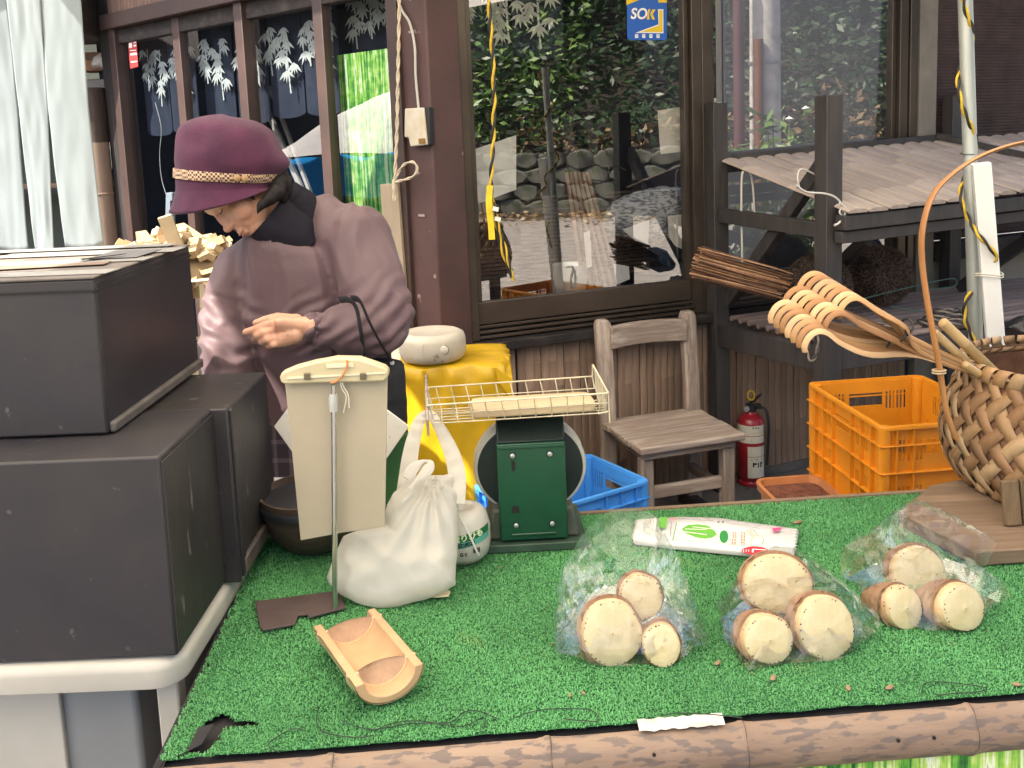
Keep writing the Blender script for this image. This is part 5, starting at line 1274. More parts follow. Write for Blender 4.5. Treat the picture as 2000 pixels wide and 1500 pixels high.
# ---- bamboo back scratchers in the basket, hooked tips outwards
scm = [wood('scratch_%d' % k, c, tuple(q*.7 for q in c), axis='X', rough=.42, bump=.1, ring=3, fine=20) for k, c in enumerate(((.56, .32, .14), (.42, .21, .085), (.66, .42, .22)))]
rows_ = [((1592, 534), 7, 'upper row'), ((1563, 563), 7, 'middle row'), ((1536, 590), 7, 'lower row')]
i = 0
for r_i, (ap, n, rn) in enumerate(rows_):
    for k in range(n):
        y0 = 1.80-.020*r_i-.010*k
        ax_, ay_ = ap[0]+(13 if r_i != 2 else 11)*k, ap[1]+(8 if r_i != 2 else 9.5)*k
        pts = [(ax_-29, ay_+41), (ax_-31, ay_+30), (ax_-24, ay_+14), (ax_-12, ay_+3), (ax_+2, ay_), (ax_+18, ay_+6), (ax_+45, ay_+26), (ax_+100, ay_+58-6*r_i), (1772+4*k, 655+5*k+5*r_i), (1945, 735+2*k)]
        ys_ = [y0]*7 + [y0+.01, 1.79, 1.86]
        P = [PY(x, y, yy) for (x, y), yy in zip(pts, ys_)]; t = thing('back_scratcher', 'bamboo back scratcher, %s from the front, %s of hooked tips' % (('first', 'second', 'third', 'fourth', 'fifth', 'sixth', 'last')[n-1-k], rn), 'back scratcher', P[-1], group='bamboo back scratchers in the basket')
        P = smooth_path([p-Vector(t.location) for p in P], 4)
        wdt = [.0050 if q < len(P)*.75 else .0050*(1-.5*(q/len(P)-.75)) for q in range(len(P))]
        MB().tube(P, [(.0019, w_*1.30) for w_ in wdt], 8, flat=(-1, -.8, 0)).build('strip', scm[i % 3], t, smooth=40); i += 1
def tie(px, py, y, rx, ry, label, ang=0):
    c = PY(px, py, y); dirv = V(.85, .1, -.35).normalized(); M = dirv.to_track_quat('Z', 'Y').to_matrix()
    t = thing('black_tie', label, 'tie', c, group='black ties round the scratcher bundle')
    P = [M @ V(rx*math.cos(a), ry*math.sin(a), .001*math.sin(3*a)) for a in np.linspace(0, 6.28, 16, endpoint=False)]
    MB().tube(P, .0022, 6, closed=True).build('loop', blkp, t)
tie(1752, 652, 1.785, .028, .022, 'black tie round the bundle of scratchers near the handle'); tie(1722, 668, 1.78, .026, .020, 'second black tie lower on the bundle of scratchers'); tie(1768, 640, 1.79, .024, .018, 'third black tie high on the bundle of scratchers')
palec = wood('pale_cane', (.62, .44, .22), (.52, .35, .16), axis='X', rough=.4, bump=.08, ring=3, fine=18)
for (a, b, r, lb) in (((1842, 630), (1960, 745), .0105, 'thick pale bamboo rod with a rounded end standing in the basket'), ((1826, 650), (1935, 752), .0085, 'pale bamboo rod behind the basket handle'), ((1885, 712), (1955, 760), .008, 'short pale bamboo rod low in the basket')):
    pa, pb_ = PY(*a, 1.80), PY(*b, 1.88); t = thing('bamboo_rod', lb, 'rod', pb_, group='pale bamboo rods in the basket')
    d_ = (pb_-pa).normalized()
    MB().tube([pa-d_*.004-pb_, pa-pb_, pa.lerp(pb_, .33)-pb_, pa.lerp(pb_, .34)-pb_, pa.lerp(pb_, .35)-pb_, V(0, 0, 0)+d_*.08], [r*.6, r, r, r*1.08, r, r], 14).build('cane', palec, t, smooth=60)
    MB().bar(pa.lerp(pb_, .04)-pb_+V(0, -r*.5, r*.86), pa.lerp(pb_, .75)-pb_+V(0, -r*.5, r*.86), .006, .0015).build('paper_slip', mat('slip_white', (.80, .77, .70), .6), t)
# ------------------------------------------------------------------ dark timber display rack with a bamboo roof
rk_ = thing('display_rack', 'dark timber display rack with a sloping bamboo cane roof against the shop wall', 'rack', FR(1.06, 0, .06), TH)
Mr = Matrix.Translation(FR(1.06, 0, .06)) @ Matrix.Rotation(TH, 4, 'Z')
def RL(s, z, off): return Mr.inverted() @ FR(s, z, off)
rpost = mat('rack_black', (.030, .027, .028), .6, col2=(.052, .045, .042), scale=8, stretch=(4, 4, .5), bump=.3, bscale=60)
sA, sB, oB, oF = 1.062, 2.33, .06, .70
for s, o_, h_ in ((sA, oB, 1.605), (sA+.006, oF, 1.60), (sB, oB, 1.61), (sB+.25, oF, 1.24)):
    MB().bar(RL(s, 0, o_), RL(s, h_, o_), .068, .062, up=(0, 1, 0)).build('post', rpost, rk_, bevel=.003)
def beam(a, b, w_, t_, name='beam', m=None): MB().bar(RL(*a), RL(*b), w_, t_).build(name, m or rpost, rk_, bevel=.003)
beam((sA+.03, 1.365, oB), (sB, 1.405, oB), .05, .075); beam((sA+.0, 1.175, oF+.065), (sB+.55, 1.21, oF+.065), .05, .05, 'front_beam'); beam((sA, 1.125, oF+.055), (sB+.55, 1.16, oF+.055), .035, .04, 'front_beam')
beam((sA, 1.16, oB+.03), (sA, 1.145, oF-.03), .035, .055); beam((sA, .665, oB+.03), (sA, .69, oF-.03), .04, .085, 'side_rail'); beam((sA+.035, 1.42, oF-.01), (sA+.035, .80, oB+.02), .038, .050, 'brace')
beam((sB, 1.1, oF-.1), (sB-.05, .75, oB+.1), .03, .05, 'brace'); beam((sB+.42, 1.11, oF+.02), (sB+.2, .78, oF), .03, .055, 'brace')
beam((sA+.2, 1.10, oF-.02), (sA+.55, .93, oB+.1), .03, .05, 'brace')
beam((sA+.03, .69, oF-.0), (sB+.5, .69, oF-.0), .04, .075, 'front_rail'); beam((sA+.03, .69, oB+.02), (sB, .69, oB+.02), .03, .06, 'back_rail')
# roof canes: split bamboo laid from the wall down to the front beam
rcane = wood('roof_cane', (.55, .47, .40), (.38, .31, .26), axis='Y', rough=.6, bump=.25, ring=4, fine=26)
def cane_mesh(seed, L_, w_):
    r = random.Random(seed); rings = []; ys_ = [0]; nd = [r.uniform(.1, .3), r.uniform(.4, .6)]
    for q in nd: ys_ += [q-.008, q-.003, q+.003, q+.008]
    ys_.append(L_)
    for i, y in enumerate(ys_):
        e = .0022 if (0 < i < len(ys_)-1 and (i-1) % 4 in (1, 2)) else 0
        rings.append([V((w_/2+e)*math.cos(a), -y, (.011+e)*math.sin(a)) for a in [math.pi*k/8 for k in range(9)]] + [V(-w_/2*.9, -y, -.004), V(w_/2*.9, -y, -.004)])
    return MB().loft(rings).mesh('roof_cane', rcane, 50)
Lr = math.hypot(oF+.08-oB, .165); canes = [cane_mesh(k, Lr, .086) for k in range(6)]
s = sA+.045; r_ = random.Random(6); slope = math.atan2(.165, oF+.08-oB)
while s < sB+.50:
    z = 1.375+.028*(s-sA)
    o = new_obj('roof_cane', r_.choice(canes), rk_, RL(s, z+r_.uniform(-.002, .002), oB+.02), (slope, 0, r_.uniform(-.008, .008))); o.scale.x = r_.uniform(.94, 1.0); s += .0865
MB().bar(RL(sB-.12, 1.435, oB+.03), RL(sB+.06, 1.27, oF+.06), .022, .022).build('roof_batten', rpost, rk_)
# shelf canes
shc = wood('shelf_cane', (.38, .29, .25), (.22, .16, .14), axis='X', rough=.65, bump=.3, ring=4, fine=26)
for k in range(11):
    o_ = oB+.04+k*.058
    mb = MB(); mb.tube([RL(sA+.035, .735, o_), RL(sA+.5, .735, o_), RL(sA+.503, .737, o_), RL(sA+.51, .737, o_), RL(sA+.513, .735, o_), RL(sB+.42, .735, o_)], [.012, .012, .0135, .0135, .012, .012], 10); mb.build('shelf_cane', shc, rk_, smooth=60)
# ---- two cedar balls
def cedar_ball(s, z, off, r, label, seed):
    c = FR(s, z, off); t = thing('cedar_ball', label, 'cedar ball', c-V(0, 0, r), group='cedar balls on the rack shelf')
    MB().lathe([(r*.93*math.sin(math.pi*k/16)+.0005, r-r*.93*math.cos(math.pi*k/16)) for k in range(17)], 32).build('core', mat('cedar_core', (.035, .024, .018), .95, var=.5, scale=40, bump=1.0), t)
    rg = np.random.RandomState(seed); n = 6500; d = rg.normal(size=(n, 3)); d /= np.linalg.norm(d, axis=1)[:, None]
    tg = rg.normal(size=(n, 3)); tg -= d*(tg*d).sum(1)[:, None]; tg /= np.linalg.norm(tg, axis=1)[:, None]
    b = np.cross(d, tg); ce = np.array([0, 0, r]); p = ce + d*r*.92; ln = rg.uniform(.006, .014, n)[:, None]
    tip = ce + d*(r*rg.uniform(.97, 1.03, n))[:, None] + tg*ln
    v = np.stack([p-b*.0016, p+b*.0016, tip], 1).reshape(-1, 3)
    mb = MB(); mb.v = [tuple(q) for q in v]; mb.f = [(3*i, 3*i+1, 3*i+2) for i in range(n)]
    o = mb.build('cedar_sprigs', mat('cedar_sprig', (.16, .105, .075), .9, var=.4, scale=20), t, fix=False, smooth=0); o['kind'] = 'stuff'
cedar_ball(1.315, .880, .36, .132, 'brown cedar sprig ball on the rack shelf, behind the rack post', 1)
cedar_ball(1.69, .880, .30, .128, 'brown cedar sprig ball on the rack shelf, clear of the post', 2)
# ---- bundle of brushwood twigs lying through the rack side
tb = thing('twig_bundle', 'bundle of brown bamboo twigs lying across the rack beside the window', 'twig bundle', PP(1345, 515, FR(0, 0, .2), nR)); q0 = Vector(tb.location); rt = random.Random(7)
twm_ = [mat('twig_%d' % k, c, .7, var=.3, scale=20) for k, c in enumerate(((.30, .15, .075), (.20, .10, .055), (.38, .21, .11), (.13, .065, .04)))]
A_, B_ = PP(1362, 514, FR(0, 0, .28), nR), PP(1560, 568, FR(0, 0, .50), nR); dA = (B_-A_).normalized(); e1 = dA.cross(V(0, 0, 1)).normalized(); e2 = e1.cross(dA)
for k in range(95):
    a, rr_ = rt.uniform(0, 6.28), math.sqrt(rt.random())*.066
    o1 = e1*rr_*math.cos(a) + e2*rr_*math.sin(a)*1.05; ln_ = rt.uniform(.75, .92)
    st = A_ + o1*.92 - dA*rt.uniform(-.01, .02); en = A_ + o1*.80 + (B_-A_)*ln_ + V(0, 0, rt.uniform(-.01, .01))
    MB().tube([st-q0, st.lerp(en, .5)+V(rt.uniform(-.003, .003), 0, rt.uniform(-.003, .003))-q0, en-q0], [.0036, .0034, .002], 6).build('twig', twm_[k % 4], tb, smooth=60)
# ---- ropes on the rack
def twisted(pts, r, mats, parent, turns=30, name='strand', n=2, seg=None, k_in=.55):
    """laid rope: strands wound round the path"""
    P = pts; N = len(P); out = []
    for q in range(n):
        vs = []; ref = None; acc = 0
        for i in range(N):
            t = (P[min(i+1, N-1)]-P[max(i-1, 0)]).normalized()
            if ref is None: ref = t.orthogonal().normalized()
            else: ref = (ref-t*ref.dot(t)).normalized()
            if i: acc += (P[i]-P[i-1]).length
            a = acc*turns + 2*math.pi*q/n; vs.append(P[i] + (ref*math.cos(a) + t.cross(ref)*math.sin(a))*r*k_in)
        MB().tube(vs, r*.62, 7).build(name, mats[q % len(mats)], parent, smooth=60)
def resample(pts, d):
    P = smooth_path(pts, 8); out = [P[0]]
    for p in P[1:]:
        while (p-out[-1]).length >= d: out.append(out[-1] + (p-out[-1]).normalized()*d)
    return out
ry, rb3 = mat('rope_yellow', (.62, .42, .03), .6, var=.2, scale=60, bump=.4, bscale=300), mat('rope_black', (.018, .017, .017), .6, bump=.4, bscale=300)
rgrey, rgk = mat('rope_grey', (.24, .20, .16), .7, var=.3, scale=60), mat('rope_darkgrey', (.045, .042, .045), .7)
t = thing('rope_loop', 'grey and black twisted rope loop hanging under the back scratchers', 'rope', PY(1585, 665, 2.45))
q0 = Vector(t.location); twisted(resample([PY(x, y, 2.9)-q0 for x, y in ((1560, 640), (1582, 640), (1594, 655), (1597, 680), (1590, 700), (1580, 703), (1576, 690), (1580, 668), (1590, 648))], .004), .006, [rgrey, rgk], t, 90)
t = thing('rope_coil', 'coil of grey and black rope lying on the rack shelf behind the scratchers', 'rope', FR(1.66, .745, .66)); q0 = V(0, 0, 0)
P = [V((.10-.02*(k//24))*math.cos(2*math.pi*k/24), (.05-.008*(k//24))*math.sin(2*math.pi*k/24), .010+.013*(k//24)+.006*noise.noise(V(k*.3, 0, 0))) for k in range(24*4)]
twisted(resample(P, .004), .0075, [rgrey, rgk], t, 70)
t = thing('rope_coil', 'tangled dark rope heaped at the far side of the shelf', 'rope', FR(1.36, .745, .68))
P = [V((.08-.015*(k//22))*math.cos(2*math.pi*k/22), (.05-.01*(k//22))*math.sin(2*math.pi*k/22), .010+.012*(k//22)+.008*noise.noise(V(k*.4, 3, 0))) for k in range(22*3)]
twisted(resample(P, .004), .006, [rgrey, rgk], t, 80)
cordm = mat('white_cord', (.62, .60, .55), .7)
def cord(pts, label, y=None, r=.004, m=cordm, name='cord', plane=None, grp=None):
    P = [PP(x, y_, *plane) for x, y_ in pts] if plane else [PY(x, y_, y) for x, y_ in pts]
    t = thing(name, label, 'cord', P[0], group=grp); q0 = Vector(t.location)
    MB().tube(smooth_path([p-q0 for p in P], 6), r, 8).build('cord_length', m, t, smooth=60); return t
pside = (FR(0, 0, .12), nR)
cord([(1450, 530), (1449, 470), (1448, 400), (1449, 345), (1455, 333), (1464, 336), (1470, 360), (1474, 420)], 'white cord hung over the edge of the bamboo roof', plane=(FR(0, 0, .22), nR), r=.0042)
cord([(1561, 365), (1558, 345), (1566, 330), (1600, 345)], 'short white cord round the rack brace', plane=(FR(0, 0, .66), nR), r=.003)
cord([(1556, 362), (1575, 375), (1610, 378), (1632, 386), (1645, 402), (1640, 415), (1655, 430)], 'white cord tied round the front rack post', plane=(FR(0, 0, .76), nR), r=.0035)
cord([(1640, 396), (1652, 408), (1648, 424), (1638, 436), (1630, 440)], 'knotted end of white cord on the rack post', plane=(FR(0, 0, .765), nR), r=.004)
cord([(1660, 590), (1760, 565), (1850, 545), (1868, 548), (1860, 560), (1800, 566)], 'thin green wire trailing over the rack shelf', plane=(FR(0, 0, .5), nR), r=.0022, m=mat('green_wire', (.06, .14, .12), .5))
cord([(1740, 598), (1830, 612), (1900, 606), (2010, 620)], 'second thin green wire at the end of the rack shelf', plane=(FR(0, 0, .62), nR), r=.002, m=MATS['green_wire'])
# ---- steel pole and white canopy leg with the striped rope
sp = thing('steel_pole', 'galvanised steel pole wound with yellow and black rope beside the rack', 'pole', (1.33, 2.5, 0)); q0 = Vector(sp.location)
pa, pb_ = PY(1884, -40, 2.5), PY(1906, 665, 2.5); dn = (pb_-pa).normalized(); pf = pb_ + dn*(pb_.z/-dn.z)
sp.location = (pf.x, pf.y, 0); q0 = Vector(sp.location)
MB().tube([pf-q0, pa-q0+V(0, 0, .5)*0], .0185, 20).build('tube', mat('galv_pole', (.50, .53, .49), .42, .55, var=.25, scale=9, stretch=(1, 1, .2)), sp, smooth=60)
for py_ in (300,): c = PY(1891, py_, 2.5)-q0; MB().tube([c+V(.0195*math.cos(a), .0195*math.sin(a), .002*math.sin(a)) for a in np.linspace(0, 6.28, 16, endpoint=False)], .0012, 5, closed=True).build('wire_tie', blkp, sp)
wl = thing('canopy_leg', 'white square canopy leg leaning next to the steel pole', 'canopy leg', (0, 0, 0)); pa2, pb2 = PY(1916, 318, 2.44), PY(1944, 668, 2.44); d2 = (pb2-pa2).normalized(); pf2 = pb2 + d2*(pb2.z/-d2.z); wl.location = pf2
MB().bar(pf2-pf2, pa2-pf2, .044, .044, up=(.35, 1, 0)).build('leg_tube', mat('leg_white', (.72, .72, .68), .4, var=.06), wl, bevel=.003)
for dz in (0, .006): c = PY(1932, 538, 2.44)-pf2+V(0, 0, dz); MB().tube([c+V(.034*math.cos(a), .034*math.sin(a), .003*math.sin(a*2)) for a in np.linspace(0, 6.28, 16, endpoint=False)], .0016, 5, closed=True).build('string_tie', MATS['white_string'], wl)
t = thing('striped_rope', 'yellow and black rope spiralling round the steel pole', 'rope', (pf.x, pf.y, .8)); q0 = Vector(t.location)
pts = [(1878, -20, 2.475), (1885, 18, 2.475), (1898, 55, 2.485), (1897, 85, 2.51), (1885, 112, 2.53), (1872, 145, 2.51), (1872, 175, 2.485), (1882, 215, 2.475), (1898, 250, 2.48), (1906, 278, 2.50), (1900, 310, 2.53), (1885, 345, 2.53), (1876, 372, 2.50), (1880, 400, 2.475), (1893, 430, 2.47), (1908, 455, 2.42), (1930, 480, 2.405), (1946, 500, 2.405), (1944, 512, 2.42)]
twisted(resample([PY(x, y, d_)-q0 for x, y, d_ in pts], .004), .0058, [ry, rb3], t, 75)
t = thing('striped_rope', 'lower end of yellow and black rope at the foot of the steel pole', 'rope', (pf.x, pf.y, .8))
twisted(resample([PY(x, y, d_)-Vector(t.location) for x, y, d_ in ((1898, 570, 2.47), (1886, 590, 2.47), (1884, 620, 2.475), (1893, 645, 2.475), (1906, 672, 2.47))], .004), .0058, [ry, rb3], t, 75)
# ---- rope with a yellow ribbon hanging before the large window
t = thing('hanging_rope', 'yellow and black rope hanging before the large window, its end doubled', 'rope', PY(957, 0, 3.05)); q0 = Vector(t.location)
twisted(resample([PY(x, y, 3.05)-q0 for x, y in ((953, -60), (956, 20), (962, 110), (965, 200), (962, 300), (959, 350), (960, 380), (968, 430), (982, 490), (1003, 548))], .005), .0075, [ry, rb3], t, 55)
twisted(resample([PY(x, y, 3.04)-q0 for x, y in ((962, 395), (974, 440), (988, 490), (1000, 540))], .005), .006, [ry, rb3], t, 65, 'doubled_strand')
rib = MB(); rib.tube(smooth_path([PY(x, y, 3.03)-q0 for x, y in ((957, 362), (955, 400), (959, 440), (961, 468))], 5), [(.001, .012)]*16, 6, flat=(0, 1, 0)); rib.build('yellow_ribbon', mat('ribbon_yellow', (.75, .56, .02), .45, var=.2, scale=30), t)
for (x, y) in ((968, 408), (972, 428)): MB().box(PY(x, y, 3.025)-q0, (.020, .003, .014), Matrix.Rotation(.3, 3, 'Y')).build('white_tag', MATS['paper_white'], t)
# ------------------------------------------------------------------ the woman behind the counter
pr = thing('person', 'person in a purple wool hat and plum smock looking down behind the counter', 'person', (-.52, 2.12, 0))
p0 = Vector(pr.location)
def pw(px, py, y): return PY(px, py, y) - p0
def chain(mb, pts, radii, n=14):
    """tapering limb with round joints"""
    P = [Vector(p) for p in pts]; rr_ = list(radii)
    mb.tube(P, rr_, n)
    for p, r in zip(P, rr_):
        r = r if not isinstance(r, (tuple, list)) else min(r)
        mb.lathe([(r*math.sin(math.pi*k/7)+1e-5, -r*math.cos(math.pi*k/7)) for k in range(8)], n, p)
def remeshed(mb, voxel, smooth_it, name):
    me = mb.mesh(name, None, 0); o = bpy.data.objects.new(name, me); sc.collection.objects.link(o)
    m = o.modifiers.new('r', 'REMESH'); m.mode = 'VOXEL'; m.voxel_size = voxel
    m = o.modifiers.new('s', 'SMOOTH'); m.factor = .5; m.iterations = smooth_it
    dg = bpy.context.evaluated_depsgraph_get(); out = bpy.data.meshes.new_from_object(o.evaluated_get(dg)); bpy.data.objects.remove(o)
    out.polygons.foreach_set('use_smooth', [True]*len(out.polygons)); out.name = name
    return out
def displace(me, fn):
    N = len(me.vertices); co = np.empty(N*3); no = np.empty(N*3); me.vertices.foreach_get('co', co); me.vertices.foreach_get('normal', no)
    co = co.reshape(-1, 3); no = no.reshape(-1, 3); d = np.array([fn(Vector(c), Vector(m_)) for c, m_ in zip(co, no)])
    me.vertices.foreach_set('co', (co + no*d[:, None]).reshape(-1)); me.update()
# head frame
U = V(-.74, -.10, .66).normalized(); Fw = V(-.56, -.50, -.66); Fw = (Fw - U*U.dot(Fw)).normalized(); Lx = Fw.cross(U).normalized()
chin = pw(498, 470, 2.03)
HC = chin + U*.098 - Fw*.080                                          # centre of the skull
MH = frame(Lx, Fw, U, HC)
skinm = mat('skin', (.62, .36, .24), .5, col2=(.54, .28, .19), scale=30, bump=.15, bscale=160, sss=.25, spots=((.40, .20, .13), 55, .70))
def ell(mb, c, r, M=None, n=20, m_=14, rot=None):
    vs = []; 
    c = Vector(c)
    rings = []
    for i in range(m_+1):
        a = math.pi*i/m_; rings.append([c + (rot @ V(r[0]*max(math.sin(a), .002)*math.cos(2*math.pi*k/n), r[1]*max(math.sin(a), .002)*math.sin(2*math.pi*k/n), -r[2]*math.cos(a)) if rot else V(r[0]*max(math.sin(a), .002)*math.cos(2*math.pi*k/n), r[1]*max(math.sin(a), .002)*math.sin(2*math.pi*k/n), -r[2]*math.cos(a))) for k in range(n)])
    if M: rings = [[M @ p for p in r_] for r_ in rings]
    mb.loft(rings)
bm_ = MB()
for c, r in (((0, -.012, .035), (.072, .088, .082)), ((0, .030, -.030), (.058, .058, .070)), ((0, .046, -.078), (.036, .032, .026)), ((0, .058, -.092), (.020, .018, .013)),
             ((.036, .050, -.035), (.028, .028, .028)), ((-.036, .050, -.035), (.028, .028, .028)), ((0, .070, .022), (.052, .022, .026)),
             ((0, .083, -.022), (.011, .014, .026)), ((0, .093, -.036), (.012, .012, .010)), ((.011, .084, -.038), (.008, .009, .007)), ((-.011, .084, -.038), (.008, .009, .007)),
             ((0, .078, -.060), (.020, .012, .008)), ((0, .077, -.070), (.017, .012, .007)), ((.030, .073, .0), (.015, .011, .009)), ((-.030, .073, .0), (.015, .011, .009)),
             ((.074, -.008, -.015), (.009, .016, .028)), ((-.074, -.008, -.015), (.009, .016, .028))):
    ell(bm_, c, r, MH)
NK = pw(585, 455, 2.10)                                                # base of the neck
chain(bm_, [MH @ V(0, -.025, -.03), (MH @ V(0, -.03, -.06)).lerp(NK, .5), NK], [.052, .050, .058])
# trunk and legs
hip = pw(660, 850, 2.14); hip.x -= .03
for a, b in ((NK + V(.02, 0, -.06), .095), ):
    pass
chain(bm_, [NK + V(.01, .0, -.06), NK + V(.03, .02, -.20), hip + V(0, 0, .10), hip + V(0, 0, -.03)], [.065, .100, .105, .120], 18)
for sgn in (-1, 1):
    k = hip + V(.0, 0, 0) + V(sgn*.07, -sgn*.02, 0); chain(bm_, [k + V(0, 0, -.02), V(k.x, k.y-.01, .46), V(k.x, k.y+.02, .09), V(k.x-.01, k.y+.01, .05)], [.085, .055, .040, .036]); chain(bm_, [V(k.x-.01, k.y+.01, .045), V(k.x-.08, k.y-.07, .030), V(k.x-.11, k.y-.10, .028)], [.038, .034, .026])
# near arm, bent across the chest
shL, elL, wrL = pw(690, 480, 2.09), pw(752, 632, 2.00), pw(612, 640, 1.925)
chain(bm_, [shL, elL, wrL], [.055, .042, .029])
# its hand: palm, four fingers, thumb
def hp_(x, y, d): return pw(x, y, d)
chain(bm_, [wrL, hp_(585, 640, 1.918), hp_(556, 640, 1.913), hp_(540, 641, 1.912)], [(.022, .027), (.020, .030), (.018, .033), (.015, .030)])
chain(bm_, [hp_(575, 652, 1.91), hp_(552, 662, 1.905), hp_(543, 668, 1.905)], [.022, .018, .013]); chain(bm_, [hp_(578, 628, 1.925), hp_(556, 628, 1.922), hp_(536, 629, 1.92)], [.017, .016, .013])
for P, r in (([(540, 629, 1.916), (519, 635, 1.905), (500, 643, 1.900), (480, 649, 1.898)], .0098),
             ([(538, 645, 1.908), (514, 650, 1.893), (501, 656, 1.893), (497, 662, 1.905)], .0082),
             ([(540, 659, 1.902), (520, 664, 1.888), (510, 668, 1.895), (514, 671, 1.912)], .0076),
             ([(548, 669, 1.900), (532, 674, 1.890), (524, 676, 1.898), (528, 676, 1.914)], .0070),
             ([(566, 622, 1.935), (542, 619, 1.938), (520, 624, 1.935), (500, 631, 1.930)], .0098)):
    chain(bm_, [hp_(*q) for q in P], [r*1.08, r, r*.93, r*.80], 10)
# far arm reaching down to the counter
shR, elR, wrR = pw(478, 520, 2.14), pw(430, 655, 2.03), pw(452, 762, 1.97)
chain(bm_, [shR, elR, wrR], [.036, .032, .025]); chain(bm_, [wrR, wrR + V(.01, -.02, -.035), wrR + V(.015, -.03, -.05)], [(.026, .018), (.030, .016), (.026, .013)])
for k in range(4): b_ = wrR + V(.0+.012*k, -.04, -.05); chain(bm_, [b_, b_ + V(.005, -.01, -.022), b_ + V(.006, -.012, -.045)], [.009, .0085, .0075], 8)
chain(bm_, [wrR + V(.03, -.02, -.02), wrR + V(.05, -.03, -.04), wrR + V(.055, -.035, -.055)], [.011, .0095, .008], 8)
body = remeshed(bm_, .0028, 2, 'body'); body.materials.append(skinm); new_obj('body', body, pr)
# facial features
lash = mat('lash_dark', (.035, .020, .016), .7); lipm = mat('lip', (.50, .24, .175), .5, bump=.2)
def onface(pts, r, m, name, lift=.0):
    MB().tube([MH @ V(*p) for p in pts], r, 6).build(name, m, pr, smooth=60)
for sx in (-1, 1):
    onface([(sx*.018, .0845, -.004), (sx*.026, .0855, -.0075), (sx*.034, .0835, -.0075), (sx*.042, .0785, -.004)], [.0007, .0013, .0013, .0006], lash, 'eyelid_line')
    onface([(sx*.014, .0905, .022), (sx*.028, .0900, .026), (sx*.044, .0790, .021)], [.001, .0018, .0008], lash, 'eyebrow')
    onface([(sx*.020, .0845, -.010), (sx*.030, .0840, -.0145), (sx*.040, .0785, -.013)], [.0005, .0008, .0005], mat('skin_crease', (.42, .20, .13), .6), 'eye_crease')
    onface([(sx*.020, .0850, -.042), (sx*.027, .0815, -.055), (sx*.029, .0740, -.068)], [.0006, .001, .0006], MATS['skin_crease'], 'cheek_crease')
onface([(-.021, .0815, -.065), (-.010, .0885, -.0645), (0, .0900, -.0650), (.010, .0885, -.0645), (.021, .0815, -.065)], [.0012, .0024, .0022, .0024, .0012], lipm, 'lips')
onface([(-.014, .0835, -.071), (0, .0885, -.0725), (.014, .0835, -.071)], [.0012, .0026, .0012], lipm, 'lips')
# hair
hairm = mat('dark_hair', (.010, .008, .008), .55, spec=.2, var=.4, scale=60, stretch=(1, 1, .2), bump=1.0, bscale=140)
hb = MB()
ell(hb, (0, -.022, .030), (.080, .090, .088), MH); ell(hb, (0, -.055, -.020), (.066, .050, .055), MH)
for sx in (-1, 1):
    chain(hb, [MH @ V(sx*.070, .022, .030), MH @ V(sx*.074, .022, .0), MH @ V(sx*.071, .024, -.026), MH @ V(sx*.066, .027, -.044)], [.016, .015, .011, .004]); chain(hb, [MH @ V(sx*.070, -.006, .02), MH @ V(sx*.076, -.008, -.012), MH @ V(sx*.073, -.002, -.036)], [.018, .014, .006])
chain(hb, [pw(546, 358, 2.03), pw(540, 376, 1.995), pw(524, 390, 1.982), pw(509, 402, 1.975), pw(502, 416, 1.972)], [.020, .019, .015, .010, .004]); chain(hb, [pw(556, 352, 2.07), pw(556, 372, 2.045), pw(552, 388, 2.03)], [.018, .017, .012])
hm_ = remeshed(hb, .005, 3, 'hair'); displace(hm_, lambda c, n_: .0022*noise.noise(V(c.x*60, c.y*60, c.z*25))); hm_.materials.append(hairm); new_obj('hair', hm_, pr)
# tuft of hair strands in front of the ear
for k in range(14):
    sx = -1 if (MH @ V(-1, 0, 0)).y < (MH @ V(1, 0, 0)).y else 1
    t_ = k/13; a = MH @ V(sx*.078, .034-.05*t_, .02); b = MH @ V(sx*.080, .036-.05*t_, -.016-.006*(k % 3)); c = MH @ V(sx*.074, .040-.052*t_, -.038-.012*(k % 4)/3*(1-t_))
    MB().tube([a, b, c], [.003, .0028, .0006], 5).build('hair_lock', hairm, pr)
# plum smock
tun = MB()
def ering(px, py, y, rx, ry, tilt=0, n=28, ph=0):
    c = pw(px, py, y); return [c + V(rx*math.cos(2*math.pi*k/n), ry*math.sin(2*math.pi*k/n), tilt*rx*math.cos(2*math.pi*k/n)) for k in range(n)]
tun.loft([ering(556, 458, 2.085, .066, .066, -.35), ering(567, 476, 2.095, .108, .092, -.18), ering(582, 515, 2.11, .138, .112, -.05), ering(590, 560, 2.12, .150, .125), ering(598, 620, 2.12, .158, .132), ering(608, 690, 2.12, .166, .138), ering(622, 760, 2.13, .176, .145), ering(628, 800, 2.13, .180, .150)])
chain(tun, [pw(640, 440, 2.12), pw(690, 470, 2.09), pw(722, 545, 2.045), pw(742, 612, 2.005)], [.070, .086, .080, .074], 18)
chain(tun, [pw(742, 618, 2.005), pw(735, 640, 1.985), pw(690, 640, 1.955), pw(645, 642, 1.935), pw(622, 642, 1.928)], [.072, .066, .058, .049, .034], 18)
chain(tun, [pw(500, 500, 2.14), pw(470, 525, 2.13), pw(444, 590, 2.08), pw(434, 650, 2.035)], [.055, .060, .052, .050], 18)
chain(tun, [pw(434, 650, 2.035), pw(440, 690, 2.005), pw(450, 730, 1.985), pw(452, 750, 1.975)], [.052, .056, .050, .036], 18)
tm = remeshed(tun, .0055, 7, 'smock')
elw = elL
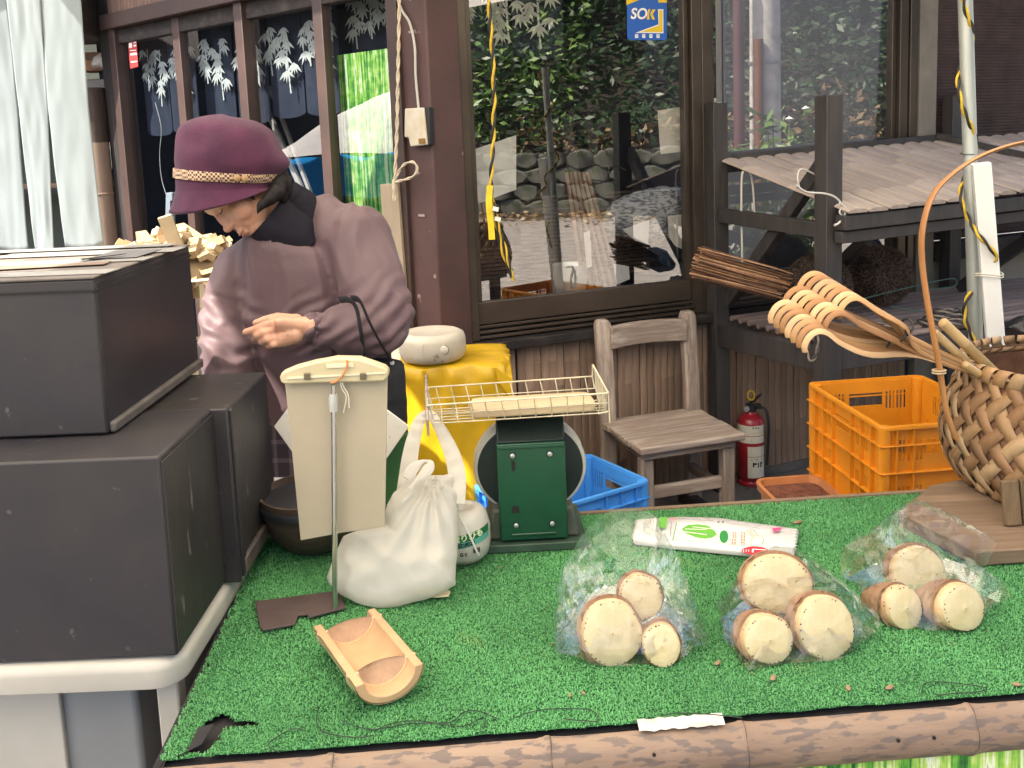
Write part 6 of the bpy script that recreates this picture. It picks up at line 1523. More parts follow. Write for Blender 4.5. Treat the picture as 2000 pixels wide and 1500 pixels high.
def folds(c, n_):
    w = c + p0; d = .0
    rg_n = noise.noise(V(w.x*17 + 1.6*noise.noise(w*4), w.y*14, w.z*2.0)); v = .0145*(.30-abs(rg_n)*1.3)                                # hanging folds
    de = min((c-elL).length, (c-wrL).length*1.1); k = max(0, 1-de/.13)
    v += k*.0075*math.sin((c.x*.75 - c.z*1.0)*150 + 4*noise.noise(w*14))                                   # crushed at the elbow and cuff
    dr = max(0, 1-(c-elR).length/.14); v += dr*.0075*math.sin((c.x*.4 + c.z*1.2)*120 + 4*noise.noise(w*14))
    a = (c-shL).length; v += max(0, 1-a/.13)*.004*math.sin((c.x*.9+c.z*.5)*95+3*noise.noise(w*10))
    nk = (c-pw(545, 478, 2.06)).length; v += max(0, 1-nk/.12)*.0014*math.sin(math.atan2(c.z-pw(545, 478, 2).z, c.x-pw(545, 478, 2).x)*46)  # gathers at the neck
    return v + d
displace(tm, folds)
smockm = mat('plum_cloth', (.108, .064, .073), .62, var=.10, scale=4, sheen=.10, bump=.12, bscale=260); tm.materials.append(smockm); new_obj('smock', tm, pr)
# cuff ruffle and button
cf = MB(); dC = (wrL-elL).normalized(); e1 = dC.orthogonal().normalized(); e2 = dC.cross(e1)
cf.loft([[pw(618, 642, 1.928) + dC*t_ + (e1*math.cos(a) + e2*math.sin(a))*(r_ + .0026*math.sin(a*9+t_*200)) for a in np.linspace(0, 2*math.pi, 72, endpoint=False)] for t_, r_ in ((-.012, .030), (-.004, .034), (.004, .0335), (.010, .036), (.012, .033), (.006, .029))], cap=False)
cf.build('cuff', smockm, pr, smooth=70)
MB().lathe([(.0045, -.001), (.005, .0012), (.003, .002)], 14, pw(618, 640, 1.885), rot90).build('cuff_button', mat('button_dark', (.05, .035, .03), .25), pr)
# dark printed collar
cl_ = MB(); axn = (MH @ V(0, -.035, -.075)) - NK; axn = V(-.62, -.18, .60).normalized(); c1 = axn.orthogonal().normalized(); c2 = axn.cross(c1)
cb0 = pw(557, 449, 2.07)
cl_.loft([[cb0 + axn*h_ + (c1*math.cos(a) + c2*math.sin(a))*(r_*(1+.04*math.sin(3*a))) for a in np.linspace(0, 2*math.pi, 40, endpoint=False)] for h_, r_ in ((-.060, .058), (-.040, .062), (-.015, .065), (.012, .063), (.046, .0625), (.052, .060), (.046, .055), (-.02, .058))], cap=False)
cl_.build('collar', mat('collar_navy', (.012, .011, .017), .75, spec=.15, var=.2, scale=30, spots=((.55, .53, .50), 34, .70)), pr, smooth=60)
cbk = MB(); chain(cbk, [pw(566, 388, 2.085), pw(583, 404, 2.095), pw(596, 430, 2.10)], [.040, .046, .050], 20); cbk.build('collar_back', MATS['collar_navy'], pr, smooth=70)
# plaid skirt below the smock
def plaid():
    m = bpy.data.materials.new('plaid'); m.use_nodes = True; n = m.node_tree.nodes; L = m.node_tree.links; b = n['Principled BSDF']; b.inputs['Roughness'].default_value = .8
    tc = n.new('ShaderNodeTexCoord'); sx = n.new('ShaderNodeSeparateXYZ'); L.new(tc.outputs['Object'], sx.inputs[0]); outs = []
    for ax_, f in (('X', 180.), ('Z', 150.)):
        a = n.new('ShaderNodeMath'); a.operation = 'MULTIPLY'; a.inputs[1].default_value = f; L.new(sx.outputs[ax_], a.inputs[0])
        s = n.new('ShaderNodeMath'); s.operation = 'SINE'; L.new(a.outputs[0], s.inputs[0]); g_ = n.new('ShaderNodeMath'); g_.operation = 'GREATER_THAN'; g_.inputs[1].default_value = .75; L.new(s.outputs[0], g_.inputs[0]); outs.append(g_)
    ad = n.new('ShaderNodeMath'); ad.operation = 'ADD'; L.new(outs[0].outputs[0], ad.inputs[0]); L.new(outs[1].outputs[0], ad.inputs[1]); ml = n.new('ShaderNodeMath'); ml.operation = 'MULTIPLY'; ml.inputs[1].default_value = .5; L.new(ad.outputs[0], ml.inputs[0])
    mx = n.new('ShaderNodeMix'); mx.data_type = 'RGBA'; mx.inputs[6].default_value = (.035, .022, .035, 1); mx.inputs[7].default_value = (.16, .12, .14, 1); L.new(ml.outputs[0], mx.inputs[0]); L.new(mx.outputs[2], b.inputs['Base Color']); return m
sk_ = MB(); hc = pw(632, 800, 2.13)
sk_.loft([[V(hc.x + rx*math.cos(a)*(1+.03*math.sin(a*11)), hc.y + ry*math.sin(a)*(1+.03*math.sin(a*11)), z) for a in np.linspace(0, 2*math.pi, 88, endpoint=False)] for z, rx, ry in ((hc.z+.09, .172, .142), (hc.z-.05, .188, .155), (.55, .20, .17), (.30, .215, .19))], cap=False)
sk_.build('skirt', plaid(), pr, smooth=70)
for sgn in (-1, 1):
    k = hip + V(sgn*.07, -sgn*.02, 0); s_ = MB(); chain(s_, [V(k.x-.005, k.y+.015, .042), V(k.x-.075, k.y-.065, .036), V(k.x-.115, k.y-.105, .032)], [.046, .043, .034]); s_.build('shoe', blkp, pr, smooth=70)
# purple wool hat
hat = new_obj('hat', None, pr)
woolm = mat('purple_wool', (.080, .018, .050), .95, col2=(.050, .011, .034), scale=14, sheen=.06, bump=.5, bscale=330)
YH = 2.05
def hring(px, py, wpx, dep, tilt, droop=0, n=56, wob=0, seed=0, fl=0):
    c = pw(px, py, YH); s_ = YH/F*1.005; out = []
    for k in range(n):
        a = 2*math.pi*k/n; x = math.cos(a); y = math.sin(a)
        q = c + V(wpx*s_*x, dep*y, -tilt*s_*x)
        q.z -= droop*max(0, -y)**1.3 + fl*max(0, -x)*max(0, .4-y*.6)
        if wob: nz_ = noise.noise(V(x*1.6+seed, y*1.6, py*.02)); q += V(x, y, .3)*wob*nz_
        out.append(q)
    return out
cr_ = [hring(443, 226, 10, .012, 4), hring(443, 228, 38, .042, 5, wob=.004), hring(444, 236, 67, .075, 8, wob=.009), hring(447, 252, 89, .096, 13, wob=.014, seed=1), hring(449, 279, 98, .106, 18, wob=.015, seed=2), hring(453, 304, 107, .114, 19, wob=.016, seed=3), hring(453, 322, 104, .112, 14, wob=.014, seed=4), hring(446, 335, 97, .104, 11, wob=.003), hring(445, 351, 97, .103, 9), hring(445, 364, 96, .102, 4), hring(445, 370, 97, .103, 0)]
hm2 = MB(); hm2.loft(cr_, cap=False); hm2.add(cr_[0], [tuple(range(len(cr_[0])-1, -1, -1))]); ho = hm2.build('crown', woolm, hat, smooth=180); ho.modifiers.new('sub', 'SUBSURF').render_levels = 1
br = MB(); br.loft([hring(445, 366, 96, .102, 2, .0), hring(444, 372, 100, .107, -7, .010, fl=.002), hring(442, 379, 105, .113, -17, .019, fl=.003), hring(441, 382, 107, .115, -20, .022, fl=.0035), hring(441, 381, 105, .113, -20, .022, fl=.0035), hring(444, 372, 98, .105, -7, .010, fl=.002)], cap=False); br.build('brim', woolm, hat, smooth=180)
def hound():
    m = bpy.data.materials.new('houndstooth'); m.use_nodes = True; n = m.node_tree.nodes; L = m.node_tree.links; b = n['Principled BSDF']; b.inputs['Roughness'].default_value = .85
    tc = n.new('ShaderNodeTexCoord'); mp = n.new('ShaderNodeMapping'); mp.inputs['Rotation'].default_value = (0, .0, 0); L.new(tc.outputs['Object'], mp.inputs[0])
    ck = n.new('ShaderNodeTexChecker'); ck.inputs['Scale'].default_value = 210; ck.inputs['Color1'].default_value = (.52, .37, .22, 1); ck.inputs['Color2'].default_value = (.045, .022, .035, 1); L.new(mp.outputs[0], ck.inputs['Vector']); L.new(ck.outputs[0], b.inputs['Base Color']); return m
hd = hound()
bb_ = MB(); bb_.loft([hring(446, 333, 99.5, .1065, 11), hring(446, 334, 101, .1080, 11), hring(445, 350, 100.5, .1075, 9), hring(445, 351, 98.5, .1055, 9)], cap=False); bb_.build('band', hd, hat, smooth=60)
for a_ in (math.radians(-58), math.radians(-66)):
    c = pw(446, 341, YH) + V(101.5*YH/F*math.cos(a_), .1085*math.sin(a_), -.012*math.cos(a_)); MB().lathe([(.0075, 0), (.0072, .003), (.004, .005)], 16, c, Matrix.Rotation(a_+math.pi/2, 3, 'Z') @ rot90).build('band_button', mat('wood_button', (.36, .22, .10), .4), hat)
MB().tube([pw(446, 236, YH)+V(0, 0, .0), pw(446, 233, YH)], .004, 8).build('top_knot', woolm, hat)
# black tote bag on her forearm
tb_ = thing('tote_bag', 'black cloth tote bag hanging from the forearm of the person', 'bag', pw(745, 850, 2.02)+p0); q0 = Vector(tb_.location)
totem = mat('black_canvas', (.012, .012, .016), .8, var=.3, scale=12, bump=.3, bscale=120)
def Q(x, y, d): return PY(x, y, d)-q0
bg_ = MB(); o_ring = [(690, 706), (725, 700), (760, 698), (788, 706), (794, 760), (797, 850), (740, 862), (690, 850), (686, 770)]
mbp = pillow([PY(x, y, 2.0) for x, y in o_ring], (0, -1, 0), .035, .035, rings=8, nb=48, crumple=.004, nscale=14, seed=2, power=3); mbp.v = [(p[0]-q0.x, p[1]-q0.y, p[2]-q0.z) for p in mbp.v]; mbp.build('bag_body', totem, tb_, smooth=60)
for P in (((664, 586, 1.935), (682, 586, 1.893), (696, 602, 1.886), (704, 642, 1.886), (708, 676, 1.92), (708, 706, 1.966)), ((686, 583, 1.93), (703, 588, 1.89), (722, 630, 1.882), (742, 668, 1.91), (763, 704, 1.964))):
    pp_ = smooth_path([Q(*q) for q in P], 6); MB().tube(pp_, [(.0015, .0075)]*len(pp_), 8, flat=(0, -1, 0)).build('strap', totem, tb_)
MB().lathe([(.005, 0), (.004, .002)], 14, Q(766, 709, 1.962), rot90).build('snap', mat('snap_steel', (.70, .70, .68), .3, .7), tb_)
# ------------------------------------------------------------------ shop curtain, goods and notices around the doors
# ---- pale blue split curtain
nr_ = thing('split_curtain', 'pale blue cloth shop curtain with slits hanging beside the boxes', 'curtain', PY(100, -30, 2.55)); q0 = Vector(nr_.location)
clothm = film('pale_cloth', (.33, .385, .41), 1.0, .9, .01, .38, .15, 90)
def cpanel(tl, tr, bl, br, y, amp, seed):
    A, B, C_, D = (PY(*p, y)-q0 for p in (tl, tr, bl, br))
    def fn(u, v):
        v_ = 1-v; p = A.lerp(B, u).lerp(C_.lerp(D, u), v_); w_ = amp*(.3+v_)
        rnd = .012*v_**8*((2*u-1)**2)
        return p + V(0, w_*(math.sin(u*5+seed)+.5*math.sin(u*11+seed*2)) + .003*noise.noise(V(u*6, v*6, seed)), rnd)
    o = MB().grid(fn, 20, 30).build('cloth_panel', clothm, nr_, fix=False, smooth=180); md = o.modifiers.new('s', 'SOLIDIFY'); md.thickness = .0012
def strip(edges_l, edges_r, y, amp, seed):
    """cloth strip between two pixel polylines, top to bottom"""
    def at(E, v):
        v = v*(len(E)-1); k = min(int(v), len(E)-2); f = v-k; return (E[k][0]+(E[k+1][0]-E[k][0])*f, E[k][1]+(E[k+1][1]-E[k][1])*f)
    def fn(u, v):
        a, b = at(edges_l, 1-v), at(edges_r, 1-v); rnd = 9*max(0, .12-v)/.12*abs(2*u-1)**3
        p = PY(a[0]+(b[0]-a[0])*u, a[1]+(b[1]-a[1])*u-rnd, y)-q0
        return p + V(0, amp*(.3+1-v)*(.5*math.sin(u*3+seed)+.4*math.sin(v*5+u*3+seed)) + .003*noise.noise(V(u*5, v*7, seed)), 0)
    o = MB().grid(fn, 22, 44).build('cloth_panel', clothm, nr_, fix=False, smooth=180); md = o.modifiers.new('s', 'SOLIDIFY'); md.thickness = .0012
strip([(-70, -40), (-45, 220), (-20, 490)], [(9, -40), (36, 220), (58, 497)], 2.60, .008, 1)
strip([(7, -40), (37, 220), (66, 496)], [(76, -40), (93, 210), (108, 504)], 2.57, .007, 2); strip([(75.5, -40), (93.5, 210), (125, 490)], [(156, -40), (172, 205), (205, 486)], 2.569, .007, 2.4)
MB().tube([PY(-90, -44, 2.58)-q0, PY(220, -56, 2.58)-q0], .010, 10).build('curtain_pole', palec, nr_)
# ---- goods shelf far back beside the sign board
sh_ = thing('goods_shelf', 'dim wooden shelf unit with stacked goods at the back beside the bamboo sign', 'shelf', (-2.55, 5.0, 0))
for z in (.9, 1.35, 1.72, 2.0): MB().box((0, 0, z), (1.1, .3, .025)).build('shelf_board', wood('shelf_wood', (.26, .18, .13), (.15, .10, .07), axis='X'), sh_)
for x in (-.54, .54): MB().box((x, 0, 1.05), (.03, .3, 2.1)).build('side_panel', MATS['dark_wood'], sh_)
rg = random.Random(3)
def goods(px, py, y, sz, c, lb, nm='goods_box'):
    t = thing(nm, lb, 'box', PY(px, py, y)); mb = MB(); mb.box((0, 0, sz[2]/2), sz); mb.build('carton', mat('carton_%d' % px, c, .8, var=.2, scale=6), t, bevel=.004); MB().box((0, 0, sz[2]+.002), (sz[0]*.3, sz[1]*1.0, .003)).build('carton_tape', MATS['brown_tape'], t)
goods(192, 140, 4.95, (.16, .16, .09), (.36, .20, .12), 'reddish brown packet on the shelf beside the bamboo sign'); goods(200, 210, 4.95, (.16, .18, .14), (.22, .21, .19), 'grey carton on the middle shelf beside the bamboo sign'); goods(205, 330, 4.95, (.20, .18, .20), (.62, .60, .52), 'pale paper wrapped carton on the low shelf beside the bamboo sign')
wrap = pillow([PY(x, y, 4.85) for x, y in ((182, 132), (186, 112), (200, 102), (216, 104), (221, 122), (214, 136))], (0, -1, 0), .05, .05, rings=6, nb=30, crumple=.012, nscale=14, seed=5)
t = thing('wrapped_parcel', 'clear wrapped parcel on the top shelf beside the bamboo sign', 'parcel', PY(200, 136, 4.85)); q1 = Vector(t.location); wrap.v = [(p[0]-q1.x, p[1]-q1.y, p[2]-q1.z) for p in wrap.v]; wrap.build('wrap', MATS['pack_film'], t)
# ---- basket of wood offcuts behind the top box
ob = thing('offcut_basket', 'cream slatted plastic basket heaped with wood offcuts behind the top black box', 'basket', (-.86, 2.50, .0)); oc = Vector(ob.location)
crm = mat('cream_basket', (.66, .60, .42), .5)
otop = 1.17; cxo = (PY(330, 500, 2.5)).x; oc.x = cxo; ob.location.x = cxo
for k in range(46):
    a = 2*math.pi*k/46; MB().bar((.235*math.cos(a)*.86, .19*math.sin(a)*.86, .70), (.235*math.cos(a), .19*math.sin(a), otop-.01), .012, .003, up=(math.cos(a), math.sin(a), 0)).build('slat', crm, ob)
for z, r_ in ((otop, 1.0), (.95, .95), (.71, .86)): MB().tube([V(.237*r_*math.cos(a), .192*r_*math.sin(a), z) for a in np.linspace(0, 6.283, 40, endpoint=False)], [(.004, .009)]*40, 8, closed=True, flat=(0, 0, 1)).build('rim_hoop', crm, ob)
MB().lathe([(.001, .70), (.20, .70), (.20, .71), (.001, .71)], 30, sy=.8).build('basket_floor', crm, ob)
MB().box((0, 0, .35), (.42, .36, .69)).build('pedestal_carton', mat('pedestal', (.25, .19, .13), .85), ob)
blockm = [wood('offcut_%d' % k, c, tuple(q*.8 for q in c), axis='X', rough=.6, bump=.15, ring=6, fine=30) for k, c in enumerate(((.47, .36, .22), (.54, .43, .28), (.40, .29, .17)))]
bmes = []
for k in range(6):
    rk2 = random.Random(k); sz = (rk2.uniform(.055, .085), rk2.uniform(.018, .032), rk2.uniform(.012, .024))
    bmes.append(MB().box((0, 0, 0), sz).mesh('wood_offcut', blockm[k % 3], 30))
rk3 = random.Random(21)
for i in range(150):
    a, r_ = rk3.uniform(0, 6.283), math.sqrt(rk3.random()); x, y = .205*r_*math.cos(a), .165*r_*math.sin(a); top_ = otop + .105*(1-r_**2) ; z = top_ - rk3.uniform(-.012, .028)
    o = new_obj('wood_offcut', bmes[i % 6], None, oc + V(x, y, z), (rk3.uniform(-.7, .7), rk3.uniform(-.7, .7), rk3.uniform(0, 3.14))); tag(o, 'small pale wood offcut in the heaped cream basket', 'wood block', 'wood offcuts heaped in the basket')
MB().lathe([(.20, otop-.05), (.16, otop+.02), (.08, otop+.075), (.001, otop+.10)], 24, sy=.8).build('heap_core', blockm[2], ob)
o = new_obj('wood_offcut', MB().box((0, 0, 0), (.034, .018, .085)).mesh('wood_offcut', blockm[1], 30), None, PY(333, 452, 2.40), (.15, -.25, .2)); tag(o, 'flat wood offcut standing upright on top of the heap', 'wood block', 'wood offcuts heaped in the basket')
# ---- navy curtains with white bamboo prints inside the doors
navy = mat('navy_cloth', (.030, .036, .058), .85, var=.2, scale=20); leafw = mat('print_white_leaf', (.70, .70, .62), .8)
def leaf_spray(mb, c, d1, up, nrm, s_, n, seed):
    r = random.Random(seed)
    for k in range(n):
        a = math.radians(-90 + (k-(n-1)/2)*27 + r.uniform(-8, 8)); v = d1*math.cos(a)+up*math.sin(a); w_ = nrm.cross(v); L_ = s_*r.uniform(.75, 1.15)
        mb.add([c, c+v*L_*.45+w_*L_*.12, c+v*L_, c+v*L_*.45-w_*L_*.12], [(0, 1, 2, 3)])
def navy_curtain(P, d1, nrm, s0, s1, z0, off, label, seed, stalks):
    t = thing('navy_curtain', label, 'curtain', P(s0, z0, off), group='navy bamboo print curtains inside the shop'); q = Vector(t.location); r = random.Random(seed)
    wv = lambda s: .012*math.sin(s*28+seed)
    for a, b in ((s0, (s0+s1)/2-.008), ((s0+s1)/2+.008, s1)):
        MB().grid(lambda u, v: P(a+(b-a)*u, z0+(2.12-z0)*v + (.02*(2*u-1)**2 if v == 0 else 0), off+wv(a+(b-a)*u))-q, 14, 6).build('cloth_panel', navy, t, fix=False)
    mb = MB()
    for s, zt, zb in stalks:
        x = lambda z: P(s+.01*math.sin(z*9+seed), z, off+.018)-q
        zz = zb
        while zz < zt:
            a, b = x(zz), x(min(zz+.042, zt)); w_ = d1*.0045; mb.add([a-w_, a+w_, b+w_*.9, b-w_*.9], [(0, 1, 2, 3)]); zz += .045
        for k in range(7):
            z = zb+(zt-zb)*(.35+.65*k/6); leaf_spray(mb, P(s+r.uniform(-.05, .05), z, off+.019)-q, d1, V(0, 0, 1), nrm, .060, 5, seed*31+k+int(s*100))
    o = mb.build('bamboo_print', leafw, t, smooth=0, fix=False)
for k, (a, b, z0, lb) in enumerate(((.46, .92, 1.62, 'behind the door nearest the corner post'), (.94, 1.42, 1.60, 'behind the second door from the corner post'), (1.46, 1.96, 1.58, 'behind the farthest door by the bamboo sign'))):
    navy_curtain(FL, dL, nL, a, b, z0, -.10, 'navy curtain with white bamboo print ' + lb, 3+k, [(a+.07, 1.98, 1.74-.02*k), (a+.15, 2.0, 1.82), (a+.30, 1.99, 1.72), (a+.41, 2.0, 1.80)])
navy_curtain(FL, dL, nL, .03, .44, 1.84, -.16, 'short navy curtain with white bamboo print above the green poster', 9, [(.08, 2.1, 1.86), (.20, 2.1, 1.87), (.30, 2.1, 1.90), (.39, 2.1, 1.87)])
navy_curtain(FR, dR, nR, .05, .50, 1.80, -.16, 'navy curtain with white bamboo print at the top of the large window', 12, [(.08, 2.1, 1.88), (.20, 2.1, 1.80), (.27, 2.1, 1.86), (.40, 2.1, 1.84)])
# ---- green bamboo poster behind the door nearest the post
po = thing('bamboo_poster', 'tall poster of green bamboo stems behind the door nearest the corner post', 'poster', FL(.22, .9, -.06))
pq = Vector(po.location); MB().add([FL(.035, .75, -.06)-pq, FL(.425, .75, -.06)-pq, FL(.425, 1.845, -.06)-pq, FL(.035, 1.845, -.06)-pq], [(0, 1, 2, 3)]).build('print_sheet', MATS['bamboo_print'], po, smooth=0)
# ---- control box with cable on the corner post, cream rope and plank
pn_ = (Np-Lp).cross(V(0, 0, 1)).normalized(); pn_ = pn_ if pn_.y < 0 else -pn_
def PL(px, py, off=.0): return PP(px, py, Lp+pn_*off, pn_)
ib = thing('control_box', 'grubby white plastic control box screwed to the corner post', 'control box', PL(822, 248)); q0 = Vector(ib.location)
MB().prism([PL(x, y, .002)-q0 for x, y in ((801, 212), (838, 210), (845, 282), (812, 286), (808, 268), (800, 268))], pn_*.030).build('housing', mat('grubby_white', (.58, .55, .47), .5, col2=(.48, .42, .31), scale=14, spots=((.30, .16, .06), 30, .70)), ib, bevel=.004)
MB().prism([PL(x, y, .0)-q0 for x, y in ((832, 209), (847, 210), (850, 282), (836, 286))], pn_*.026).build('back_plate', blkp, ib, bevel=.002)
MB().prism([PL(x, y, .033)-q0 for x, y in ((818, 271), (830, 270), (831, 280), (819, 281))], pn_*.003).build('terminal', mat('terminal_brass', (.30, .16, .04), .4, .5), ib)
cbm = mat('grey_cable', (.50, .49, .45), .5)
MB().tube(smooth_path([PL(x, y, .012)-q0 for x, y in ((818, 214), (812, 150), (810, 90), (800, 45), (785, 20), (770, -20))], 6), .0045, 8).build('cable', cbm, ib)
ropec = mat('cream_rope', (.60, .53, .40), .8, var=.2, scale=60, bump=.5, bscale=300)
t = thing('cream_rope', 'thin cream rope hanging beside the doors with a looped bow knot', 'rope', PL(776, 390, .06)); q0 = Vector(t.location)
twisted(resample([PL(x, y, .06)-q0 for x, y in ((780, -40), (779, 60), (777, 160), (775, 260), (771, 352), (770, 392))], .006), .006, [ropec], t, 60, n=2)
twisted(resample([PL(x, y, .065)-q0 for x, y in ((772, 352), (785, 325), (805, 316), (815, 328), (806, 345), (785, 352), (772, 355))], .005), .0045, [ropec], t, 70, 'loop_strand')
MB().tube([PL(771, 350, .06)-q0, PL(771, 362, .06)-q0, PL(770, 372, .06)-q0], [.009, .011, .006], 8).build('knot', ropec, t)
twisted(resample([PL(x, y, .065)-q0 for x, y in ((800, 0), (806, -20), (795, -30))], .005), .0045, [ropec], t, 70, 'loop_strand')
pk = thing('leaning_plank', 'narrow unpainted plank standing upright beside the doors', 'plank', PL(770, 640, .03)); q0 = Vector(pk.location); base_z = -q0.z
a_, b_, c_, d_ = PL(742, 360, .03), PL(776, 358, .03), PL(800, 690, .03), PL(764, 690, .03)
MB().prism([p-q0 for p in (a_, b_, c_, d_)] , pn_*-.014).build('plank', wood('plank_pale', (.42, .36, .27), (.32, .26, .19), axis='Z', bump=.25), pk, bevel=.002)
dd_ = (d_-a_).normalized(); ee_ = (c_-b_).normalized()
MB().prism([d_-q0, c_-q0, c_-q0 + ee_*(c_.z/-ee_.z), d_-q0 + dd_*(d_.z/-dd_.z)], pn_*-.014).build('plank_foot', MATS['plank_pale'], pk, bevel=.002)
sg_ = thing('small_notice', 'small white notice with black characters behind the door glass', 'notice', FL(.06, 1.03, -.03)); q0 = Vector(sg_.location)
MB().prism([FL(.035, .99, -.03)-q0, FL(.14, .99, -.03)-q0, FL(.14, 1.045, -.03)-q0, FL(.035, 1.045, -.03)-q0], nL*-.002).build('paper', MATS['paper_white'], sg_)
text_obj('ネット', 'lettering', .032, frame(-dL, V(0, 0, 1), nL, FL(.085, 1.018, -.0285)-q0), ink, sg_, bold=True)
# ---- pale sticks leaning inside the doors, red sticker, phone handset
for k, (a, b) in enumerate((((503, 172), (585, 360)), ((527, 170), (600, 360)))):
    pa_, pb_ = PP(*a, FL(0, 0, -.25), nL), PP(*b, FL(0, 0, -.25), nL); t = thing('leaning_stick', ('wider' if k == 0 else 'narrower') + ' pale wooden stick leaning behind the door glass', 'stick', pb_, group='pale sticks behind the doors'); d_ = (pb_-pa_).normalized(); MB().bar(pa_-pb_, d_*(pb_.z/-d_.z), .028 if k == 0 else .018, .012, up=nL).build('stick', mat('pale_stick', (.60, .52, .42), .6), t)
stk = thing('red_sticker', 'red sticker with white marks on the farthest door', 'sticker', PP(262, 100, FL(0, 0, -.005), nL)); q0 = Vector(stk.location)
MB().prism([PP(x, y, FL(0, 0, -.006), nL)-q0 for x, y in ((250, 82), (267, 78), (270, 130), (255, 134))], nL*.001).build('sheet', mat('sticker_red', (.40, .04, .04), .5), stk)
for (x0, y0, x1, y1) in ((252, 84, 258, 94), (261, 82, 266, 85), (261, 88, 266, 91), (254, 98, 266, 100), (255, 104, 267, 108), (256, 120, 268, 122)): MB().prism([PP(x, y, FL(0, 0, -.004), nL)-q0 for x, y in ((x0, y0), (x1, y0-1), (x1, y1-1), (x0, y1))], nL*.0006).build('mark', wht, stk)
ph = thing('handset', 'pale cordless handset hanging inside the door beside the offcut heap', 'handset', PP(338, 430, FL(0, 0, -.06), nL)); q0 = Vector(ph.location)
MB().prism([PP(x, y, FL(0, 0, -.07), nL)-q0 for x, y in ((331, 376), (343, 375), (344, 440), (329, 446))], nL*.02).build('case', mat('handset_white', (.52, .54, .55), .4), ph, bevel=.004)
MB().prism([PP(x, y, FL(0, 0, -.048), nL)-q0 for x, y in ((333, 392), (340, 391), (340, 404), (333, 405))], nL*.002).build('screen', blkp, ph)
for k in range(5): MB().prism([PP(x, y, FL(0, 0, -.048), nL)-q0 for x, y in ((332, 412+6*k), (341, 411+6*k), (341, 414+6*k), (332, 415+6*k))], nL*.002).build('key_row', MATS['gauge_grey'], ph)
cord([(303, 200), (315, 250), (312, 300), (316, 350), (330, 395)], 'thin pale wire dangling inside the farthest door', plane=(FL(0, 0, -.05), nL), r=.002)
# ---- things stuck to and standing behind the large window
sk2 = thing('security_sticker', 'blue and yellow security sticker on the large window', 'sticker', PP(1262, 40, FR(0, 0, -.004), nR)); q0 = Vector(sk2.location)
SB = mat('sticker_blue', (.015, .115, .50), .35); SY = mat('sticker_yellow', (.78, .55, .015), .35); SW = mat('sticker_white', (.85, .85, .84), .35)
def c15(x, y): return (1200+x/15, y/15)
def spoly(pts, m, k, name): MB().prism([PP(*c15(*p), FR(0, 0, -.009+.0008*k), nR)-q0 for p in pts], nR*.0006).build(name, m, sk2, smooth=0)
spoly([(355, -500), (1530, -560), (1535, 1120), (1520, 1155), (1490, 1175), (460, 1170), (410, 1150), (375, 1100)], SB, 0, 'sheet')
spoly([(345, -60), (880, -60), (350, 150)], SY, 1, 'yellow_field'); spoly([(1285, -80), (1525, -80), (1530, 80), (1285, 80)], SY, 1, 'yellow_field')
spoly([(1275, 270), (1430, 270), (1435, 975), (610, 965), (1290, 715)], SW, 1, 'corner_edge'); spoly([(1305, 300), (1405, 300), (1408, 940), (760, 930), (1310, 745)], SY, 2, 'corner_mark')
for k in range(4): x = 600+k*210; spoly([(x, 1005), (x+90, 1000), (x+95, 1110), (x+5, 1115)], SW, 1, 'small_character'); spoly([(x+25, 1040), (x+70, 1038), (x+70, 1055), (x+25, 1058)], SB, 2, 'character_gap')
cT = PP(*c15(830, 410), FR(0, 0, -.006), nR)-q0
text_obj('SO', 'lettering', .057, frame(dR, V(0, 0, 1), nR, PP(*c15(705, 415), FR(0, 0, -.0065), nR)-q0), SW, sk2, bold=True, shear=.2)
spoly([(1000, 265), (1060, 265), (1010, 400), (1030, 575), (950, 575), (960, 410)], SY, 1, 'letter_K'); spoly([(1110, 275), (1205, 275), (1120, 415), (1190, 570), (1110, 575), (1045, 420)], SY, 1, 'letter_K')
def paper(pts, off, label, m=None, nm='paper_sheet', th=.001):
    t = thing(nm, label, 'paper', PP(*pts[0], FR(0, 0, off), nR)); q0 = Vector(t.location); MB().prism([PP(*p, FR(0, 0, off), nR)-q0 for p in pts], nR*th).build('sheet', m or MATS['paper_white'], t, smooth=0)
creamp = mat('paper_cream', (.85, .78, .66), .8, var=.1)
paper([(925, 292), (1008, 264), (1008, 370), (928, 400)], -.05, 'large creased white paper taped low at the corner of the large window', mat('paper_creased', (.88, .85, .76), .8, var=.15, scale=7, bump=.4, bscale=10))
paper([(1284, 216), (1334, 208), (1335, 296), (1290, 301)], -.06, 'cream paper sheet high in the large window beside the frame', creamp); paper([(1304, 422), (1338, 418), (1340, 490), (1318, 480), (1306, 462)], -.07, 'torn white paper low beside the window frame', creamp)
paper([(1215, 448), (1268, 430), (1266, 478), (1240, 470)], -.07, 'folded white paper scrap in front of the newspaper bundle'); paper([(1140, 455), (1152, 450), (1156, 520), (1146, 524)], -.07, 'narrow white paper strip beside the slatted board', creamp)
paper([(1198, 515), (1228, 520), (1230, 545), (1204, 556)], -.07, 'small white scrap at the bottom of the large window')
nb_ = thing('newspaper_bundle', 'bundle wrapped in printed newspaper behind the large window', 'bundle', PP(1265, 480, FR(0, 0, -.2), nR)); q0 = Vector(nb_.location)
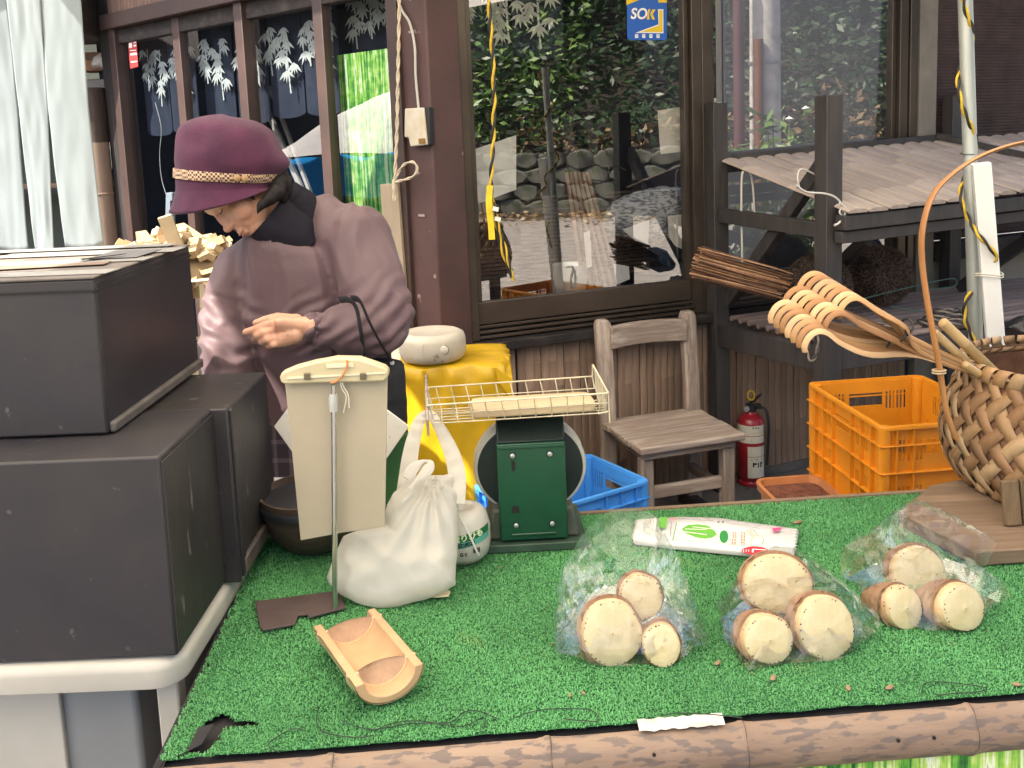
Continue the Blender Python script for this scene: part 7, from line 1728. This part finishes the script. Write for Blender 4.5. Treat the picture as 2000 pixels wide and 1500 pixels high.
def newsprint():
    m = bpy.data.materials.new('newsprint'); m.use_nodes = True; n = m.node_tree.nodes; L = m.node_tree.links; b = n['Principled BSDF']; b.inputs['Roughness'].default_value = .9
    tc = n.new('ShaderNodeTexCoord'); mp = n.new('ShaderNodeMapping'); mp.inputs['Scale'].default_value = (40, 40, 130); mp.inputs['Rotation'].default_value = (0, .25, 0); L.new(tc.outputs['Object'], mp.inputs[0])
    nz = n.new('ShaderNodeTexNoise'); nz.inputs['Scale'].default_value = 1.0; nz.inputs['Detail'].default_value = 1; L.new(mp.outputs[0], nz.inputs['Vector']); r = n.new('ShaderNodeMapRange'); r.inputs[1].default_value = .5; r.inputs[2].default_value = .56; L.new(nz.outputs['Fac'], r.inputs[0])
    mx = n.new('ShaderNodeMix'); mx.data_type = 'RGBA'; mx.inputs[6].default_value = (.46, .46, .45, 1); mx.inputs[7].default_value = (.16, .16, .17, 1); L.new(r.outputs[0], mx.inputs[0]); L.new(mx.outputs[2], b.inputs['Base Color']); return m
pl3 = pillow([PP(x, y, FR(0, 0, -.16), nR) for x, y in ((1175, 430), (1192, 395), (1240, 375), (1300, 362), (1345, 368), (1345, 455), (1290, 478), (1220, 468), (1185, 452))], nR, .07, .06, rings=10, nb=60, crumple=.016, nscale=11, seed=8); pl3.v = [tuple(Vector(p)-q0) for p in pl3.v]; pl3.build('wrapping', newsprint(), nb_, smooth=50)
sb_ = thing('slatted_panel', 'narrow brown slatted panel leaning behind the large window', 'panel', PP(1160, 570, FR(0, 0, -.13), nR)); q0 = Vector(sb_.location); slm = wood('slat_brown', (.45, .28, .19), (.28, .17, .11), axis='Z')
for k in range(6):
    a, b = PP(1106+k*8, 336, FR(0, 0, -.12), nR), PP(1140+k*14, 560, FR(0, 0, -.10), nR); MB().bar(a-q0, b-q0, .013, .008, up=nR).build('slat', slm, sb_)
a, b = PP(1104, 240, FR(0, 0, -.13), nR), PP(1120, 338, FR(0, 0, -.13), nR); MB().bar(a-q0, b-q0, .05, .012, up=nR).build('dark_stile', MATS['rack_black'], sb_)
a, b = PP(1148, 235, FR(0, 0, -.13), nR), PP(1180, 400, FR(0, 0, -.13), nR); MB().bar(a-q0, b-q0, .034, .012, up=nR).build('dark_stile', MATS['rack_black'], sb_)
bl_ = thing('window_blind', 'brown slatted bamboo blind along the bottom of the large window', 'blind', FR(.5, .9, -.30)); q0 = Vector(bl_.location)
for k in range(22):
    z = .905+.0165*k; s0_ = .35 if k > 9 else .05
    MB().bar(FR(s0_, z, -.30)-q0, FR(.955, z, -.30)-q0, .010, .011).build('slat', mat('blind_slat', (.10, .072, .055), .6, var=.3, scale=10) if k > 9 or 1 else None, bl_)
bu = thing('white_bucket', 'translucent white plastic scoop standing behind the large window', 'scoop', PP(1115, 578, FR(0, 0, -.12), nR)); MB().lathe([(.035, 0), (.055, .01), (.068, .06), (.072, .13), (.069, .13), (.06, .05), (.001, .012)], 24).build('vessel', film('scoop_plastic', (.75, .74, .66), .85, .3, .1, .4, .1, 10), bu, smooth=60)
bu.location.z -= .0
# ---- potted shrubs seen in the window behind the rack (they stand outside, mirrored)
def plant(px, py, D, h, label, seed, flowers=False):
    r = _ray(px, py); t_ = ((C0-EYE).dot(nR))/r.dot(nR); hit = EYE+r*t_; dd = r - nR*(2*r.dot(nR)); p = hit + dd*D; t = thing('potted_shrub', label, 'plant', (p.x, p.y, 0), group='potted shrubs mirrored in the window'); rg = random.Random(seed)
    MB().lathe([(.09, 0), (.12, .22), (.125, .24), (.11, .24), (.10, .22), (.001, .21)], 20).build('pot', mat('brown_pot', (.12, .06, .04), .6), t); ctr = V(0, 0, .22); tips = []
    for k in range(7):
        a = rg.uniform(0, 6.28); tip = V(.18*math.cos(a)*rg.random(), .18*math.sin(a)*rg.random(), h*rg.uniform(.6, 1)); tips.append(tip); MB().tube([ctr, ctr.lerp(tip, .5)+V(.02, 0, 0), tip], [.008, .006, .003], 6).build('stem', mat('stem_green', (.10, .11, .04), .7), t)
    def pl_(rng): tp = rng.choice(tips); u = .35+.65*rng.random(); q = ctr.lerp(tp, u); return q + V(rng.gauss(0, .05), rng.gauss(0, .05), rng.gauss(0, .04))
    leaves(260, pl_, .06, seed).build('leaves', MATS['leaf_bright' if seed % 2 else 'leaf_mid'], t, smooth=0, fix=False)
    if flowers:
        for k in range(5): q = tips[k]+V(0, 0, .03); MB().lathe([(.001, -.02), (.03, 0), (.001, .02)], 10, q).build('flower', wht, t)
plant(1525, 240, 1.9, 1.75, 'tall leafy potted shrub mirrored in the window behind the rack', 1); plant(1580, 200, 2.3, 1.70, 'potted shrub with white blossoms mirrored beside the utility pole', 3, True); plant(1470, 250, 2.2, 1.45, 'low bright green potted shrub mirrored beside the rack post', 5)
# ---- spare dark sheet scraps at the end of the shelf
sc_ = thing('black_sheeting', 'crumpled black plastic sheeting at the end of the rack shelf', 'sheeting', PY(1985, 660, 2.9)); q0 = Vector(sc_.location)
pl4 = pillow([PY(x, y, 2.9) for x, y in ((1950, 640), (1985, 618), (2040, 622), (2080, 660), (2030, 690), (1960, 680))], (0, -1, .3), .05, .05, rings=8, nb=40, crumple=.03, nscale=9, seed=9); pl4.v = [tuple(Vector(p)-q0) for p in pl4.v]; pl4.build('sheet', mat('black_sheet', (.02, .02, .024), .35, bump=.3, bscale=20), sc_, smooth=40)
